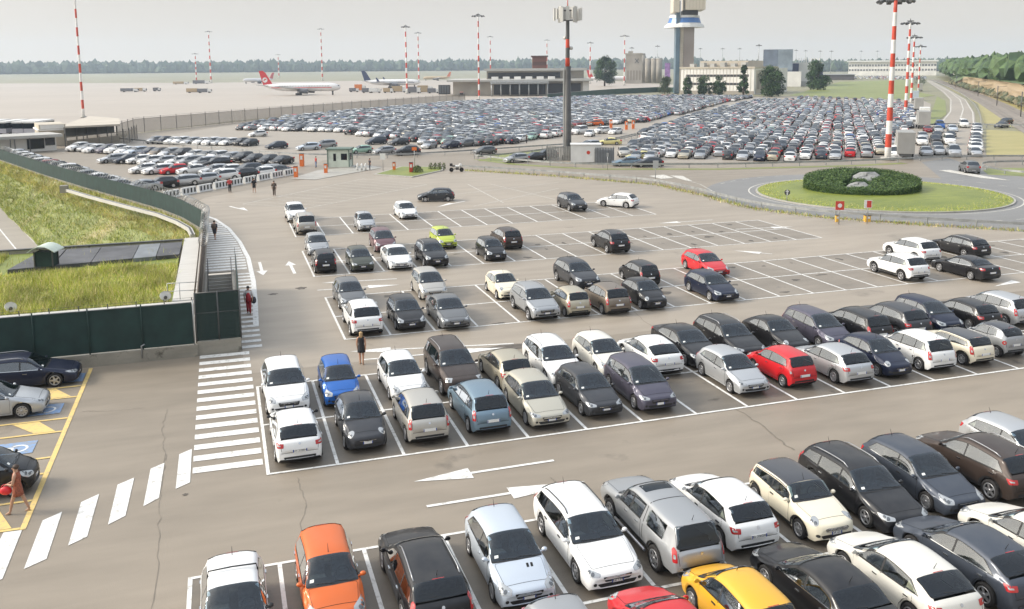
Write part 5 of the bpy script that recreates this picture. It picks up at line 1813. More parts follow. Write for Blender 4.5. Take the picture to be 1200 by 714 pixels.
# parked motorcycle at the end of the guard rail
p = at(535, 201.5)
t = thing('motorcycle', 'white and black touring motorcycle parked at the end of the guard rail', 'motorcycle', (p.x, p.y, 0), R_(-12))
m = MB()
wm_, rm_ = wheel_meshes(.31, .14, 5)
for x in (-.72, .72):
    o = link_mesh('wheel', wm_, t); o.location = (x, 0, .31)
    o2 = link_mesh('rim', rm_, o)
m = MB(); m.sphere((.1, 0, .78), 1, (.48, .20, .20), 12, 8); m.sphere((.55, 0, .95), 1, (.25, .22, .25), 10, 7); m.build('fairing', OFFW, t)
m = MB(); m.sphere((-.35, 0, .84), 1, (.45, .17, .10), 10, 6); m.build('seat', BLK, t)
m = MB(); m.beam((-.1, 0, .45), (.35, 0, .45), .3, .35); m.beam((.72, .0, .31), (.5, 0, 1.0), .1); m.beam((-.72, 0, .31), (-.1, 0, .45), .1); m.build('engine_frame', STEEL, t)
m = MB(); m.box(-.95, -.55, -.28, .28, .85, 1.2); m.build('top_case', BLK, t)
m = MB(); m.tube([(.45, -.38, 1.08), (.52, 0, 1.12), (.45, .38, 1.08)], .025, 6); m.build('handlebar', BLK, t)
m = MB(); m.face([(.62, -.2, 1.1), (.62, .2, 1.1), (.42, .17, 1.45), (.42, -.17, 1.45)]); m.build('screen', GLASS, t)
# ------------------------------------------------------------------ masts
def mast(px, py, ytop, lab, r0=.45, r1=.2, bands=9, striped=True, lamp=2.2, first_red=True, H=None):
    b = at(px, py)
    h = H or tall(b, ytop)
    t = thing('light_mast' if striped else 'lamp_post', lab, 'light mast' if striped else 'lamp post', (b.x, b.y, 0))
    m = MB()
    n = bands if striped else 4
    pts = [(0, 0, h * k / n) for k in range(n + 1)]
    rads = [r0 + (r1 - r0) * k / n for k in range(n + 1)]
    m.tube(pts, rads, 12, True, [((k % 2) ^ (0 if first_red else 1)) for k in range(n)] if striped else [0] * n)
    m.build('pole', [WHT, REDW] if striped else [GREY], t)
    m = MB(); m.tube([(0, 0, 0), (0, 0, .5)], [r0 * 2.2, r0 * 2.0], 10); m.build('foot', CONC, t)
    if lamp:
        m = MB()
        m.tube([(lamp * .8 * math.cos(a), lamp * .8 * math.sin(a), h - .3) for a in [2 * math.pi * k / 16 for k in range(17)]], .10, 5, False)
        m.tube([(lamp * .35 * math.cos(a), lamp * .35 * math.sin(a), h + .35) for a in [2 * math.pi * k / 12 for k in range(13)]], .09, 5, False)
        for k in range(4):
            a = k * math.pi / 2 + .4
            m.beam((0, 0, h + .3), (lamp * .8 * math.cos(a), lamp * .8 * math.sin(a), h - .3), .10)
        m.tube([(0, 0, h - .8), (0, 0, h + 1.0)], [.22, .1], 8)
        ring = m.build('lamp_ring', STEEL, t)
        for k in range(10):
            a = 2 * math.pi * k / 10
            M = Matrix.Translation((lamp * .95 * math.cos(a), lamp * .95 * math.sin(a), h - .45)) @ Matrix.Rotation(a, 4, 'Z') @ Matrix.Rotation(R_(35), 4, 'Y')
            mm = MB(); mm.box(-.35, .25, -.32, .32, -.18, .2, M); mm.build('floodlight', STEEL, t)
    return t
mast(98, 138, -22, 'tall red and white mast at the left edge of the apron behind the shed', .42, .26, 15, lamp=2.2)
mast(1040, 188, -1.5, 'tallest red and white light mast, in front of the packed car park', .50, .26, 12, lamp=2.6)
mast(1061, 134, 26, 'second red and white light mast behind the tallest one', .5, .28, 13, lamp=2.6)
mast(1067.5, 121, 43, 'third red and white light mast, right behind the second one', .5, .28, 13, lamp=2.8)
mast(1076, 108, 54, 'farthest light mast of the line beside the motorway', .45, .25, 11, lamp=2.8)
mast(247.5, 97.5, 37, 'red and white light mast on the open apron at the left', .9, .5, 15, lamp=4.0)
mast(230.5, 97, 63, 'shorter pale light mast just left of the apron mast', .8, .5, 11, lamp=4.0)
mast(378, 94.5, 34, 'red and white light mast rising behind the nose of the big airliner', 1.0, .55, 15, lamp=4.5)
mast(327, 92, 64, 'faint distant light mast above the red tail fin', 1.0, .6, 9, lamp=4.5)
mast(477, 110, 31, 'red and white light mast in front of the airliner with the dark tail', .6, .35, 13, lamp=2.6)
mast(491, 97, 38.5, 'slim red and white mast behind the nose of the airliner with the dark tail', .8, .45, 13, lamp=3.8)
mast(561.5, 119, 18, 'red and white light mast standing in the far car park before the terminal', .45, .26, 15, lamp=2.8)
mast(575, 95, 43, 'slim striped mast rising behind the terminal roof', .8, .45, 11, lamp=3.6)
mast(641, 92, 47, 'slim striped mast behind the red control hut of the terminal', .9, .5, 11, lamp=4.0)
mast(691.5, 98, 50, 'grey light mast beside the red tail fin behind the terminal', .6, .4, 9, lamp=3.0)
mast(731.5, 100, 42, 'light mast with a wide crown in front of the silos', .55, .35, 11, lamp=3.8)
for k, (x, y0, y1, lab) in enumerate(((740, 95, 56, 'thin lamp post left of the silos'), (770, 95, 54, 'thin lamp post right of the silos'), (820, 92, 57, 'thin lamp post right of the control tower'), (846, 92, 57, 'thin lamp post above the office roof'), (866, 92, 57, 'thin lamp post above the right end of the office'),
        (888, 98, 53, 'taller lamp post beside the blue block'), (932, 90, 59, 'thin lamp post right of the blue block'), (943, 90, 59.5, 'thin lamp post above the round headed tree'), (960, 90, 60, 'thin lamp post right of the big dark tree'), (973, 90, 60, 'thin lamp post before the distant terminal'), (1008, 88, 60, 'thin lamp post above the left end of the distant terminal'), (1027, 88, 60, 'thin lamp post above the distant terminal'))):
    mast(x, y0, y1, lab, .35, .25, striped=False, lamp=2.4)
# telecom mast
b = at(665, 187)
h = tall(b, 14)
t = thing('telecom_mast', 'thick grey telecom mast with red bands and a crown of antenna panels', 'telecom mast', (b.x, b.y, 0), R_(-20))
h1 = tall(b, 78)
m = MB(); m.tube([(0, 0, 0), (0, 0, 1.2), (0, 0, h1)], [.95, .62, .50], 14); m.build('lower_pole', mat('mast_grey', (.075, .072, .068), .5, .3, noise=(.5, .2)), t)
m = MB(); m.box(-.72, -.50, -.35, .35, 1, h1 - .5); m.build('cable_ladder', mat('ladder_zinc', (.45, .45, .43), .5, .3), t)
zs = [h1, tall(b, 68), tall(b, 56), tall(b, 46), tall(b, 24), h]
m = MB(); m.tube([(0, 0, z) for z in zs], [.36, .34, .32, .30, .28, .26], 12, True, [0, 1, 0, 1, 0][:5] if False else [1, 0, 1, 0, 0]); m.build('upper_pole', [STEEL, REDW], t)
m = MB(); m.tube([(0, 0, h), (0, 0, tall(b, -6))], [.10, .04], 6); m.build('spike', REDW, t)
zc = tall(b, 17)
m = MB()
for z in (zc - .9, zc + .6): 
    m.tube([(1.25 * math.cos(a), 1.25 * math.sin(a), z) for a in [2 * math.pi * k / 12 for k in range(13)]], .06, 5, False)
    for k in range(4):
        a = k * math.pi / 2; m.beam((0, 0, z), (1.25 * math.cos(a), 1.25 * math.sin(a), z), .08)
m.build('platform_ring', STEEL, t)
AP = mat('antenna_grey', (.50, .49, .46), .5)
for k in range(14):
    a = 2 * math.pi * k / 14 + .2
    rad = 1.35 + .75 * (k % 2)
    M = Matrix.Translation((rad * math.cos(a), rad * math.sin(a), zc)) @ Matrix.Rotation(a, 4, 'Z')
    m = MB(); m.box(-.14, .16, -.26, .26, -1.25 + .3 * (k % 3), 1.2 - .25 * (k % 2), M); m.build('antenna_panel', AP, t)
m = MB()
for a, zz in ((.5, 5.2), (2.2, 3.6)):
    m.tube([(.3 * math.cos(a), .3 * math.sin(a), zc - zz), (.8 * math.cos(a), .8 * math.sin(a), zc - zz)], .28, 10)
m.build('dish', AP, t)
# enclosure and white shed at its foot
t = thing('fenced_compound', 'grey slatted compound wall round the foot of the telecom mast', 'fence', (b.x, b.y, 0), R_(-22))
m = MB()
for k in range(26):
    x = -3.2 + k * .25
    m.box(x, x + .19, -2.2, -2.14, 0, 2.3)
for k in range(17):
    y = -2.1 + k * .25
    m.box(-3.3, -3.24, y, y + .19, 0, 2.3)
m.build('slats', mat('slat_grey', (.22, .22, .21), .6, noise=(1, .2)), t)
p = at(687, 190)
t = thing('white_shed', 'white cabin beside the telecom mast', 'cabin', (p.x, p.y, 0), R_(-22))
m = MB(); m.box(-2.4, 2.2, -1.4, 1.4, .1, 2.75); m.build('wall', mat('cabin_white', (.62, .62, .60), .5, noise=(.6, .1)), t)
m = MB(); m.box(-2.5, 2.3, -1.5, 1.5, 2.76, 2.88); m.build('roof', OFFW, t)
m = MB(); m.prism(circle(0, 0, .28, .28, 16), 0, .02, Matrix.Translation((.3, -1.405, 1.6)) @ Matrix.Rotation(R_(90), 4, 'X')); m.build('red_mark', RM, t)
m = MB(); m.box(1.2, 2.0, -1.43, -1.402, .15, 2.2); m.build('door', GREY, t)
p = at(708, 190.5)
t = thing('utility_cage', 'dark grey slatted utility cage right of the white cabin', 'cage', (p.x, p.y, 0), R_(-22))
m = MB()
for k in range(12): m.box(-1.4 + k * .24, -1.4 + k * .24 + .18, -1.2, -1.14, 0, 2.4)
for k in range(10): m.box(1.42, 1.48, -1.1 + k * .24, -1.1 + k * .24 + .18, 0, 2.4)
m.build('slats', mat('cage_grey', (.13, .14, .15), .6), t)
m = MB(); m.box(-1.3, 1.3, -1.0, 1.0, 0, 2.0); m.build('cabinet', GREY, t)

# ------------------------------------------------------------------ apron fence
MESHF = bpy.data.materials.new('chain_mesh')
nt, N, L, b_ = nodes_of(MESHF)
b_.inputs['Base Color'].default_value = (.20, .175, .135, 1); b_.inputs['Roughness'].default_value = .7; b_.inputs['Alpha'].default_value = .62
def meshfence(lab, px, h, step, base_wall=0):
    P = [xy(*p) for p in px]
    t = thing('mesh_fence', lab, 'fence', (*P[0], 0))
    P = [(p[0] - P[0][0], p[1] - P[0][1]) for p in P]
    m = MB()
    for a, b in zip(P, P[1:]): m.face([(*a, .1), (*b, .1), (*b, h), (*a, h)])
    m.build('mesh', MESHF, t)
    Ln = sum(math.dist(a, b) for a, b in zip(P, P[1:]))
    n = min(95, int(Ln / step))
    for k in range(n + 1):
        q = pl(P, k / n); m = MB(); m.tube([(*q, 0), (*q, h + .45)], .07, 5); m.build('post', STEEL, t)
    m = MB()
    for a, b in zip(P, P[1:]): m.beam((*a, h), (*b, h), .06); m.beam((*a, h + .3), (*b, h + .3), .04)
    m.build('top_rail', STEEL, t)
    if base_wall:
        m = MB()
        for a, b in zip(P, P[1:]): m.beam((*a, base_wall / 2), (*b, base_wall / 2), .3, base_wall)
        m.build('base_wall', CONC, t)
meshfence('long brown mesh fence between the apron and the far car park', ((137, 164), (160, 156), (275, 144), (400, 132), (545, 119.5)), 3.3, 6)
meshfence('grey lattice fence in front of the shed canopy', ((77, 176), (110, 173.5), (150, 168.5), (161, 163)), 2.6, 3.5)
t = thing('green_barrier_wall', 'dark green barrier wall curving behind the far car park to the tower', 'fence', (0, 0, 0))
m = MB()
P = [xy(*p) for p in ((642, 117.5), (680, 114), (720, 110.5), (770, 108), (800, 108.5), (860, 110), (885, 111))]
for a, b in zip(P, P[1:]): m.beam((*a, 1.4), (*b, 1.4), .3, 2.8)
m.build('panels', mat('barrier_green', (.04, .085, .07), .6), t)
m = MB()
for a, b in zip(P[:4], P[1:4]): m.beam((*a, 2.86), (*b, 2.86), .5, .1)
m.build('capping', GREY, t)

# ------------------------------------------------------------------ buildings
def block(name, lab, cat, px0, px1, py, ytop, depth, mats, rot=0.0):
    """a block seen between two columns of the photograph, its front square to the line of sight unless turned by rot; returns its empty, width and height"""
    c = at((px0 + px1) / 2, py)
    d = Vector((c.x - CAM.x, c.y - CAM.y)).normalized()
    s = (c - CAM).dot(FW) / FPX
    w = (px1 - px0) * s / max(.3, math.cos(R_(rot)))
    az = math.atan2(-d.x, d.y) + R_(rot)
    e = Vector((math.cos(az), math.sin(az), 0))
    h = tall(c, ytop)
    t = thing(name, lab, cat, c - e * w / 2, az)
    m = MB(); m.box(0, w, 0, depth, 0, h); m.build('wall', mats, t)
    return t, w, h
CREAM = mat('facade_white', (.72, .70, .66), .7, noise=(.1, .12)); BEIGE = mat('facade_beige', (.46, .41, .33), .7, noise=(.1, .12)); ROOFG = mat('roof_grey', (.40, .39, .36), .7, noise=(.05, .15))
DARK = mat('dark_opening', (.035, .035, .037), .5); BLUEG = mat('blue_glass', (.15, .18, .23), .2, .2, noise=(.15, .3)); BRICK = mat('red_brown', (.17, .075, .055), .7)
CONCB = mat('facade_concrete', (.34, .31, .265), .8, noise=(.08, .25))
# terminal: long low hall
t, w, h = block('terminal_building', 'long low airport terminal with flat pale roofs and a red brown control hut', 'terminal', 531, 690, 112.0, 95.5, 60, CONCB)
m = MB(); m.box(-3, w + 2, -4, 62, h, h + 1.0); m.build('roof', ROOFG, t)
m = MB(); m.box(w * .24, w * .98, 18, 55, h + 1, h + 5.5); m.build('upper_storey', CONCB, t)
m = MB(); m.box(w * .22, w * 1.0, 15, 58, h + 5.5, h + 6.8); m.build('upper_roof', ROOFG, t)
m = MB(); m.box(w * .25, w * .80, 17.9, 18, h + 1.6, h + 4.6); m.build('window_band', DARK, t)
m = MB(); m.box(w * .59, w * .70, 25, 38, h + 6.8, h + 13); m.build('control_hut', BRICK, t)
m = MB(); m.box(w * .58, w * .71, 24, 39, h + 13, h + 13.8); m.box(w * .59, w * .70, 24.9, 25, h + 8.4, h + 10.4); m.build('hut_roof', mat('hut_roof', (.10, .05, .04), .7), t)
m = MB(); m.box(w * .28, w * .70, -14, -2, h - 1.0, h + .2); m.build('canopy', GREY, t)
for k in range(7):
    x = w * .29 + w * .40 * k / 6
    m = MB(); m.tube([(x, -13, 0), (x, -13, h - 1)], .35, 8); m.build('column', GREY, t)
m = MB(); m.box(w * .30, w * .68, -.2, -.05, .5, h - 1.6); m.box(w * .70, w * .94, -.2, -.05, .4, h - 1.2); m.build('glazed_front', DARK, t)
m = MB(); m.box(w * .955, w * 1.0, -1.0, -.2, 0, h - .3); m.build('end_pier', CREAM, t)
for k in range(6):
    m = MB(); m.box(w * .28 + k * w * .085, w * .33 + k * w * .085, 8, 14, h + 1, h + 2.4); m.build('roof_unit', CREAM, t)
# row of red and white buffers in front of the hall
for k in range(18):
    p = at(541 + k * 4.9, 112.5 - k * .12)
    o = MB(); o.box(-.95, .95, -.4, .4, 0, .8); o.box(-.9, .9, -.35, .35, .81, 1.7)
    o.mi = 1; o.box(-.95, .95, -.42, .42, 1.72, 2.3)
    ob = tag(o.build('water_barrier', [mat('barrier_dark', (.05, .04, .04), .6), mat('barrier_redwhite', (.55, .30, .26), .6)]), f'red and white block, number {k + 1} from the left, in the row before the terminal', 'barrier', 'blocks in the row before the terminal')
    ob.location = (p.x, p.y, 0); ob.rotation_euler = (0, 0, R_(-18))
# silos
t, w, h = block('concrete_works', 'pale concrete block of the silo works with an X mark on its face', 'building', 733, 752, 98, 64, 25, CONCB)
m = MB(); m.box(-.5, w + .5, -.5, 26, h, h + 1.2); m.box(w * .15, w * .45, 3, 9, h + 1.2, h + 3); m.build('roof', CONCB, t)
m = MB()
M = Matrix.Translation((w * .68, -.06, h * .78)) @ Matrix.Rotation(R_(90), 4, 'X')
for a in (R_(50), R_(-50)):
    c, s = math.cos(a), math.sin(a)
    m.prism([(-2.6 * c - .3 * s, -2.6 * s + .3 * c), (-2.6 * c + .3 * s, -2.6 * s - .3 * c), (2.6 * c + .3 * s, 2.6 * s - .3 * c), (2.6 * c - .3 * s, 2.6 * s + .3 * c)], 0, .05, M)
m.build('cross_mark', STEEL, t)
for k in range(5):
    m = MB(); m.box(w * (.1 + .18 * k), w * (.2 + .18 * k), -.06, -.02, h * .12, h * .45); m.build('bay_recess', mat('recess', (.25, .22, .18), .8), t)
for k, x in enumerate((752.5, 759, 766, 772)):
    p = at(x, 97); h = tall(p, 69.5 if k else 64)
    t = thing('silo', ['leftmost and tallest round concrete silo beside the pale block', 'second round concrete silo from the pale block', 'third round concrete silo from the pale block', 'rightmost round concrete silo nearest the tower'][k], 'silo', (p.x, p.y, 0), 0, 'row of concrete silos')
    m = MB(); m.tube([(0, 0, 0), (0, 0, h)], 2.9, 20); m.build('drum', CONCB, t)
    m = MB(); m.tube([(0, 0, h), (0, 0, h + 1.2)], [3.0, 2.2], 20); m.build('cap', ROOFG, t)
p = at(782, 99)
t = thing('purple_hoarding', 'tall purple hoarding between the silos and the control tower', 'hoarding', (p.x, p.y, 0), R_(-20))
m = MB(); m.box(-2.2, 2.2, -.3, .3, 3, tall(p, 74)); m.build('panel', mat('purple_sheet', (.30, .17, .38), .6, noise=(.3, .5)), t)
m = MB(); m.box(-2, -1.6, -.2, .2, 0, 3); m.box(1.6, 2, -.2, .2, 0, 3); m.build('legs', STEEL, t)
# control tower
b = at(802, 109.5)
t = thing('control_tower', 'tall airport control tower with flared blue and white gallery', 'control tower', (b.x, b.y, 0), R_(-22))
s = (b - CAM).dot(FW) / FPX
z1, z2, z3, z4 = tall(b, 32.5), tall(b, 29.5), tall(b, 19.5), tall(b, 12.5)
TG = mat('tower_grey', (.27, .235, .21), .7, noise=(.06, .15)); TB = mat('tower_blue_strip', (.10, .155, .20), .4, noise=(.1, .25))
m = MB(); m.box(-3 * s, 9 * s, -4, 8, 0, z1); m.build('shaft', TG, t)
m = MB(); m.box(-12 * s, -7.5 * s, -4.6, 4, 0, z1 + 14); m.build('lift_shaft', TB, t)
m = MB()
for k in range(40):
    m.box(-7.2 * s, -3.2 * s, -4.2, 3, k * z1 / 40, (k + .82) * z1 / 40)
m.build('stair_shaft', BEIGE, t)
def oct_(r, sx=1.0): return [(-1.2 * s + r * sx * math.cos(a), 2 + r * .8 * math.sin(a)) for a in [2 * math.pi * (k + .5) / 16 for k in range(16)]]
def frustum(m, r0, z0, r1, z1_):
    A = [m.bm.verts.new((*p, z0)) for p in oct_(r0)]; B = [m.bm.verts.new((*p, z1_)) for p in oct_(r1)]
    for k in range(16): m.bm.faces.new((A[k], A[(k + 1) % 16], B[(k + 1) % 16], B[k]))
    m.bm.faces.new(B); m.bm.faces.new(list(reversed(A)))
m = MB(); frustum(m, 23.5 * s, z1, 22.5 * s, z2); m.build('gallery_rim', OFFW, t)
m = MB(); frustum(m, 21.5 * s, z2, 19.0 * s, z2 + (z3 - z2) * .25); m.build('gallery_foot', OFFW, t)
m = MB(); frustum(m, 19.3 * s, z2 + (z3 - z2) * .25, 17.3 * s, z2 + (z3 - z2) * .85); m.build('gallery_glazing', mat('gallery_blue', (.06, .17, .42), .25, .1), t)
m = MB(); frustum(m, 18.0 * s, z2 + (z3 - z2) * .85, 17.0 * s, z3 + .6); m.build('gallery_roof', OFFW, t)
m = MB(); m.box(-4 * s, 13 * s, -3, 9, z3 + .6, z4); m.build('neck', DARK, t)
m = MB(); m.box(-2 * s, 20 * s, -8, 12, z4, z4 + 16); m.build('cab', mat('cab_cream', (.58, .52, .42), .6), t)
m = MB(); m.box(-16 * s, -9 * s, -7, 8, z3 + 2, z4 + 16); m.build('stair_head', mat('cab_cream', (.58, .52, .42), .6), t)
m = MB()
for k in range(6): m.box(-1.9 * s + k * 3.7 * s, -1.4 * s + k * 3.7 * s, -8.1, -8.02, z4 + .5, z4 + 15)
m.build('cab_fins', BEIGE, t)
# office building under the tower
t, w, h = block('office_building', 'long white office building with two dark window bands below the tower', 'office', 797, 881, 110.75, 80.5, 60, CREAM, -20)
m = MB(); m.box(-.4, w + .4, -.4, 41, h, h + .9); m.box(8, w - 6, 8, 34, h + .9, h + 4); m.build('roof', BEIGE, t)
m = MB(); m.box(w * .08, w * .93, -.1, -.02, h * .68, h * .77); m.build('window_band', DARK, t)
m = MB(); m.box(w * .08, w * .93, -.1, -.02, h * .36, h * .45); m.build('window_band', DARK, t)
m = MB(); m.box(-.2, w, -.15, -.03, .0, h * .14); m.build('base_course', mat('base_course', (.30, .27, .23), .8), t)
m = MB(); m.box(w + .02, w + .12, 3, 36, .5, h - 1); m.build('end_face', BEIGE, t)
for k in range(6):
    m = MB(); m.box(w * (.1 + .14 * k), w * (.16 + .14 * k), 3, 7, h + .9, h + 2.6 + .5 * (k % 2)); m.build('roof_unit', ROOFG, t)
m = MB()
for k in range(22): m.box(w * k / 22, w * k / 22 + .12, -.16, -.01, h * .15, h * .99)
m.build('facade_joints', BEIGE, t)
for k in range(5):
    m = MB(); m.box(w + .13, w + .2, 5 + k * 6, 9 + k * 6, h * .2, h * .8); m.build('end_window', mat('recess', (.25, .22, .18), .8), t)
# blue block and plant buildings
t, w, h = block('blue_block', 'blue grey glazed block on a pale base beyond the office', 'building', 894, 927, 101.5, 58, 40, BLUEG)
m = MB(); m.box(w * .5, w + .1, -.12, -.02, h * .45, h); m.build('grey_half', mat('blue_grey_glass', (.21, .25, .29), .3, .1, noise=(.2, .25)), t)
m = MB(); m.box(-4, w + 6, -8, -1, 0, h * .40); m.build('pale_base', CREAM, t)
t, w, h = block('plant_building', 'pale plant building with dark blue stair tower behind the round headed tree', 'building', 905, 962, 100.5, 73.5, 40, CREAM)
for a, b_2, c in ((.12, .26, .55), (.38, .53, .25), (.9, 1.0, .4)):
    m = MB(); m.box(w * a, w * b_2, -.3, -.03, h * c, h * .96); m.build('blue_panel', mat('navy_panel', (.06, .075, .14), .4), t)
m = MB(); m.box(w * .0, w * .5, -7, -.4, 0, h * .42); m.build('annex', CREAM, t)
m = MB(); m.box(w * .2, w * 1.1, -16, -8, 0, h * .2); m.build('low_shed', ROOFG, t)
for k in range(9):
    m = MB(); m.box(w * (.52 + .05 * k), w * (.535 + .05 * k), 5, 8, h, h + 3.2); m.build('chimney', CREAM, t)
t, w, h = block('distant_terminal', 'long white distant terminal with two rows of windows', 'terminal', 997, 1092, 88.75, 72.5, 60, CREAM)
for z in (.35, .68):
    for k in range(30):
        m = MB(); m.box(w * (k + .2) / 30, w * (k + .8) / 30, -.3, -.05, h * z, h * (z + .13)); m.build('window', mat('window_grey', (.14, .14, .15), .3), t)
m = MB(); m.box(-2, w + 2, -3, 62, h, h + 2); m.build('roof', OFFW, t)
t, w, h = block('airport_hall', 'low dark roofed hall left of the lawn', 'building', 962, 1000, 94.0, 88, 40, mat('hall_dark', (.09, .08, .085), .6))
m = MB(); m.box(-1, w + 1, -1, 41, h, h + .6); m.build('roof', GREY, t)
t, w, h = block('road_tunnel_portal', 'grey blue bridge portal beside the motorway', 'portal', 1121, 1143, 100.5, 86.5, 12, mat('portal_blue', (.17, .20, .21), .6))
m = MB(); m.box(w * .3, w * .55, -.2, -.05, 0, h * .6); m.build('opening', DARK, t)
m = MB(); m.box(w * .55, w * 1.7, -1, 12, 0, h * .9); m.build('wing_wall', WALLC, t)
m = MB(); m.box(-2, w * 1.75, -1.4, 12, h * .92, h * 1.05); m.build('parapet', COPE, t)
# left: cabin with overhanging roof, canopy shed, coaches
t, w, h = block('gate_house', 'low gatehouse with wide flat roof and dark glazing behind the green screen', 'gatehouse', -50, 61, 180, 163, 5, CREAM, 14)
m = MB(); m.box(-3, w + .6, -2, 6, h, h + .5); m.build('roof', ROOFG, t)
m = MB(); m.box(w * .715, w * .88, -.12, -.03, .5, h - .25); m.build('window', GLASS, t)
m = MB(); m.box(w * .89, w * .985, -.12, -.03, 1.0, h - .25); m.build('window', GLASS, t)
for x in (.52, .56, .70):
    m = MB(); m.box(w * x, w * x + .15, -2.6, -2.4, 0, h); m.build('column', STEEL, t)
t, w, h = block('block_house', 'small beige block house beside the canopy shed', 'building', 49, 77, 171, 146, 10, BEIGE, 5)
m = MB(); m.box(-.3, w + .3, -.3, 10, h * .72, h * .78); m.box(w * .05, w * .95, -.1, -.02, h * .8, h * .98); m.build('band', CREAM, t)
t = thing('canopy_shed', 'pale canopy shed with a dark screen below its roof', 'shed', tuple(at(77, 172)), 0)
a, b = at(77, 172), at(139, 165)
d = (b - a); w = d.length; t.rotation_euler = (0, 0, math.atan2(d.y, d.x))
h = tall(a, 149)
m = MB(); m.box(0, w * .93, 0, .2, h * .45, h * .98); m.build('screen', mat('shed_screen', (.075, .08, .075), .7, noise=(.4, .3)), t)
m = MB()
Mi = t.matrix_basis.inverted(); cp = [Mi @ at(px, py, h) for px, py in ((76, 150.5), (141, 147.5), (140, 140.5), (105, 138), (78, 147))]
m.prism([(p.x, p.y) for p in cp], h, h + .35); m.build('roof', mat('canopy_beige', (.47, .42, .35), .7, noise=(.3, .1)), t)
for k in range(6):
    m = MB(); m.box(w * k / 5.2, w * k / 5.2 + .2, -.2, 0, 0, h); m.build('column', STEEL, t)
m = MB(); m.box(0, w, -.3, -.1, 0, h * .30); m.build('low_wall', CONCB, t)

def coach(px, py, lab, rz, L_=11.5):
    p = at(px, py)
    t = thing('coach', lab, 'coach', (p.x, p.y, 0), rz, 'coaches waiting at the left edge')
    m = MB(); m.box(-L_ / 2, L_ / 2, -1.25, 1.25, .45, 1.5); m.build('body', mat('coach_silver', (.42, .42, .46), .4, .3), t)
    m = MB(); m.box(-L_ / 2, L_ / 2, -1.22, 1.22, 1.5, 2.75); m.build('windows', GLASS, t)
    m = MB(); m.box(-L_ / 2, L_ / 2, -1.25, 1.25, 2.75, 3.15); m.build('roof', OFFW, t)
    for x in (-L_ * .3, L_ * .32):
        for y in (-1.05, 1.05):
            o = link_mesh('wheel', wheel_meshes(.48, .3, 6)[0], t); o.location = (x, y, .48)
for k, (px, lab) in enumerate(((-6, 'coach cut off by the left edge'), (15, 'silver coach second from the left edge'), (34, 'dark coach third from the left edge'), (47, 'coach end nearest the block house'))):
    coach(px, 156.5, lab, R_(75 + k))

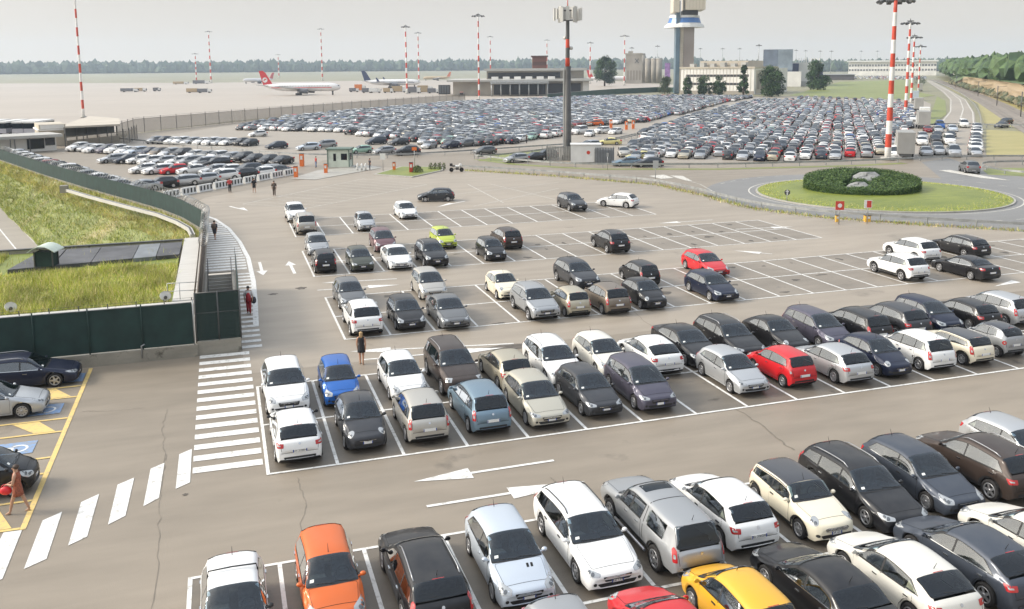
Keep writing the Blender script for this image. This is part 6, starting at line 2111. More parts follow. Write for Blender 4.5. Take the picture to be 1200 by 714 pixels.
# ------------------------------------------------------------------ aeroplanes
def plane(px, py, rz, Ln, lab, tail, body_m, belly=None, stripe=None, emblem=None, winglet=None):
    p = at(px, py)
    t = thing('airliner', lab, 'airliner', (p.x, p.y, 0), rz)
    R0 = Ln * .052
    zc = R0 * 1.9
    prof = [(-.5, .04, .42), (-.42, .38, .30), (-.34, .68, .14), (-.24, .93, .03), (-.1, 1, 0), (.36, 1, 0), (.43, .88, -.04), (.475, .6, -.12), (.495, .28, -.2), (.5, .05, -.22)]
    m = MB(); m.tube([(x * Ln, 0, zc + dz * R0) for x, r, dz in prof], [max(.05, r * R0) for x, r, dz in prof], 20); m.build('fuselage', body_m, t)
    m = MB()
    def slab(P, th):
        lo = [m.bm.verts.new((x, y, z - th)) for x, y, z in P]; hi = [m.bm.verts.new((x, y, z + th)) for x, y, z in P]
        m.bm.faces.new(list(reversed(lo))); m.bm.faces.new(hi)
        n = len(P)
        for k in range(n): m.bm.faces.new((lo[k], lo[(k + 1) % n], hi[(k + 1) % n], hi[k]))
    for s in (1, -1):
        m = MB(); slab([(.10 * Ln, s * R0 * .7, zc - R0 * .5), (-.10 * Ln, s * R0 * .7, zc - R0 * .5), (-.19 * Ln, s * .47 * Ln, zc + R0 * .35), (-.145 * Ln, s * .47 * Ln, zc + R0 * .35)], .22); w_ = m.build('wing', mat('wing_grey', (.50, .51, .52), .4, .2), t)
        if winglet:
            m = MB(); m.prism([(-.145 * Ln, 0), (-.19 * Ln, 0), (-.215 * Ln, R0 * 1.3), (-.19 * Ln, R0 * 1.3)], -.12, .12, Matrix.Translation((0, s * .47 * Ln, zc + R0 * .35)) @ Matrix.Rotation(R_(90), 4, 'X')); m.build('winglet', winglet, w_)
        m = MB(); slab([(-.40 * Ln, s * R0 * .2, zc + R0 * .4), (-.475 * Ln, s * R0 * .2, zc + R0 * .4), (-.51 * Ln, s * .165 * Ln, zc + R0 * .6), (-.475 * Ln, s * .165 * Ln, zc + R0 * .6)], .12); m.build('tailplane', mat('wing_grey', (.50, .51, .52), .4, .2), t)
        m = MB(); m.tube([(.13 * Ln, s * .16 * Ln, zc - R0 * .95), (.12 * Ln, s * .16 * Ln, zc - R0 * .95), (.05 * Ln, s * .16 * Ln, zc - R0 * .9), (.0, s * .16 * Ln, zc - R0 * .85)], [R0 * .5, R0 * .58, R0 * .55, R0 * .3], 14); m.build('engine', mat('engine_cowl', (.10, .10, .11), .4), t)
        m = MB(); m.tube([(-.03 * Ln, s * R0 * .9, zc - R0 * .6), (-.03 * Ln, s * R0 * .9, .6)], .25, 8); m.tube([(-.03 * Ln - .8, s * R0 * .9, .6), (-.03 * Ln - .8, s * R0 * .9 + .01, .6)], .6, 8); m.box(-.03 * Ln - 1.2, -.03 * Ln + 1.2, s * R0 * .9 - .5, s * R0 * .9 + .5, 0, 1.15); m.build('main_gear', DARK, t)
    m = MB(); m.box(.40 * Ln - .4, .40 * Ln + .4, -.3, .3, 0, zc - R0 * .7); m.build('nose_gear', DARK, t)
    fin = [(-.36, .85), (-.475, .55), (-.525, 3.9), (-.475, 3.95), (-.44, 3.4)]
    m = MB(); m.prism([(x * Ln, z * R0) for x, z in fin], -.22, .22, Matrix.Translation((0, 0, zc)) @ Matrix.Rotation(R_(90), 4, 'X')); f = m.build('tail_fin', tail, t)
    if emblem:
        m = MB()
        M = Matrix.Translation((-.45 * Ln, 0, zc + 1.75 * R0)) @ Matrix.Rotation(R_(90), 4, 'X')
        for zz in ((.23, .26), (-.26, -.23)):
            m.prism(circle(0, 0, R0 * .62, R0 * .62, 20), zz[0], zz[1], M)
        e = m.build('tail_disc', emblem[0], f)
        m = MB()
        for zz in ((.265, .29), (-.29, -.265)): m.prism([(-R0 * .40, -R0 * .28), (-R0 * .05, -R0 * .10), (R0 * .42, R0 * .22), (R0 * .10, R0 * .32), (-R0 * .22, R0 * .10)], zz[0], zz[1], M)
        m.build('tail_mark', emblem[1], e)
    if stripe:
        m = MB()
        for s in (1, -1): m.box(-.36 * Ln, .40 * Ln, s * (R0 * .985) - .03, s * (R0 * .985) + .03, zc - R0 * .18, zc - R0 * .02)
        m.build('stripe', stripe, t)
        m = MB()
        for s in (1, -1):
            for k in range(32): m.box(-.26 * Ln + k * .02 * Ln, -.26 * Ln + k * .02 * Ln + .45, s * (R0 * .94) - .03, s * (R0 * .985) + .02, zc + R0 * .18, zc + R0 * .34)
        m.build('cabin_windows', DARK, t)
    m = MB(); m.box(.455 * Ln, .485 * Ln, -R0 * .45, R0 * .45, zc + R0 * .22, zc + R0 * .42); m.build('cockpit_glass', DARK, t)
    return t
AW = mat('airliner_white', (.70, .69, .68), .35, coat=.3); TR = mat('tail_red', (.55, .03, .035), .4); TN = mat('tail_navy', (.035, .05, .11), .4)
plane(353, 111.5, R_(-20), 46, 'large white airliner with red tail fin and dark engines on the apron', TR, AW, stripe=TR, emblem=(OFFW, TR))
plane(303, 98, R_(-150), 38, 'farther white airliner with a red tail behind the big one', mat('tail_pinkred', (.52, .12, .12), .4), AW)
plane(459, 103.2, R_(-17), 44, 'white airliner with dark blue tail fin and winglets', TN, AW, winglet=TN, belly=None, stripe=TN)
plane(512, 94.5, R_(160), 34, 'distant airliner with small orange red tail behind the dark tailed airliner', mat('tail_orange', (.55, .16, .07), .4), mat('airliner_tan', (.42, .33, .20), .5))
plane(713, 97, R_(-20), 40, 'airliner with red tail half hidden by the terminal and the round tree', TR, AW)

# apron vehicles
def cart(px, py, L_, h, col, lab, rz=-18, name='apron_cart'):
    p = at(px, py)
    t = thing(name, lab, 'apron vehicle', (p.x, p.y, 0), R_(rz), 'vehicles on the apron')
    m = MB(); m.box(-L_ / 2, L_ * .2, -1.1, 1.1, .7, h); m.build('load_box', col, t)
    m = MB(); m.box(L_ * .22, L_ / 2, -1.0, 1.0, .6, h * .85); m.build('cab', OFFW, t)
    m = MB(); m.box(L_ * .3, L_ * .51, -.95, .95, h * .5, h * .8); m.build('cab_glass', DARK, t)
    m = MB()
    m.box(-L_ / 2, L_ / 2, -.9, .9, .45, .68); m.build('chassis', STEEL, t)
    for x in (-L_ * .32, L_ * .34):
        o = link_mesh('wheel', wheel_meshes(.45, .3, 5)[0], t); o.location = (x, -1.0, .45)
        o = link_mesh('wheel', wheel_meshes(.45, .3, 5)[0], t); o.location = (x, 1.0, .45)
OR = mat('cart_orange', (.62, .19, .04), .5); TAN = mat('cart_tan', (.40, .30, .18), .6); DG = mat('cart_grey', (.15, .15, .16), .6)
for px, py, L_, h, c, lab in ((152, 108, 12, 2.6, DG, 'grey flat baggage vehicle far left on the apron'), (165, 107.5, 8, 2.6, TAN, 'tan baggage vehicle far left on the apron'), (184, 107, 5, 2.6, DG, 'small dark tug alone on the apron'), (228, 109, 10, 3, TAN, 'tan vehicle below the apron mast'), (240, 109, 9, 2.8, DG, 'dark vehicle right of the apron mast'),
    (236, 98.5, 18, 4, DG, 'grey loader at the foot of the apron mast'), (212, 99, 16, 3, TAN, 'tan trailer left of the apron mast foot'), (415, 108, 6, 2.6, DG, 'grey vehicle behind the nose of the big airliner'), (422, 107, 7, 4.5, OR, 'bright orange lifter below the dark tail fin'), (430, 109, 6, 3, DG, 'grey vehicle right of the orange lifter'), (440, 109, 7, 3, OFFW, 'pale vehicle right of the orange lifter'),
    (455, 109, 6, 3, TAN, 'tan cart below the airliner with the dark tail'), (468, 108.5, 9, 4, TAN, 'tan high loader by the striped mast'), (485, 109.5, 8, 4, DG, 'grey high loader right of the striped mast'), (498, 109, 9, 4.5, TAN, 'tan container stack left of the dark box'), (508, 109.5, 7, 3, DG, 'dark dolly train left of the dark box')):
    cart(px, py, L_, h, c, lab)
p = at(521, 110.5)
t = thing('dark_container', 'tall dark box container left of the terminal hall', 'container', (p.x, p.y, 0), R_(-18))
m = MB(); m.box(-3.2, 3.2, -3, 3, 0, 5.2); m.build('shell', DARK, t)
m = MB()
for k in range(4): m.box(-2.8 + 1.5 * k, -1.8 + 1.5 * k, -3.1, -3.02, .6, 4.8)
m.build('door_panel', mat('box_slate', (.10, .11, .12), .5), t)

# ------------------------------------------------------------------ trees
LEAFS = {'broad': [gm('leaf_broad_a', (.03, .07, .018)), gm('leaf_broad_b', (.05, .10, .026)), gm('leaf_broad_c', (.018, .042, .012))], 'olive': [gm('leaf_olive_a', (.06, .085, .035)), gm('leaf_olive_b', (.085, .11, .045)), gm('leaf_olive_c', (.035, .055, .022))]}
BARK = mat('bark', (.08, .06, .04), .9)
def tree(px, py, ytop, wpx, lab, kind='broad', conifer=False, n=2600, seed=1, trunk=.14):
    b = at(px, py)
    h = tall(b, ytop)
    s = (b - CAM).dot(FW) / FPX
    R0 = wpx * s / 2
    rr = random.Random(seed)
    t = thing('tree', lab, 'tree', (b.x, b.y, 0))
    m = MB(); m.tube([(0, 0, 0), (0, 0, h * .35), (.02 * h, 0, h * .7)], [h * .035, h * .025, h * .008], 8)
    for k in range(7):
        a = rr.uniform(0, 6.283); z = h * rr.uniform(.2, .6)
        m.tube([(0, 0, z), (R0 * .6 * math.cos(a), R0 * .6 * math.sin(a), z + h * .15)], [h * .012, h * .004], 5)
    m.build('trunk', BARK, t)
    clumps = []
    for k in range(26):
        z = rr.uniform(trunk, 1.0)
        if conifer: rad = R0 * (1.02 - z) * rr.uniform(.5, 1.0)
        else: rad = R0 * math.sqrt(max(.02, 1 - ((z - .52) / .52) ** 2)) * rr.uniform(.35, .9)
        a = rr.uniform(0, 6.283)
        clumps.append((rad * math.cos(a), rad * math.sin(a), h * z * .96, (R0 * .42 if not conifer else R0 * .30) * rr.uniform(.7, 1.2), rr.randrange(3)))
    V, F, MI = [], [], []
    for k in range(n * 2):
        cx, cy, cz, cr, ci = rr.choice(clumps)
        d = Vector((rr.gauss(0, 1), rr.gauss(0, 1), rr.gauss(0, .8))).normalized() * cr * rr.uniform(.55, 1.05)
        p = Vector((cx, cy, cz)) + d
        sz = h * .030
        d1 = Vector((rr.gauss(0, sz), rr.gauss(0, sz), rr.gauss(0, sz))); d2 = Vector((rr.gauss(0, sz), rr.gauss(0, sz), rr.gauss(0, sz)))
        i = len(V); V += [tuple(p - d1 * .5), tuple(p + d1 * .5 + d2 * .2), tuple(p + d2)]; F.append((i, i + 1, i + 2)); MI.append(ci if rr.random() < .7 else rr.randrange(3))
    me = bpy.data.meshes.new('crown'); me.from_pydata(V, [], F); me.polygons.foreach_set('material_index', MI)
    link_mesh('crown', me, t, LEAFS[kind])
tree(708.5, 101, 68, 23, 'big round dark tree right of the terminal', seed=2, n=3600)
tree(904, 113.5, 80, 27, 'wide dense tree at the corner of the white office', seed=3, n=4200)
tree(958, 105.5, 72, 27, 'tall dark tree with uneven crown standing at the lawn edge', seed=4, n=3800)
tree(871, 113.5, 77, 14, 'narrow pointed conifer before the white office', conifer=True, seed=5, n=2200)
tree(842, 113, 90, 15, 'round tree left of the conifer', seed=6)
tree(824, 113, 89.5, 15, 'round tree in the middle before the white office', seed=7)
tree(806, 113, 91, 12, 'small round tree nearest the foot of the control tower', seed=8)
tree(832, 113, 97, 7, 'small dark shrub tree between two round trees', seed=10, n=900)
tree(779, 110, 91, 17, 'low bushy tree left of the control tower', 'olive', seed=9)
tree(1078, 100, 90, 16, 'scrubby tree beside the masts near the motorway', 'olive', seed=12, n=1200)

def woods(name, pts, hmin, hmax, rmin, rmax, seed, mats, z=0):
    """a far wood seen as one mass: crowns of broken leaf clumps standing side by side"""
    rr = random.Random(seed)
    V, F, MI = [], [], []
    ico = bmesh.new(); bmesh.ops.create_icosphere(ico, subdivisions=1 if hmin > 8 else 2, radius=1)
    iv = [v.co.copy() for v in ico.verts]; jf = [[v.index for v in f.verts] for f in ico.faces]; ico.free()
    for (x, y, zz) in pts(rr):
        h = rr.uniform(hmin, hmax); r0 = rr.uniform(rmin, rmax)
        mi = rr.randrange(len(mats))
        b0 = len(V)
        a = rr.uniform(0, 6)
        for v in iv:
            k = 1 + .22 * math.sin(5 * v.x + a) * math.cos(4 * v.y - a) + rr.gauss(0, .16)
            V.append((x + v.x * r0 * k, y + v.y * r0 * k, zz + z + h * .5 + v.z * h * .5 * k))
        for f in jf: F.append([b0 + i for i in f]); MI.append(mi if rr.random() < .8 else rr.randrange(len(mats)))
    me = bpy.data.meshes.new(name); me.from_pydata(V, [], F); me.polygons.foreach_set('material_index', MI)
    return tag(link_mesh(name, me, None, mats), kind='stuff')
WM = [gm('wood_a', (.035, .06, .025)), gm('wood_b', (.05, .08, .03)), gm('wood_c', (.026, .045, .02))]
def far_line(x0, x1, d0, d1, n):
    def f(rr):
        for _ in range(n):
            px = rr.uniform(x0, x1); dist = rr.uniform(d0, d1)
            dd = FW + RT * ((px - 600) / FPX); dd = Vector((dd.x, dd.y)).normalized()
            yield (CAM.x + dd.x * dist, CAM.y + dd.y * dist, 0)
    return f
woods('far_woods', far_line(-140, 820, 2750, 2950, 2300), 18, 38, 8, 17, 21, WM, 6)
woods('far_woods', far_line(790, 1130, 2300, 2700, 1100), 14, 32, 6, 13, 22, WM)
# right: earth bank, wooded plateau, railway
crest = [at(1119, 94.5, 4), at(1140, 92, 7), at(1165, 92.5, 8), at(1205, 98, 8), at(1300, 106, 8), at(1420, 118, 8)]
foot = [at(1112, 98), at(1130, 104), at(1155, 111), at(1205, 128), at(1300, 150), at(1420, 178)]
m = MB()
rr = random.Random(2)
cr_ = [pl([(p.x, p.y) for p in crest], k / 24) for k in range(25)]; ft_ = [pl([(p.x, p.y) for p in foot], k / 24) for k in range(25)]
vv = [[m.bm.verts.new((f[0] + (c[0] - f[0]) * j / 6 + rr.gauss(0, .8), f[1] + (c[1] - f[1]) * j / 6 + rr.gauss(0, .8), 7.5 * (j / 6) ** .8 * min(1, .35 + k / 6) + (rr.gauss(0, .35) if 0 < j < 6 else 0))) for j in range(7)] for k, (f, c) in enumerate(zip(ft_, cr_))]
for k in range(24):
    for j in range(6): m.bm.faces.new((vv[k][j], vv[k][j + 1], vv[k + 1][j + 1], vv[k + 1][j])).smooth = True
tag(m.build('earth_bank', EARTH, recalc=True), kind='structure')
far_edge = [(c[0] + 520, c[1] + 560) for c in cr_]
m = MB()
for k in range(24):
    z0, z1 = 7.5 * min(1, .35 + k / 6), 7.5 * min(1, .35 + (k + 1) / 6)
    m.face([(*cr_[k], z0), (*cr_[k + 1], z1), (*far_edge[k + 1], 8), (*far_edge[k], 8)])
tag(m.build('plateau', ground_mat('plateau_green', (.06, .10, .025), (.12, .17, .05), .02, .2, 2, bump=0), recalc=True), kind='structure')
def pw(n, a0, a1):
    def f(rr):
        for _ in range(n):
            t = rr.random(); c = pl(cr_, t); u = rr.uniform(a0, a1)
            yield (c[0] + 520 * u, c[1] + 560 * u, 6.5)
    return f
WG = [gm('wood_near_a', (.045, .085, .025)), gm('wood_near_b', (.065, .11, .032)), gm('wood_near_c', (.03, .06, .02))]
woods('wood_on_plateau', pw(1500, .14, .9), 6, 13, 3.4, 7, 31, WG)
woods('bank_scrub', lambda rr: [(lambda q, u: (q[0] + (cr_[3][0] - ft_[3][0]) * u * .4, q[1] + (cr_[3][1] - ft_[3][1]) * u * .4, .5))(pl(ft_, rr.uniform(.02, .75)), rr.random()) for _ in range(150)], 1.5, 3.4, 1.2, 2.4, 33, [gm('scrub_a', (.10, .11, .05)), gm('scrub_b', (.15, .13, .07)), gm('scrub_c', (.06, .075, .035))])
# railway
RL = [xy(*p) for p in ((1094, 93.5), (1112, 99.5), (1136, 109), (1162, 121), (1200, 142), (1290, 190))]
m = MB(); ribbon(m, RL, 9, .03); tag(m.build('railway_ballast', mat('ballast', (.24, .21, .18), .95, noise=(.5, .3))), kind='structure')
m = MB()
for o in (-2.9, -1.5, 1.5, 2.9):
    ribbon(m, [(p[0] + o * .6, p[1] - o * .8) for p in RL], .16, .10)
tag(m.build('rails', mat('rail_steel', (.12, .10, .09), .5, .5)), kind='structure')
for px, py, lab in ((1120, 103, 'farthest dark mast beside the railway cutting'), (1146, 113, 'railway mast before the scrub bank'), (1168, 124, 'tall railway mast in front of the earth bank'), (1196, 137, 'railway mast at the right edge')):
    p = at(px, py)
    t = thing('railway_mast', lab, 'railway mast', (p.x, p.y, 0), 0, 'railway masts')
    m = MB(); m.tube([(0, 0, 0), (0, 0, 7)], .14, 6); m.build('pole', STEEL, t)
    m = MB(); m.beam((0, 0, 6.6), (2.4, -1.8, 6.9), .1); m.build('arm', STEEL, t)
# air
dens = HAZE = .00014
m = MB(); m.box(-3500, 4800, -120, 3300, -8, 110)
hz_ = tag(m.build('haze', []), kind='stuff')
hm = bpy.data.materials.new('haze_air'); hm.use_nodes = True
nt = hm.node_tree; nt.nodes.clear()
vo = nt.nodes.new('ShaderNodeVolumePrincipled'); out = nt.nodes.new('ShaderNodeOutputMaterial')
vo.inputs['Color'].default_value = (.70, .83, 1.0, 1); vo.inputs['Density'].default_value = dens; vo.inputs['Anisotropy'].default_value = .25
nt.links.new(vo.outputs[0], out.inputs['Volume'])
hz_.data.materials.append(hm)
# ------------------------------------------------------------------ the near cars, bay by bay
T, A = R_(-90), R_(90)                    # nose towards the viewer / away
rnd = random.Random(17)
def bay(row, half, i, d, key, col, label, opt=(), dx=0.0, dy=0.0, plate=None, turn=0.0):
    x0, y0 = ROWS[row]
    x = x0 + (i + .5) * BW + dx
    y = y0 + (half + .5) * LB + dy
    return place_car(key, x, y, (T if d == 'T' else A) + R_(rnd.uniform(-1, 1) + turn), col, label, 'cars parked in the near bays', opt, plate)
def spot(px, py, d, key, col, label, opt=(), group='cars parked in the middle bays', z=.72):
    p = at(px, py, z)
    rz = {'T': T, 'A': A}.get(d, None)
    if rz is None: rz = R_(d)
    return place_car(key, p.x, p.y, rz + R_(rnd.uniform(-1.2, 1.2)), col, label, group, opt)
# first row
bay('A', 1, -1, 'T', 'hatch', 'white', 'white hatchback with a black roof bar in the corner bay at the bottom left', ('bar', 'blackmirror'), dx=-.05, dy=-.55)
bay('A', 1, 0, 'T', 'city', 'orange', 'bright orange small hatchback facing the camera', (), dx=-.05, dy=.1)
bay('A', 1, 1, 'A', 'estate', 'black', 'black estate with silver roof rails and red tail lamps, beside the orange hatchback', ('darkm',), dx=0, dy=-.35, plate=(-1, 'EA 537LJ'))
bay('A', 1, 2, 'T', 'hatch', 'iceblue', 'ice blue hatchback with two bonnet vents, left of the large white estate', ('scoops',), dx=.02, dy=-.25)
bay('A', 1, 3, 'T', 'estate', 'white', 'large white estate with dark grille in the front bays', ('dark',), dx=.08, dy=.1, plate=(1, 'EZ 194'))
bay('A', 1, 4, 'A', 'pickup', 'lightgrey', 'silver pickup with matching hard top and side steps', (), dx=-.05, dy=-.1, plate=(-1, 'EB 106KA'))
bay('A', 1, 5, 'A', 'compact', 'white', 'white hatchback between the silver pickup and the cream car', ('dark',), dx=-.1, dy=.35, plate=(-1, 'EL 206GH'))
bay('A', 1, 6, 'T', 'mini', 'cream', 'cream small car with black roof and black wheel arches', ('blackroof', 'dark'), dx=0, dy=-.15, plate=(1, 'DR 651'))
bay('A', 1, 7, 'T', 'estate', 'black', 'black estate with silver roof rails facing the camera, right of the cream small car', ('railsilver',), dx=.0, dy=.0, plate=(1, 'FA 812'))
bay('A', 1, 8, 'T', 'compact', 'slate', 'dark blue hatchback with twin oval grille in the front bays', ('dark', 'm'), dx=.05, dy=.1, plate=(1, 'EV 470'))
bay('A', 1, 9, 'A', 'suv', 'brown', 'dark brown crossover with pale window line at the right edge', (), dx=.1, dy=.1)
bay('A', 1, 10, 'T', 'compact', 'silver', 'silver hatchback with red rear lamp cut off by the right edge', (), dx=.05, dy=.6)
bay('A', 0, 2, 'T', 'hatch', 'lightgrey', 'grey roof of a car cut off by the bottom edge below the ice blue hatchback', (), dx=.1, dy=-.55)
bay('A', 0, 3, 'A', 'hatch', 'red', 'bright red car cut off by the bottom edge', (), dx=.15, dy=-.35)
bay('A', 0, 4, 'A', 'city', 'yellow', 'yellow hatchback at the bottom edge', ('dark',), dx=.0, dy=.15)
bay('A', 0, 5, 'A', 'sedan', 'black', 'shiny black saloon at the bottom edge right of the yellow hatchback', (), dx=.05, dy=.05)
bay('A', 0, 6, 'A', 'fast', 'offwhite', 'white sporty hatchback at the bottom edge right of the black saloon', (), dx=.05, dy=.05)
bay('A', 0, 7, 'A', 'fast', 'slate', 'dark blue grey hatchback with silver door tops in the bottom right corner', ('m',), dx=.1, dy=.2)
bay('A', 0, 8, 'A', 'compact', 'offwhite', 'white car cut off by the right edge behind the dark blue grey hatchback', (), dx=.1, dy=.3)
# second row, near half
bay('B', 0, 0, 'A', 'compact', 'white', 'white hatchback with red lamps at the left end of the second row, tail to camera', ('blackmirror',), dx=-.1, dy=.05, plate=(-1, 'DY 318BN'))
bay('B', 0, 1, 'T', 'retro', 'charcoal', 'charcoal rounded small car with pale round headlamps', ('blackmirror',), dx=-.05, dy=.15)
bay('B', 0, 2, 'A', 'mpv', 'warmsilver', 'pale silver people carrier with tall red tail lamps', ('short',), dx=-.1, dy=.15)
bay('B', 0, 3, 'A', 'mpv', 'skyblue', 'light blue people carrier with its tail to the camera', (), dx=-.05, dy=.35)
bay('B', 0, 4, 'T', 'compact', 'champagne', 'champagne saloon shaped hatchback right of the light blue people carrier', ('c',), dx=-.1, dy=.2)
bay('B', 0, 5, 'T', 'hatch', 'charcoal', 'charcoal hatchback with large clear headlamps in the near half of the second row', ('d',), dx=-.1, dy=.35)
bay('B', 0, 6, 'T', 'mpv', 'violetgrey', 'dark violet grey rounded people carrier beside the empty bay', ('e',), dx=-.15, dy=.3)
bay('B', 0, 8, 'T', 'hatch', 'silver', 'silver hatchback standing alone right of the empty bay', ('d',), dx=-.3, dy=.55)
bay('B', 0, 9, 'A', 'city', 'red', 'bright red small hatchback in the second row, tail to camera', (), dx=-.2, dy=.45)
bay('B', 0, 10, 'A', 'compact', 'silver', 'silver hatchback with red wrap round lamps next to the red car', ('c',), dx=-.05, dy=.25)
bay('B', 0, 11, 'T', 'retro', 'navy', 'navy blue hatchback between the silver and the white cars of the second row', ('n',), dx=-.1, dy=.2)
bay('B', 0, 12, 'A', 'mpv', 'white', 'white tall family car with glazed sides in the second row, tail to camera', ('short',), dx=-.1, dy=.3)
bay('B', 0, 13, 'A', 'mini', 'cream', 'cream small car with dark roof near the right edge, tail to camera', ('blackroof',), dx=-.1, dy=.3)
bay('B', 0, 14, 'A', 'smart', 'lightgrey', 'grey and black microcar at the right edge of the second row', ('blackroof',), dx=-.1, dy=.3)
# second row, far half
bay('B', 1, 0, 'T', 'suv', 'white', 'white compact crossover with two slot grille at the left end of the second row', ('norail',), dx=-.15, dy=.2)
bay('B', 1, 1, 'T', 'city', 'blue', 'bright blue small hatchback facing the camera', (), dx=-.3, dy=.2)
bay('B', 1, 2, 'T', 'hatch', 'white', 'white hatchback with pale bonnet behind the pale silver people carrier', (), dx=.05, dy=.05)
bay('B', 1, 3, 'T', 'offroad', 'brown', 'dark brown off road car facing the camera with wide grille', ('s',), dx=-.05, dy=.1)
bay('B', 1, 4, 'A', 'hatch', 'beige', 'beige small hatchback with round red lamps and dark rear bumper', ('b',), dx=-.05, dy=-.25)
bay('B', 1, 5, 'T', 'estate', 'white', 'white estate behind the charcoal hatchback in the second row', (), dx=-.1, dy=-.1)
bay('B', 1, 6, 'T', 'hatch', 'offwhite', 'white three door hatchback right of the white estate', ('t',), dx=-.05, dy=-.05)
bay('B', 1, 7, 'A', 'fast', 'white', 'white five door hatchback with slim red lamps and black rear window', ('w',), dx=-.15, dy=-.5)
bay('B', 1, 8, 'T', 'sedan', 'black', 'black saloon behind the lone silver hatchback', (), dx=-.3, dy=.1)
bay('B', 1, 9, 'T', 'estate', 'black', 'black estate with roof rails behind the red small hatchback', ('b',), dx=-.2, dy=.3)
bay('B', 1, 10, 'T', 'beetle', 'black', 'glossy black rounded coupe with dome roof in the second row', (), dx=-.1, dy=.0)
bay('B', 1, 11, 'T', 'mpv', 'violetgrey', 'dark grey family car with chrome grille facing the camera', (), dx=0, dy=.0)
bay('B', 1, 12, 'A', 'mpv', 'black', 'black family car with pale reflecting side windows, tail to camera, left of the black crossover', (), dx=-.05, dy=.0)
bay('B', 1, 13, 'A', 'suv', 'charcoal', 'black crossover coupe with long red lamps in the second row', ('norail',), dx=-.1, dy=.1)
bay('B', 1, 14, 'T', 'mpv', 'navy', 'dark blue tall car with round lamps facing the camera near the right edge', ('short',), dx=-.15, dy=.1)
bay('B', 1, 15, 'A', 'compact', 'black', 'black hatchback with silver wheels near the right edge of the second row', (), dx=-.15, dy=.1)
bay('B', 1, 16, 'A', 'mpv', 'silver', 'silver people carrier cut off by the right edge', (), dx=-.1, dy=.2)
# third row
spot(424, 369, 'A', 'suv', 'white', 'white crossover with black rear window at the left end of the third row', ('norail',))
spot(475, 364, 'T', 'hatch', 'black', 'black hatchback right of the white crossover in the third row', ())
spot(524, 361, 'T', 'sedan', 'grey', 'dark grey saloon in the third row', ())
spot(626, 353, 'T', 'suv', 'lightgrey', 'silver grey crossover beside the small beige car', ())
spot(667, 350, 'A', 'city', 'beige', 'small beige hatchback between the silver crossover and the bronze people carrier', ())
spot(710, 347, 'A', 'mpv', 'bronze', 'bronze people carrier with red lamps, tail to camera', ('short',))
spot(754, 342, 'T', 'retro', 'black', 'black rounded small car right of the bronze people carrier', ('n',))
spot(833, 333, 'T', 'compact', 'navy', 'dark blue hatchback in front of the red hatchback', ())
spot(1052, 311, 'A', 'suv', 'white', 'large white crossover with chrome roof rails in the right hand bays', ())
spot(1131, 310.5, 'A', 'sedan', 'black', 'long black saloon in the right hand bays', ())
spot(409, 342, 'T', 'hatch', 'grey', 'grey small hatchback behind the white crossover', ())
spot(502, 332, 'T', 'mpv', 'warmsilver', 'silver people carrier behind the dark grey saloon', ('short',))
spot(589, 332, 'T', 'bubble', 'cream', 'cream bubble shaped small car', ())
spot(675, 321, 'T', 'suv', 'charcoal', 'charcoal crossover behind the beige hatchback', ('norail',))
spot(749, 318, 'A', 'city', 'black', 'black hatchback with tall red lamps behind the black rounded car', ())
spot(826, 307, 'T', 'compact', 'red', 'red hatchback behind the dark blue one', ())
spot(1068, 292, 'A', 'suv', 'white', 'smaller white crossover behind the large white one', ('norail',))
spot(1124, 286, 'A', 'estate', 'black', 'black estate behind the long black saloon', ('b',))
# fourth row
spot(379, 304, 'A', 'city', 'black', 'black small crossover, tail to camera, at the left end of the fourth row', ())
spot(421, 302, 'T', 'hatch', 'olive', 'dark olive hatchback in the fourth row', ('d',))
spot(464, 299, 'T', 'sedan', 'white', 'white saloon in the fourth row', ())
spot(505, 297, 'T', 'suv', 'black', 'black crossover right of the white saloon', ())
spot(575, 291, 'T', 'city', 'black', 'black boxy small car in front of the dark brown one', ())
spot(371, 285, 'T', 'hatch', 'lightgrey', 'light grey hatchback behind the black small crossover', ())
spot(448, 281, 'T', 'mpv', 'burgundy', 'burgundy grey people carrier behind the white saloon', ())
spot(519, 278, 'T', 'city', 'lime', 'lime green small car', ())
spot(593, 278, 'A', 'mpv', 'brown', 'dark brown car, tail to camera, behind the black boxy one', ('short',))
spot(715, 282, 'A', 'suv', 'black', 'black crossover standing alone, tail to camera', ())
# fifth row and beyond
spot(357, 262, 'A', 'offroad', 'warmsilver', 'silver off road car, tail to camera, in the fifth row', ())
spot(346, 249, 'T', 'suv', 'white', 'white crossover behind the silver off road car', ('norail',))
spot(427, 259, 'T', 'city', 'silver', 'pale silver tall small car alone in the fifth row', ())
spot(475, 245.5, 'T', 'compact', 'white', 'white hatchback alone at the back of the fifth row', ())
spot(670, 237, 'T', 'suv', 'charcoal', 'dark crossover facing the camera near the guard rail', ('norail',))
spot(724, 234, 130, 'compact', 'white', 'white hatchback near the guard rail, right of the dark crossover', ())
spot(511, 228, 168, 'hatch', 'charcoal', 'dark grey hatchback driving left across the empty bays', ())
# bays for disabled drivers at the left
g = 'cars in the yellow bays at the left'
place_car('estate', -10.35, 13.5, R_(0), 'navy', 'dark blue estate with silver window line in the top yellow bay', g, ('m',))
place_car('compact', -10.9, 9.75, R_(1), 'silver', 'silver hatchback between the blue estate and the empty yellow bay', g, ())
place_car('smart', -9.25, 1.75, R_(0), 'black', 'black small car with pale roof behind the woman in the brown dress', g, ('whiteroof',))

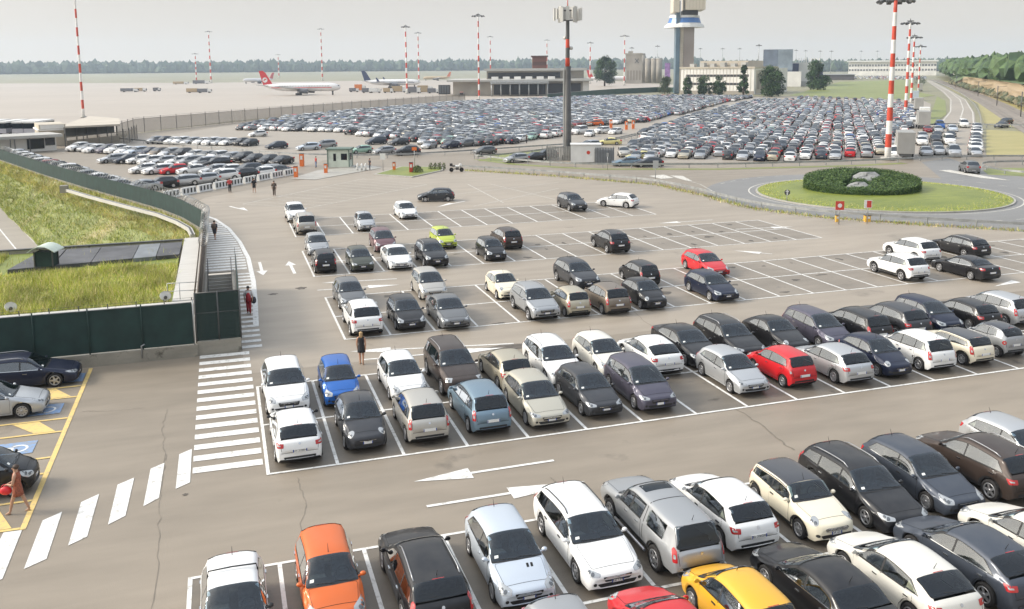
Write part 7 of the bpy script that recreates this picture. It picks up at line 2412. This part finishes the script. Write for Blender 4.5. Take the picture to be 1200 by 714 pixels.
# ------------------------------------------------------------------ distant cars: one light mesh each
DGL = mat('distant_glass', (.014, .020, .027), .10, 0, .7, .4)
LODM = {}
def lod_mesh(key):
    if key in LODM: return LODM[key]
    S = Shape(key)
    bm = bmesh.new()
    q = S.q
    fs = sorted({0, .012, .05, q['cowl'][0], q['head'][0], .55, q['rtop'][0], q['rbot'][0], .985, 1, q['ax'][0], q['ax'][1], .5 * (q['rtop'][0] + q['head'][0])})
    R = []
    for f in fs:
        P = S.ring(f); P = [P[i] for i in (2, 4, 7, 9, 11, 14)]
        zb = S.sill
        P[0] = (P[0][0], zb)
        x = S.X(f)
        full = [(y, z) for y, z in P] + [(-y, z) for y, z in reversed(P[:-1])]
        R.append([bm.verts.new((S.bow(x, y, z), y, z)) for y, z in full])
    n = len(R[0])
    for i in range(len(R) - 1):
        fm = (fs[i] + fs[i + 1]) / 2
        for k in range(n - 1):
            f = bm.faces.new((R[i][k], R[i + 1][k], R[i + 1][k + 1], R[i][k + 1]))
            kk = min(k, n - 2 - k)
            mi = 0
            if kk == 2 and q['cowl'][0] + .02 < fm < max(q['dlo']): mi = 1
            if kk >= 3 and (q['cowl'][0] <= fm <= q['head'][0] or q['rtop'][0] <= fm <= q['rbot'][0]): mi = 1
            f.material_index = mi
            f.smooth = (mi == 0)
        f = bm.faces.new((R[i][n - 1], R[i + 1][n - 1], R[i + 1][0], R[i][0])); f.material_index = 2
    for r in (R[0], R[-1]): bm.faces.new(r)
    bmesh.ops.recalc_face_normals(bm, faces=bm.faces[:])
    mb = MB(); mb.bm.free(); mb.bm = bm
    for ax in q['ax']:
        for s in (1, -1):
            x, y, Rw = S.X(ax), s * (S.W - .07), q['R']
            mb.mi = 2
            c = [(x + Rw * 1.08 * math.cos(a), y + s * .075, Rw + Rw * 1.08 * math.sin(a)) for a in [2 * math.pi * k / 9 for k in range(9)]]
            c2 = [(p[0], y - s * .12, p[2]) for p in c]
            for k in range(9): mb.face([c[k], c[(k + 1) % 9], c2[(k + 1) % 9], c2[k]])
            mb.face(c)
            mb.mi = 3
            mb.face([(x + Rw * .62 * math.cos(a), y + s * .082, Rw + Rw * .62 * math.sin(a)) for a in [2 * math.pi * k / 8 for k in range(8)]])
    for s in (1, -1):
        mb.mi = 4; z = q['deck'][1] * .86; mb.box(-S.L / 2 + .0, -S.L / 2 + .30, s * S.W * .80 - .12, s * S.W * .80 + .12, z - .12, z + .12)
        mb.mi = 3; z = q['nose'] * .92; mb.box(S.L / 2 - .36, S.L / 2 - .02, s * S.W * .70 - .14, s * S.W * .70 + .14, z - .08, z + .09)
    mb.mi = 3
    for e in (1, -1): mb.box(e * S.L / 2 - .02 + (.10 if e > 0 else -.08), e * S.L / 2 + .02 + (.10 if e > 0 else -.08), -.24, .24, .42, .53)
    mb.mi = 0
    for s in (1, -1): mb.box(S.X(q['cowl'][0] + .06) - .05, S.X(q['cowl'][0] + .06) + .06, s * S.W * .96 - .1, s * S.W * .96 + .1, q['cowl'][1] - .02, q['cowl'][1] + .11)
    me = bpy.data.meshes.new('distant_car'); bm.to_mesh(me); bm.free()
    for mm in (paint(*COLOURS['white']), DGL, RUB, ALLOY, RED): me.materials.append(mm)
    LODM[key] = me
    return me
KINDW = [('hatch', 30, 'hatchback'), ('compact', 22, 'hatchback'), ('estate', 14, 'estate'), ('mpv', 12, 'people carrier'), ('suv', 10, 'crossover'), ('sedan', 7, 'saloon'), ('city', 12, 'small car'), ('van', 1, 'van')]
COLW = [('white', 27, 'white'), ('silver', 21, 'silver'), ('lightgrey', 11, 'pale grey'), ('grey', 9, 'grey'), ('charcoal', 8, 'charcoal'), ('black', 12, 'black'), ('navy', 5, 'dark blue'), ('slate', 3, 'slate blue'), ('red', 3, 'red'), ('darkred', 1.5, 'dark red'), ('skyblue', 2, 'light blue'), ('beige', 3, 'beige'), ('blue', 1.5, 'bright blue'), ('mint', .6, 'mint green'), ('bronze', 1.2, 'bronze')]
def pick(r, W):
    t = r.uniform(0, sum(w[1] for w in W))
    for w in W:
        t -= w[1]
        if t <= 0: return w
    return W[0]
NSINGLE = [0]
NTH = ['first', 'second', 'third', 'fourth', 'fifth', 'sixth', 'seventh', 'eighth', 'ninth', 'tenth', 'eleventh', 'twelfth', 'thirteenth', 'fourteenth', 'fifteenth', 'sixteenth', 'seventeenth', 'eighteenth', 'nineteenth', 'twentieth']
def nth(k): return NTH[k] if k < len(NTH) else NTH[0] if k == 0 else str(k + 1) + ({1: 'st', 2: 'nd', 3: 'rd'}.get((k + 1) % 10, 'th') if (k + 1) % 100 not in (11, 12, 13) else 'th')
def single(key, colname, x, y, rz, label, group):
    o = bpy.data.objects.new('parked_car', lod_mesh(key))
    COL.objects.link(o)
    o.location = (x, y, 0); o.rotation_euler = (0, 0, rz)
    o.material_slots[0].link = 'OBJECT'; o.material_slots[0].material = paint(*COLOURS[colname])
    tag(o, label, 'car', group)
    NSINGLE[0] += 1
    return o
def kindword(key): return next(k[2] for k in KINDW if k[0] == key)
CW_ = {'violetgrey': 'violet grey', 'iceblue': 'ice blue', 'warmsilver': 'pale silver', 'lemon': 'pale yellow'}
def colword(c): return next((k[2] for k in COLW if k[0] == c), CW_.get(c, c))
rc = random.Random(23)
def row(p0, p1, n, heading, where, group, cols=None, keys=None, jit=.25):
    a, b = at(*p0), at(*p1)
    for k in range(n):
        t = (k + .5) / n
        p = a.lerp(b, t)
        key = keys[k % len(keys)] if keys else pick(rc, KINDW)[0]
        c = cols[k % len(cols)] if cols else pick(rc, COLW)[0]
        single(key, c, p.x + rc.gauss(0, .15), p.y + rc.gauss(0, jit), R_(heading + rc.gauss(0, 2)), f'{colword(c)} {kindword(key)}, {nth(k)} from left, {where}', group)
G0 = 'cars in the left part of the far car park'
row((20, 183.5), (152, 225), 13, 22, 'row along the green screen fence', G0, ['silver', 'white', 'white', 'silver', 'white', 'darkred', 'black', 'white', 'black', 'lightgrey', 'white', 'charcoal', 'lightgrey'])
row((85, 176.5), (337, 193), 19, 229, 'front line beside the block house', G0, ['white', 'lightgrey', 'white', 'violetgrey', 'white', 'white', 'iceblue', 'navy', 'bronze', 'silver', 'black', 'white', 'warmsilver', 'white', 'silver', 'black', 'charcoal', 'charcoal', 'black'], ['suv', 'hatch', 'estate', 'mpv', 'suv', 'sedan', 'estate', 'hatch', 'mpv', 'mpv', 'suv', 'hatch', 'compact', 'mpv', 'estate', 'suv', 'hatch', 'hatch', 'sedan'])
row((128, 190), (262, 196), 9, 203, 'second line behind the lane of the left lot', G0, ['silver', 'slate', 'white', 'white', 'silver', 'white', 'lightgrey', 'silver', 'black'], None)
row((156, 203), (322, 205), 8, 200, 'third line with the bright red car', G0, ['white', 'white', 'red', 'white', 'silver', 'white', 'slate', 'lightgrey'], ['hatch', 'estate', 'hatch', 'sedan', 'compact', 'hatch', 'suv', 'estate'])
row((150, 225), (335, 204), 8, 200, 'line behind the striped barrier blocks', G0, ['lightgrey', 'black', 'silver', 'silver', 'white', 'black', 'white', 'grey'], ['sedan', 'compact', 'estate', 'compact', 'suv', 'estate', 'hatch', 'sedan'])
row((176, 168), (300, 171), 11, 226, 'group above the low rail at left', G0, ['lightgrey', 'navy', 'white', 'white', 'silver', 'white', 'white', 'silver', 'white', 'black', 'charcoal'])
for px, py, h, key, c, lab in ((302, 156.5, 200, 'hatch', 'white', 'white hatchback alone on the open ground of the far lot'), (324, 170, 200, 'hatch', 'slate', 'slate hatchback alone by the low rail of the far lot'), (361, 171.5, 190, 'compact', 'iceblue', 'ice blue hatchback left of the booth beyond the low rail'), (381, 169, 195, 'mpv', 'lightgrey', 'pale grey people carrier beyond the booth roof'), (423, 175, 190, 'hatch', 'mint', 'mint green hatchback right of the booth beyond the rail'), (450, 176, 195, 'hatch', 'lightgrey', 'pale grey hatchback beyond the rail right of the mint one'), (477, 177, 185, 'suv', 'charcoal', 'dark car half hidden by the rail behind the white board'),
        (441, 165, 200, 'mpv', 'slate', 'slate people carrier alone before the packed lot'), (467, 166, 205, 'compact', 'charcoal', 'charcoal hatchback alone before the packed lot'), (503, 169.5, 230, 'hatch', 'silver', 'silver hatchback facing the camera before the packed lot'), (528, 169.5, 210, 'hatch', 'navy', 'dark blue hatchback before the packed lot'), (545, 167.5, 205, 'compact', 'grey', 'grey hatchback right of the dark blue one before the packed lot'), (568, 176, 190, 'hatch', 'grey', 'dark car at the tip of the rail island'),
        (626, 183.5, 190, 'sedan', 'black', 'black saloon parked beside the telecom mast compound'), (639, 180.5, 185, 'compact', 'black', 'black hatchback touching the telecom mast compound'), (605, 185, 190, 'hatch', 'lightgrey', 'pale car roof showing above the approach rail'), (690, 169, 200, 'estate', 'silver', 'silver estate on the ground behind the white cabin'),
        (714, 165.5, 160, 'sedan', 'lemon', 'pale yellow saloon behind the white cabin'), (731, 178.5, 250, 'suv', 'warmsilver', 'pale silver crossover right of the pale yellow saloon'), (745, 171.5, 240, 'hatch', 'navy', 'dark blue hatchback at the left edge of the right hand packed lot'), (754, 168, 240, 'suv', 'navy', 'second dark blue car at the left edge of the right hand packed lot'), (751, 182, 175, 'sedan', 'lemon', 'yellow taxi like saloon near the rail'), (736, 189, 165, 'sedan', 'skyblue', 'light blue saloon nearest the approach rail'), (760, 190, 165, 'compact', 'charcoal', 'charcoal hatchback nearest the approach rail'),
        (679, 153.5, 215, 'van', 'white', 'white van behind the telecom mast'), (691, 156, 235, 'hatch', 'white', 'white hatchback right of the white van behind the mast'), (705, 153, 200, 'suv', 'white', 'white crossover before the orange ticket posts in the far lot'), (721, 153.5, 215, 'hatch', 'white', 'white hatchback before the orange ticket posts in the far lot'), (756, 154, 210, 'compact', 'charcoal', 'charcoal hatchback at the gate of the right hand packed lot'), (770, 148, 220, 'sedan', 'black', 'black saloon on the lane between the two packed lots'), (697, 144.5, 160, 'suv', 'orange', 'orange red crossover at the near edge of the packed lot'), (753, 140, 160, 'hatch', 'red', 'red hatchback at the right end of the packed lot before the lane')):
    single(key, c, at(px, py, .7).x, at(px, py, .7).y, R_(h), lab, 'single cars on the open ground of the far lots')
for px, py, lab in ((716, 149, 'left orange post at the gate of the far lot'), (734, 151, 'middle orange post at the gate of the far lot'), (742, 150, 'right orange post at the gate of the far lot')):
    post_box(px, py + 1, 2.0, .6, ORANGE, 'ticket_machine', lab, 'ticket post', 'orange ticket posts')
# cars on the roads at the right
G1_ = 'cars on the right hand lane and roads'
single('suv', 'grey', at(1136, 195, .8).x, at(1136, 195, .8).y, R_(60), 'grey crossover leaving the roundabout, tail to camera', G1_)
single('sedan', 'slate', at(1174, 146, .7).x, at(1174, 146, .7).y, R_(200), 'slate saloon on the overpass at the right', G1_)
single('suv', 'black', at(1179, 142.5, .7).x, at(1179, 142.5, .7).y, R_(200), 'black crossover behind the slate saloon on the overpass', G1_)
for k, (py, c) in enumerate(((183, 'silver'), (177.5, 'white'), (172, 'white'), (168, 'silver'), (163.5, 'grey'), (159.5, 'white'), (155.5, 'white'), (151.5, 'silver'))):
    p = at(1142.5 + (183 - py) * .08, py); single(('hatch', 'suv', 'estate', 'compact')[k % 4], c, p.x, p.y, R_(235), f'{colword(c)} car, {nth(k)} in the single file beside the dry field', G1_)
for k, (px, py, c, kk) in enumerate(((1085, 182, 'silver', 'estate'), (1080, 170, 'white', 'suv'), (1081, 163, 'silver', 'estate'), (1100, 181, 'silver', 'hatch'), (1098, 176, 'grey', 'estate'), (1096, 168, 'black', 'suv'), (1098, 162, 'charcoal', 'hatch'), (1099, 155, 'silver', 'estate'), (1101, 150.5, 'blue', 'van'), (1112, 169, 'white', 'van'), (1114, 162, 'black', 'compact'), (1116, 154, 'iceblue', 'estate'), (1129, 149, 'white', 'van'), (1117, 183, 'silver', 'van'), (1049, 185, 'white', 'van'), (1087, 155, 'darkred', 'hatch'))):
    p = at(px, py); single(kk, c, p.x, p.y, R_(233), f'{colword(c)} {kindword(kk)} right of the tall mast, ' + ['nearest left', 'left middle', 'behind the box truck', 'near the grass rail', 'behind the near silver one', 'dark one in the middle column', 'dark one farther up the column', 'pale one high in the column', 'blue one at the top', 'in the third column', 'dark one behind the white van', 'top of the third column', 'pale van crossing at the top', 'silver van beside the single file', 'white van at the mast foot', 'dark red one by the box truck'][k], G1_)
# lorries standing among the cars
def lorry(px, py, lab, rz, L_=8.5, h=3.6, col=None):
    p = at(px, py)
    t = thing('box_truck', lab, 'lorry', (p.x, p.y, 0), rz, 'lorries among the cars')
    m = MB(); m.box(-L_ / 2, L_ * .24, -1.25, 1.25, .9, h); m.build('box_body', col or mat('lorry_grey', (.30, .295, .28), .6, noise=(.5, .1)), t)
    m = MB(); m.box(L_ * .26, L_ / 2, -1.2, 1.2, .6, 2.7); m.build('cab', OFFW, t)
    m = MB(); m.box(L_ * .44, L_ / 2 + .02, -1.1, 1.1, 1.6, 2.5); m.build('cab_glass', GLASS, t)
    m = MB(); m.box(-L_ / 2, L_ * .45, -.9, .9, .5, .88); m.build('chassis', STEEL, t)
    for x in (-L_ * .34, L_ * .36):
        for y in (-1.05, 1.05):
            o = link_mesh('wheel', wheel_meshes(.48, .3, 6)[0], t); o.location = (x, y, .48)
lorry(1059, 184, 'large grey box lorry beside the tall mast, rear to camera', R_(52), 9, 4.2)
lorry(1081, 150, 'second grey box lorry behind the large one', R_(52), 9, 4.0)
lorry(1083, 138.5, 'low pale lorry behind the second grey one', R_(50), 8, 3.0, OFFW)
lorry(1076, 130, 'grey box lorry fourth from the front of the file', R_(50), 10, 4.2)
lorry(1072, 118, 'pale blue grey lorry near the second mast', R_(50), 10, 4.0, mat('lorry_blue', (.36, .42, .46), .6))
lorry(1078, 107, 'farthest lorry beside the motorway bend', R_(48), 11, 4.2)

# the two packed lots
f0, f1 = at(275, 143), at(540, 119)
UD = Vector((f1.x - f0.x, f1.y - f0.y)).normalized()
VD = Vector((UD.y, -UD.x))
HD = math.degrees(math.atan2(UD.y, UD.x))
LOT1 = [(278, 152), (400, 156), (475, 166), (530, 172.5), (603, 170.5), (655, 160), (678, 149), (752, 144), (800, 134), (850, 121), (884, 114.5), (800, 114), (690, 115), (545, 121), (400, 133.5), (330, 140.5)]
LOT2 = [(738, 187.5), (744, 172), (768, 150.5), (824, 134.5), (888, 118.5), (1000, 121), (1066, 123.5), (1071, 136), (1068, 150), (1047, 162), (1040, 184), (900, 189.5)]
packed = []
def lattice(poly, u, v, pu, pv, head, seed, skip):
    r = random.Random(seed)
    W = [xy(*p) for p in poly]
    us = [p[0] * u.x + p[1] * u.y for p in W]; vs_ = [p[0] * v.x + p[1] * v.y for p in W]
    j = 0
    y = min(vs_)
    while y < max(vs_):
        x = min(us) + r.uniform(0, 1)
        while x < max(us):
            P = (u.x * x + v.x * y, u.y * x + v.y * y)
            x += pu * r.uniform(.96, 1.10)
            if not inpoly(P, W) or r.random() < skip: continue
            packed.append((P[0] + r.gauss(0, .2), P[1] + r.gauss(0, .2), head + (180 if r.random() < .45 else 0) + r.gauss(0, 1.5), pick(r, KINDW)[0], pick(r, COLW)[0], poly is LOT1))
        y += pv
lattice(LOT1, UD, VD, 4.8, 2.3, HD, 41, .02)
a52 = R_(52)
lattice(LOT2, Vector((math.cos(a52), math.sin(a52))), Vector((math.sin(a52), -math.cos(a52))), 4.75, 2.28, 52, 42, .02)
lattice([(930, 117.5), (1055, 122), (1055, 119.5), (930, 115.2)], Vector((math.cos(a52), math.sin(a52))), Vector((math.sin(a52), -math.cos(a52))), 5.2, 3.2, 52, 43, .35)
lattice([(965, 92), (1085, 94), (1085, 90.5), (965, 89.5)], Vector((math.cos(a52), math.sin(a52))), Vector((math.sin(a52), -math.cos(a52))), 9, 5.5, 52, 44, .3)
packed.sort(key=lambda p: (p[0] - CAM.x) ** 2 + (p[1] - CAM.y) ** 2)
NEARN = len([o for o in COL.objects if o.get('category') == 'car'])
quota = max(0, 298 - NEARN)
front = sorted(packed[:quota], key=lambda p: pix((p[0], p[1], .7))[0])
for k, (x, y, hd, key, c, one) in enumerate(front):
    single(key, c, x, y, R_(hd), f'{colword(c)} {kindword(key)}, {nth(k)} from left, front ranks of the lot behind the hedge', 'cars in the front ranks of the right packed lot')
rest = packed[quota:]
def mass(items):
    pal = [c[0] for c in COLW]
    Vs, LI, LS, MI, SM = [], [], [], [], []
    off = 0
    cache = {}
    for (x, y, hd, key, c, one) in items:
        if key not in cache:
            me = lod_mesh(key)
            co = np.empty(len(me.vertices) * 3, np.float32); me.vertices.foreach_get('co', co)
            li = np.empty(len(me.loops), np.int32); me.loops.foreach_get('vertex_index', li)
            ls = np.empty(len(me.polygons), np.int32); me.polygons.foreach_get('loop_total', ls)
            mi = np.empty(len(me.polygons), np.int32); me.polygons.foreach_get('material_index', mi)
            cache[key] = (co.reshape(-1, 3), li, ls, mi)
        co, li, ls, mi = cache[key]
        a = R_(hd); ca, sa = math.cos(a), math.sin(a)
        Vs.append(np.stack([co[:, 0] * ca - co[:, 1] * sa + x, co[:, 0] * sa + co[:, 1] * ca + y, co[:, 2]], 1))
        LI.append(li + off); off += len(co); LS.append(ls)
        MI.append(np.where(mi == 0, pal.index(c), mi + len(pal) - 1))
    V = np.concatenate(Vs).astype(np.float32); LIa = np.concatenate(LI).astype(np.int32); LSa = np.concatenate(LS).astype(np.int32); MIa = np.concatenate(MI).astype(np.int32)
    me = bpy.data.meshes.new('distant_cars')
    me.vertices.add(len(V)); me.vertices.foreach_set('co', V.ravel())
    me.loops.add(len(LIa)); me.loops.foreach_set('vertex_index', LIa)
    me.polygons.add(len(LSa)); st = np.concatenate(([0], np.cumsum(LSa)[:-1])).astype(np.int32)
    me.polygons.foreach_set('loop_start', st)
    me.polygons.foreach_set('material_index', MIa)
    me.update(calc_edges=True); me.validate()
    tag(link_mesh('distant_cars', me, None, [paint(*COLOURS[c]) for c in pal] + [DGL, RUB, ALLOY, RED]), kind='stuff')
mass(rest)
print('CARS full/single/packed', sum(v[1] for v in PROTO.values()), NSINGLE[0], len(packed))
# ------------------------------------------------------------------ people
def skin_body(name, joints, edges, mats, parent, root=0, sub=2, pick_mat=None):
    me = bpy.data.meshes.new(name)
    me.from_pydata([j[0] for j in joints], edges, [])
    o = bpy.data.objects.new(name, me)
    COL.objects.link(o)
    o.modifiers.new('skin', 'SKIN')
    sv = me.skin_vertices[0].data
    for i, j in enumerate(joints):
        r_ = j[1]
        sv[i].radius = r_ if isinstance(r_, tuple) else (r_, r_)
        sv[i].use_root = (i == root)
    s = o.modifiers.new('sub', 'SUBSURF'); s.levels = sub; s.render_levels = sub
    bpy.context.view_layer.update()
    ev = o.evaluated_get(bpy.context.evaluated_depsgraph_get())
    m2 = bpy.data.meshes.new_from_object(ev)
    m2.name = name
    bpy.data.objects.remove(o)
    for p in m2.polygons: p.use_smooth = True
    m2.materials.clear()
    ob = link_mesh(name, m2, parent, mats)
    if pick_mat:
        for p in m2.polygons: p.material_index = pick_mat(p.center)
    return ob

SKIN = mat('skin', (.42, .24, .16), .55)
def figure(name_lab, px, py, rz, H, hair, top, bottom, shoes, legs=(.10, -.10), arms=((.0, -.05), (.0, .05)), dress=False, sleeves=True, longhair=False, bag=None, fingers=False, skin=SKIN, trousers=True, female=False, group=None):
    """pose: legs = forward swing of left/right ankle, arms = forward swing of left/right wrist (fractions of the height)"""
    p = at(px, py)
    t = thing('person', name_lab, 'person', (p.x, p.y, .0), rz, group)
    h = H
    hw = .050 if not female else .052
    sh = .112 if not female else .098
    J, E = [], []
    def add(x, y, z, r, par=None):
        J.append(((x * h, y * h, z * h), tuple(q * h for q in r) if isinstance(r, tuple) else r * h)); i = len(J) - 1
        if par is not None: E.append((par, i))
        return i
    pel = add(0, 0, .53, .060)
    wai = add(0, 0, .61, .052, pel)
    che = add(0, 0, .73, .058, wai)
    nb = add(0, 0, .815, .042, che)
    nk = add(.004, 0, .855, .032, nb)
    hd = add(.014, 0, .905, (.046, .052), nk)
    add(.006, 0, .962, (.040, .044), hd)
    wr, an = {}, {}
    for s, sw, ar in ((1, legs[0], arms[0]), (-1, legs[1], arms[1])):
        hip = add(0, s * hw, .50, .052, pel)
        kx = sw * .55 + .012
        kn = add(kx, s * hw * .95, .275, .034, hip)
        ank = add(sw, s * hw * .9, .045, .022, kn)
        add(sw + .07, s * hw * 1.05, .018, .018, ank)
        an[s] = sw
        so_ = add(0, s * sh, .80, .034, nb)
        el = add(ar[0] * .35 - .012, s * (sh + .028), .625, .025, so_)
        wz = .48 if len(ar) < 3 else ar[2]
        wy = s * (sh + .022) if len(ar) < 4 else ar[3]
        w_ = add(ar[0], wy, wz, .017, el)
        dv = Vector((ar[0] - (ar[0] * .35 - .012), wy - s * (sh + .028), wz - .625)).normalized()
        pm = add(ar[0] + dv.x * .035, wy + dv.y * .035, wz + dv.z * .035, (.020, .013), w_)
        wr[s] = Vector((ar[0] + dv.x * .06, wy + dv.y * .06, wz + dv.z * .06)) * h
        if fingers:
            for k, (o_, l) in enumerate(((-.014, .036), (-.005, .042), (.005, .040), (.013, .032))):
                k1 = add(ar[0] + dv.x * .05 + o_, wy + dv.y * .05, wz + dv.z * .05, .0055, pm)
                add(ar[0] + dv.x * (.05 + l) + o_ + .004, wy + dv.y * (.05 + l), wz + dv.z * (.05 + l) - .004, .0045, k1)
            th = add(ar[0] + dv.x * .02 + .018, wy - s * .012, wz + dv.z * .02, .006, w_)
            add(ar[0] + dv.x * .045 + .024, wy - s * .016, wz + dv.z * .045, .005, th)
        else:
            add(ar[0] + dv.x * .085, wy + dv.y * .085, wz + dv.z * .085, .009, pm)
    skin_body('body', J, E, [skin], t)
    # face
    m = MB(); m.sphere((.066 * h, 0, .905 * h), .011 * h, (1, .7, 1.2), 8, 6); m.build('nose', skin, t)
    m = MB()
    for s in (1, -1): m.sphere((.058 * h, s * .018 * h, .917 * h), .006 * h, (1, 1.4, .8), 8, 6)
    m.build('eyes', mat('eye_dark', (.03, .02, .02), .3), t)
    m = MB(); m.sphere((.058 * h, 0, .882 * h), .006 * h, (.6, 2.2, .7), 8, 6); m.build('mouth', mat('lips', (.35, .10, .09), .5), t)
    m = MB()
    for s in (1, -1): m.sphere((.010 * h, s * .052 * h, .905 * h), .012 * h, (.9, .35, 1.3), 8, 6)
    m.build('ears', skin, t)
    m = MB(); m.sphere((-.006 * h, 0, .938 * h), .062 * h, (1.0, .90, .82), 14, 9)
    if longhair: m.sphere((-.040 * h, 0, .880 * h), .050 * h, (.62, .95, 1.7), 12, 9)
    m.build('hair', hair, t)
    # clothes: tubes that follow the torso and limbs
    m = MB()
    def ring(mb, pts, n=14):
        rs = [[mb.bm.verts.new((x * h + rx * h * math.cos(a), y * h + ry * h * math.sin(a), z * h)) for a in [2 * math.pi * k / n for k in range(n)]] for x, y, z, rx, ry in pts]
        for A_, B_ in zip(rs, rs[1:]):
            for k in range(n):
                f = mb.bm.faces.new((A_[k], A_[(k + 1) % n], B_[(k + 1) % n], B_[k])); f.smooth = True
        for r0 in (rs[0], rs[-1]):
            if len(r0) > 2: mb.bm.faces.new(r0)
    tr = [(0, 0, .835, .040, .055), (0, 0, .815, .058, .098 if female else .112), (0, 0, .74, .074, .102 if female else .115), (0, 0, .62, .064, .084 if female else .098), (0, 0, .54, .078, .104), (0, 0, .50, .078, .106)]
    if dress:
        mid = (an[1] + an[-1]) / 2 * .3
        tr = tr[:-1] + [(mid * .5, 0, .46, .088, .112), (mid, 0, .375, .10, .118)]
        ring(m, tr); m.build('dress', top, t)
    else:
        ring(m, tr)
        if sleeves:
            for s, ar in ((1, arms[0]), (-1, arms[1])):
                m.tube([(0, s * sh * h * .9, .808 * h), ((ar[0] * .2 - .006) * h, s * (sh + .018) * h, .71 * h), ((ar[0] * .35 - .012) * h, s * (sh + .028) * h, .63 * h)], [.044 * h, .038 * h, .034 * h], 10)
        m.build('shirt', top, t)
        m = MB()
        ring(m, [(0, 0, .56, .080, .106), (0, 0, .50, .083, .110), (0, 0, .47, .075, .105)])
        zend = .06 if trousers else .33
        for s, sw in ((1, legs[0]), (-1, legs[1])):
            kx = sw * .55 + .012
            if trousers: m.tube([(0, s * hw * h, .51 * h), (kx * h, s * hw * .95 * h, .275 * h), (sw * h, s * hw * .9 * h, .05 * h)], [.062 * h, .046 * h, .036 * h], 10)
            else: m.tube([(0, s * hw * h, .51 * h), (kx * .8 * h, s * hw * .96 * h, .31 * h)], [.062 * h, .052 * h], 10)
        m.build('trousers' if trousers else 'shorts', bottom, t)
    m = MB()
    for s in (1, -1): m.sphere(((an[s] + .035) * h, s * hw * .97 * h, .016 * h), .03 * h, (1.9, .8, .55), 10, 6)
    m.build('shoes', shoes, t)
    return t, wr, p
HB, HBL, HK = mat('hair_brown', (.05, .03, .02), .6), mat('hair_blonde', (.40, .26, .12), .6), mat('hair_black', (.02, .017, .015), .6)
CB, CR, CD = mat('cloth_black', (.02, .02, .022), .8), mat('cloth_crimson', (.33, .02, .03), .8), mat('cloth_dark', (.045, .045, .055), .8)
RUST = mat('cloth_rust', (.26, .075, .04), .8, noise=(20, .5)); TANS = mat('shoe_tan', (.35, .22, .13), .6); CW = mat('cloth_white', (.62, .61, .60), .8); CRD = mat('cloth_red', (.45, .05, .05), .8); KH = mat('cloth_brown', (.10, .075, .06), .8)
# woman in the lower left corner, walking left past the small black car
t, wr, p = figure('woman in a short rust brown sleeveless dress walking past the small black car', 23, 601, R_(172), 1.72, HB, RUST, None, TANS, legs=(.15, -.17), arms=((.15, 0, .60, .03), (.17, 0, .585, -.06)), dress=True, sleeves=False, fingers=True, female=True)
M = t.matrix_basis
hp_ = M @ ((wr[1] + wr[-1]) * .5)
bagt = thing('handbag', 'bright red handbag held before the woman in the rust dress', 'bag', (hp_.x, hp_.y, hp_.z - .30), R_(172))
m = MB(); m.sphere((.02, 0, .10), 1, (.20, .10, .15), 12, 8); m.build('pouch', mat('bag_red', (.60, .02, .03), .45), bagt)
m = MB(); m.tube([(.16 * math.cos(a), 0, .18 + .14 * math.sin(a)) for a in [math.pi * k / 8 for k in range(9)]], .012, 6); m.build('strap', mat('bag_red', (.60, .02, .03), .45), bagt)
figure('blonde woman in a short black dress standing in the aisle', 424, 427, R_(75), 1.70, HBL, CB, None, TANS, legs=(.03, -.06), arms=((.06, 0), (-.03, 0)), dress=True, sleeves=False, longhair=True, female=True, skin=mat('skin_tan', (.45, .24, .15), .55))
t, wr, p = figure('person in red trousers and white shirt walking on the ladder crossing with a dark bag', 292, 367.5, R_(-95), 1.72, HK, CW, CR, CB, legs=(.08, -.10), arms=((.10, 0, .52), (-.04, 0)))
bg_ = thing('shoulder_bag', 'dark bag carried by the person in red trousers', 'bag', (p.x + .30, p.y - .05, .62), 0)
m = MB(); m.sphere((0, 0, .2), 1, (.16, .20, .22), 10, 8); m.build('pouch', CD, bg_)
m = MB(); m.sphere((-.32, -.22, .45), 1, (.16, .14, .28), 10, 8); m.build('crimson_jacket', CR, bg_)
t, wr, p = figure('person in dark clothes with a bag walking up the striped footway by the fence', 252, 281, R_(70), 1.72, HK, CD, CD, CB, legs=(.12, -.12), arms=((.08, 0), (-.08, 0)), trousers=False, skin=mat('skin', (.42, .24, .16), .55))
bk = thing('backpack', 'dark brown bag on the back of the person on the striped footway', 'bag', (p.x - .05, p.y - .22, 1.02), R_(70))
m = MB(); m.sphere((0, 0, .2), 1, (.14, .19, .25), 10, 8); m.build('pouch', KH, bk)
figure('man in a red shirt and dark trousers before the striped barrier blocks', 269.5, 225.5, R_(-80), 1.78, HK, CRD, CB, CB, legs=(.07, -.07), arms=((.05, 0), (-.05, 0)))
figure('man in black with bare calves beside the man in red', 298, 225.5, R_(-70), 1.78, HK, CB, CB, CB, legs=(.09, -.08), arms=((.05, 0), (-.05, 0)), trousers=False)
figure('man in brown walking alone towards the camera right of the two others', 321.5, 229.5, R_(-90), 1.80, HK, KH, KH, CB, legs=(.07, -.07), arms=((.04, 0), (-.04, 0)))
figure('person in dark clothes standing by the white posts at the booth', 433.5, 199.5, R_(200), 1.76, HK, CD, CD, CB, legs=(.03, -.03), arms=((.03, 0), (.02, 0)))
figure('person in blue trousers beside the tall orange ticket post', 370.5, 196.5, R_(200), 1.72, HK, CRD, mat('cloth_blue', (.08, .14, .28), .8), CB, legs=(.04, -.04), arms=((.05, 0), (.03, 0)))
figure('person in black standing at the low rail of the far lot', 617, 168, R_(0), 1.75, HK, CB, CB, CB, legs=(.03, -.03), arms=((.03, 0), (.02, 0)))
figure('person in black at the right end of the packed lot front', 642.5, 158, R_(30), 1.75, HK, CD, CB, CB, legs=(.05, -.05), arms=((.04, 0), (-.04, 0)))
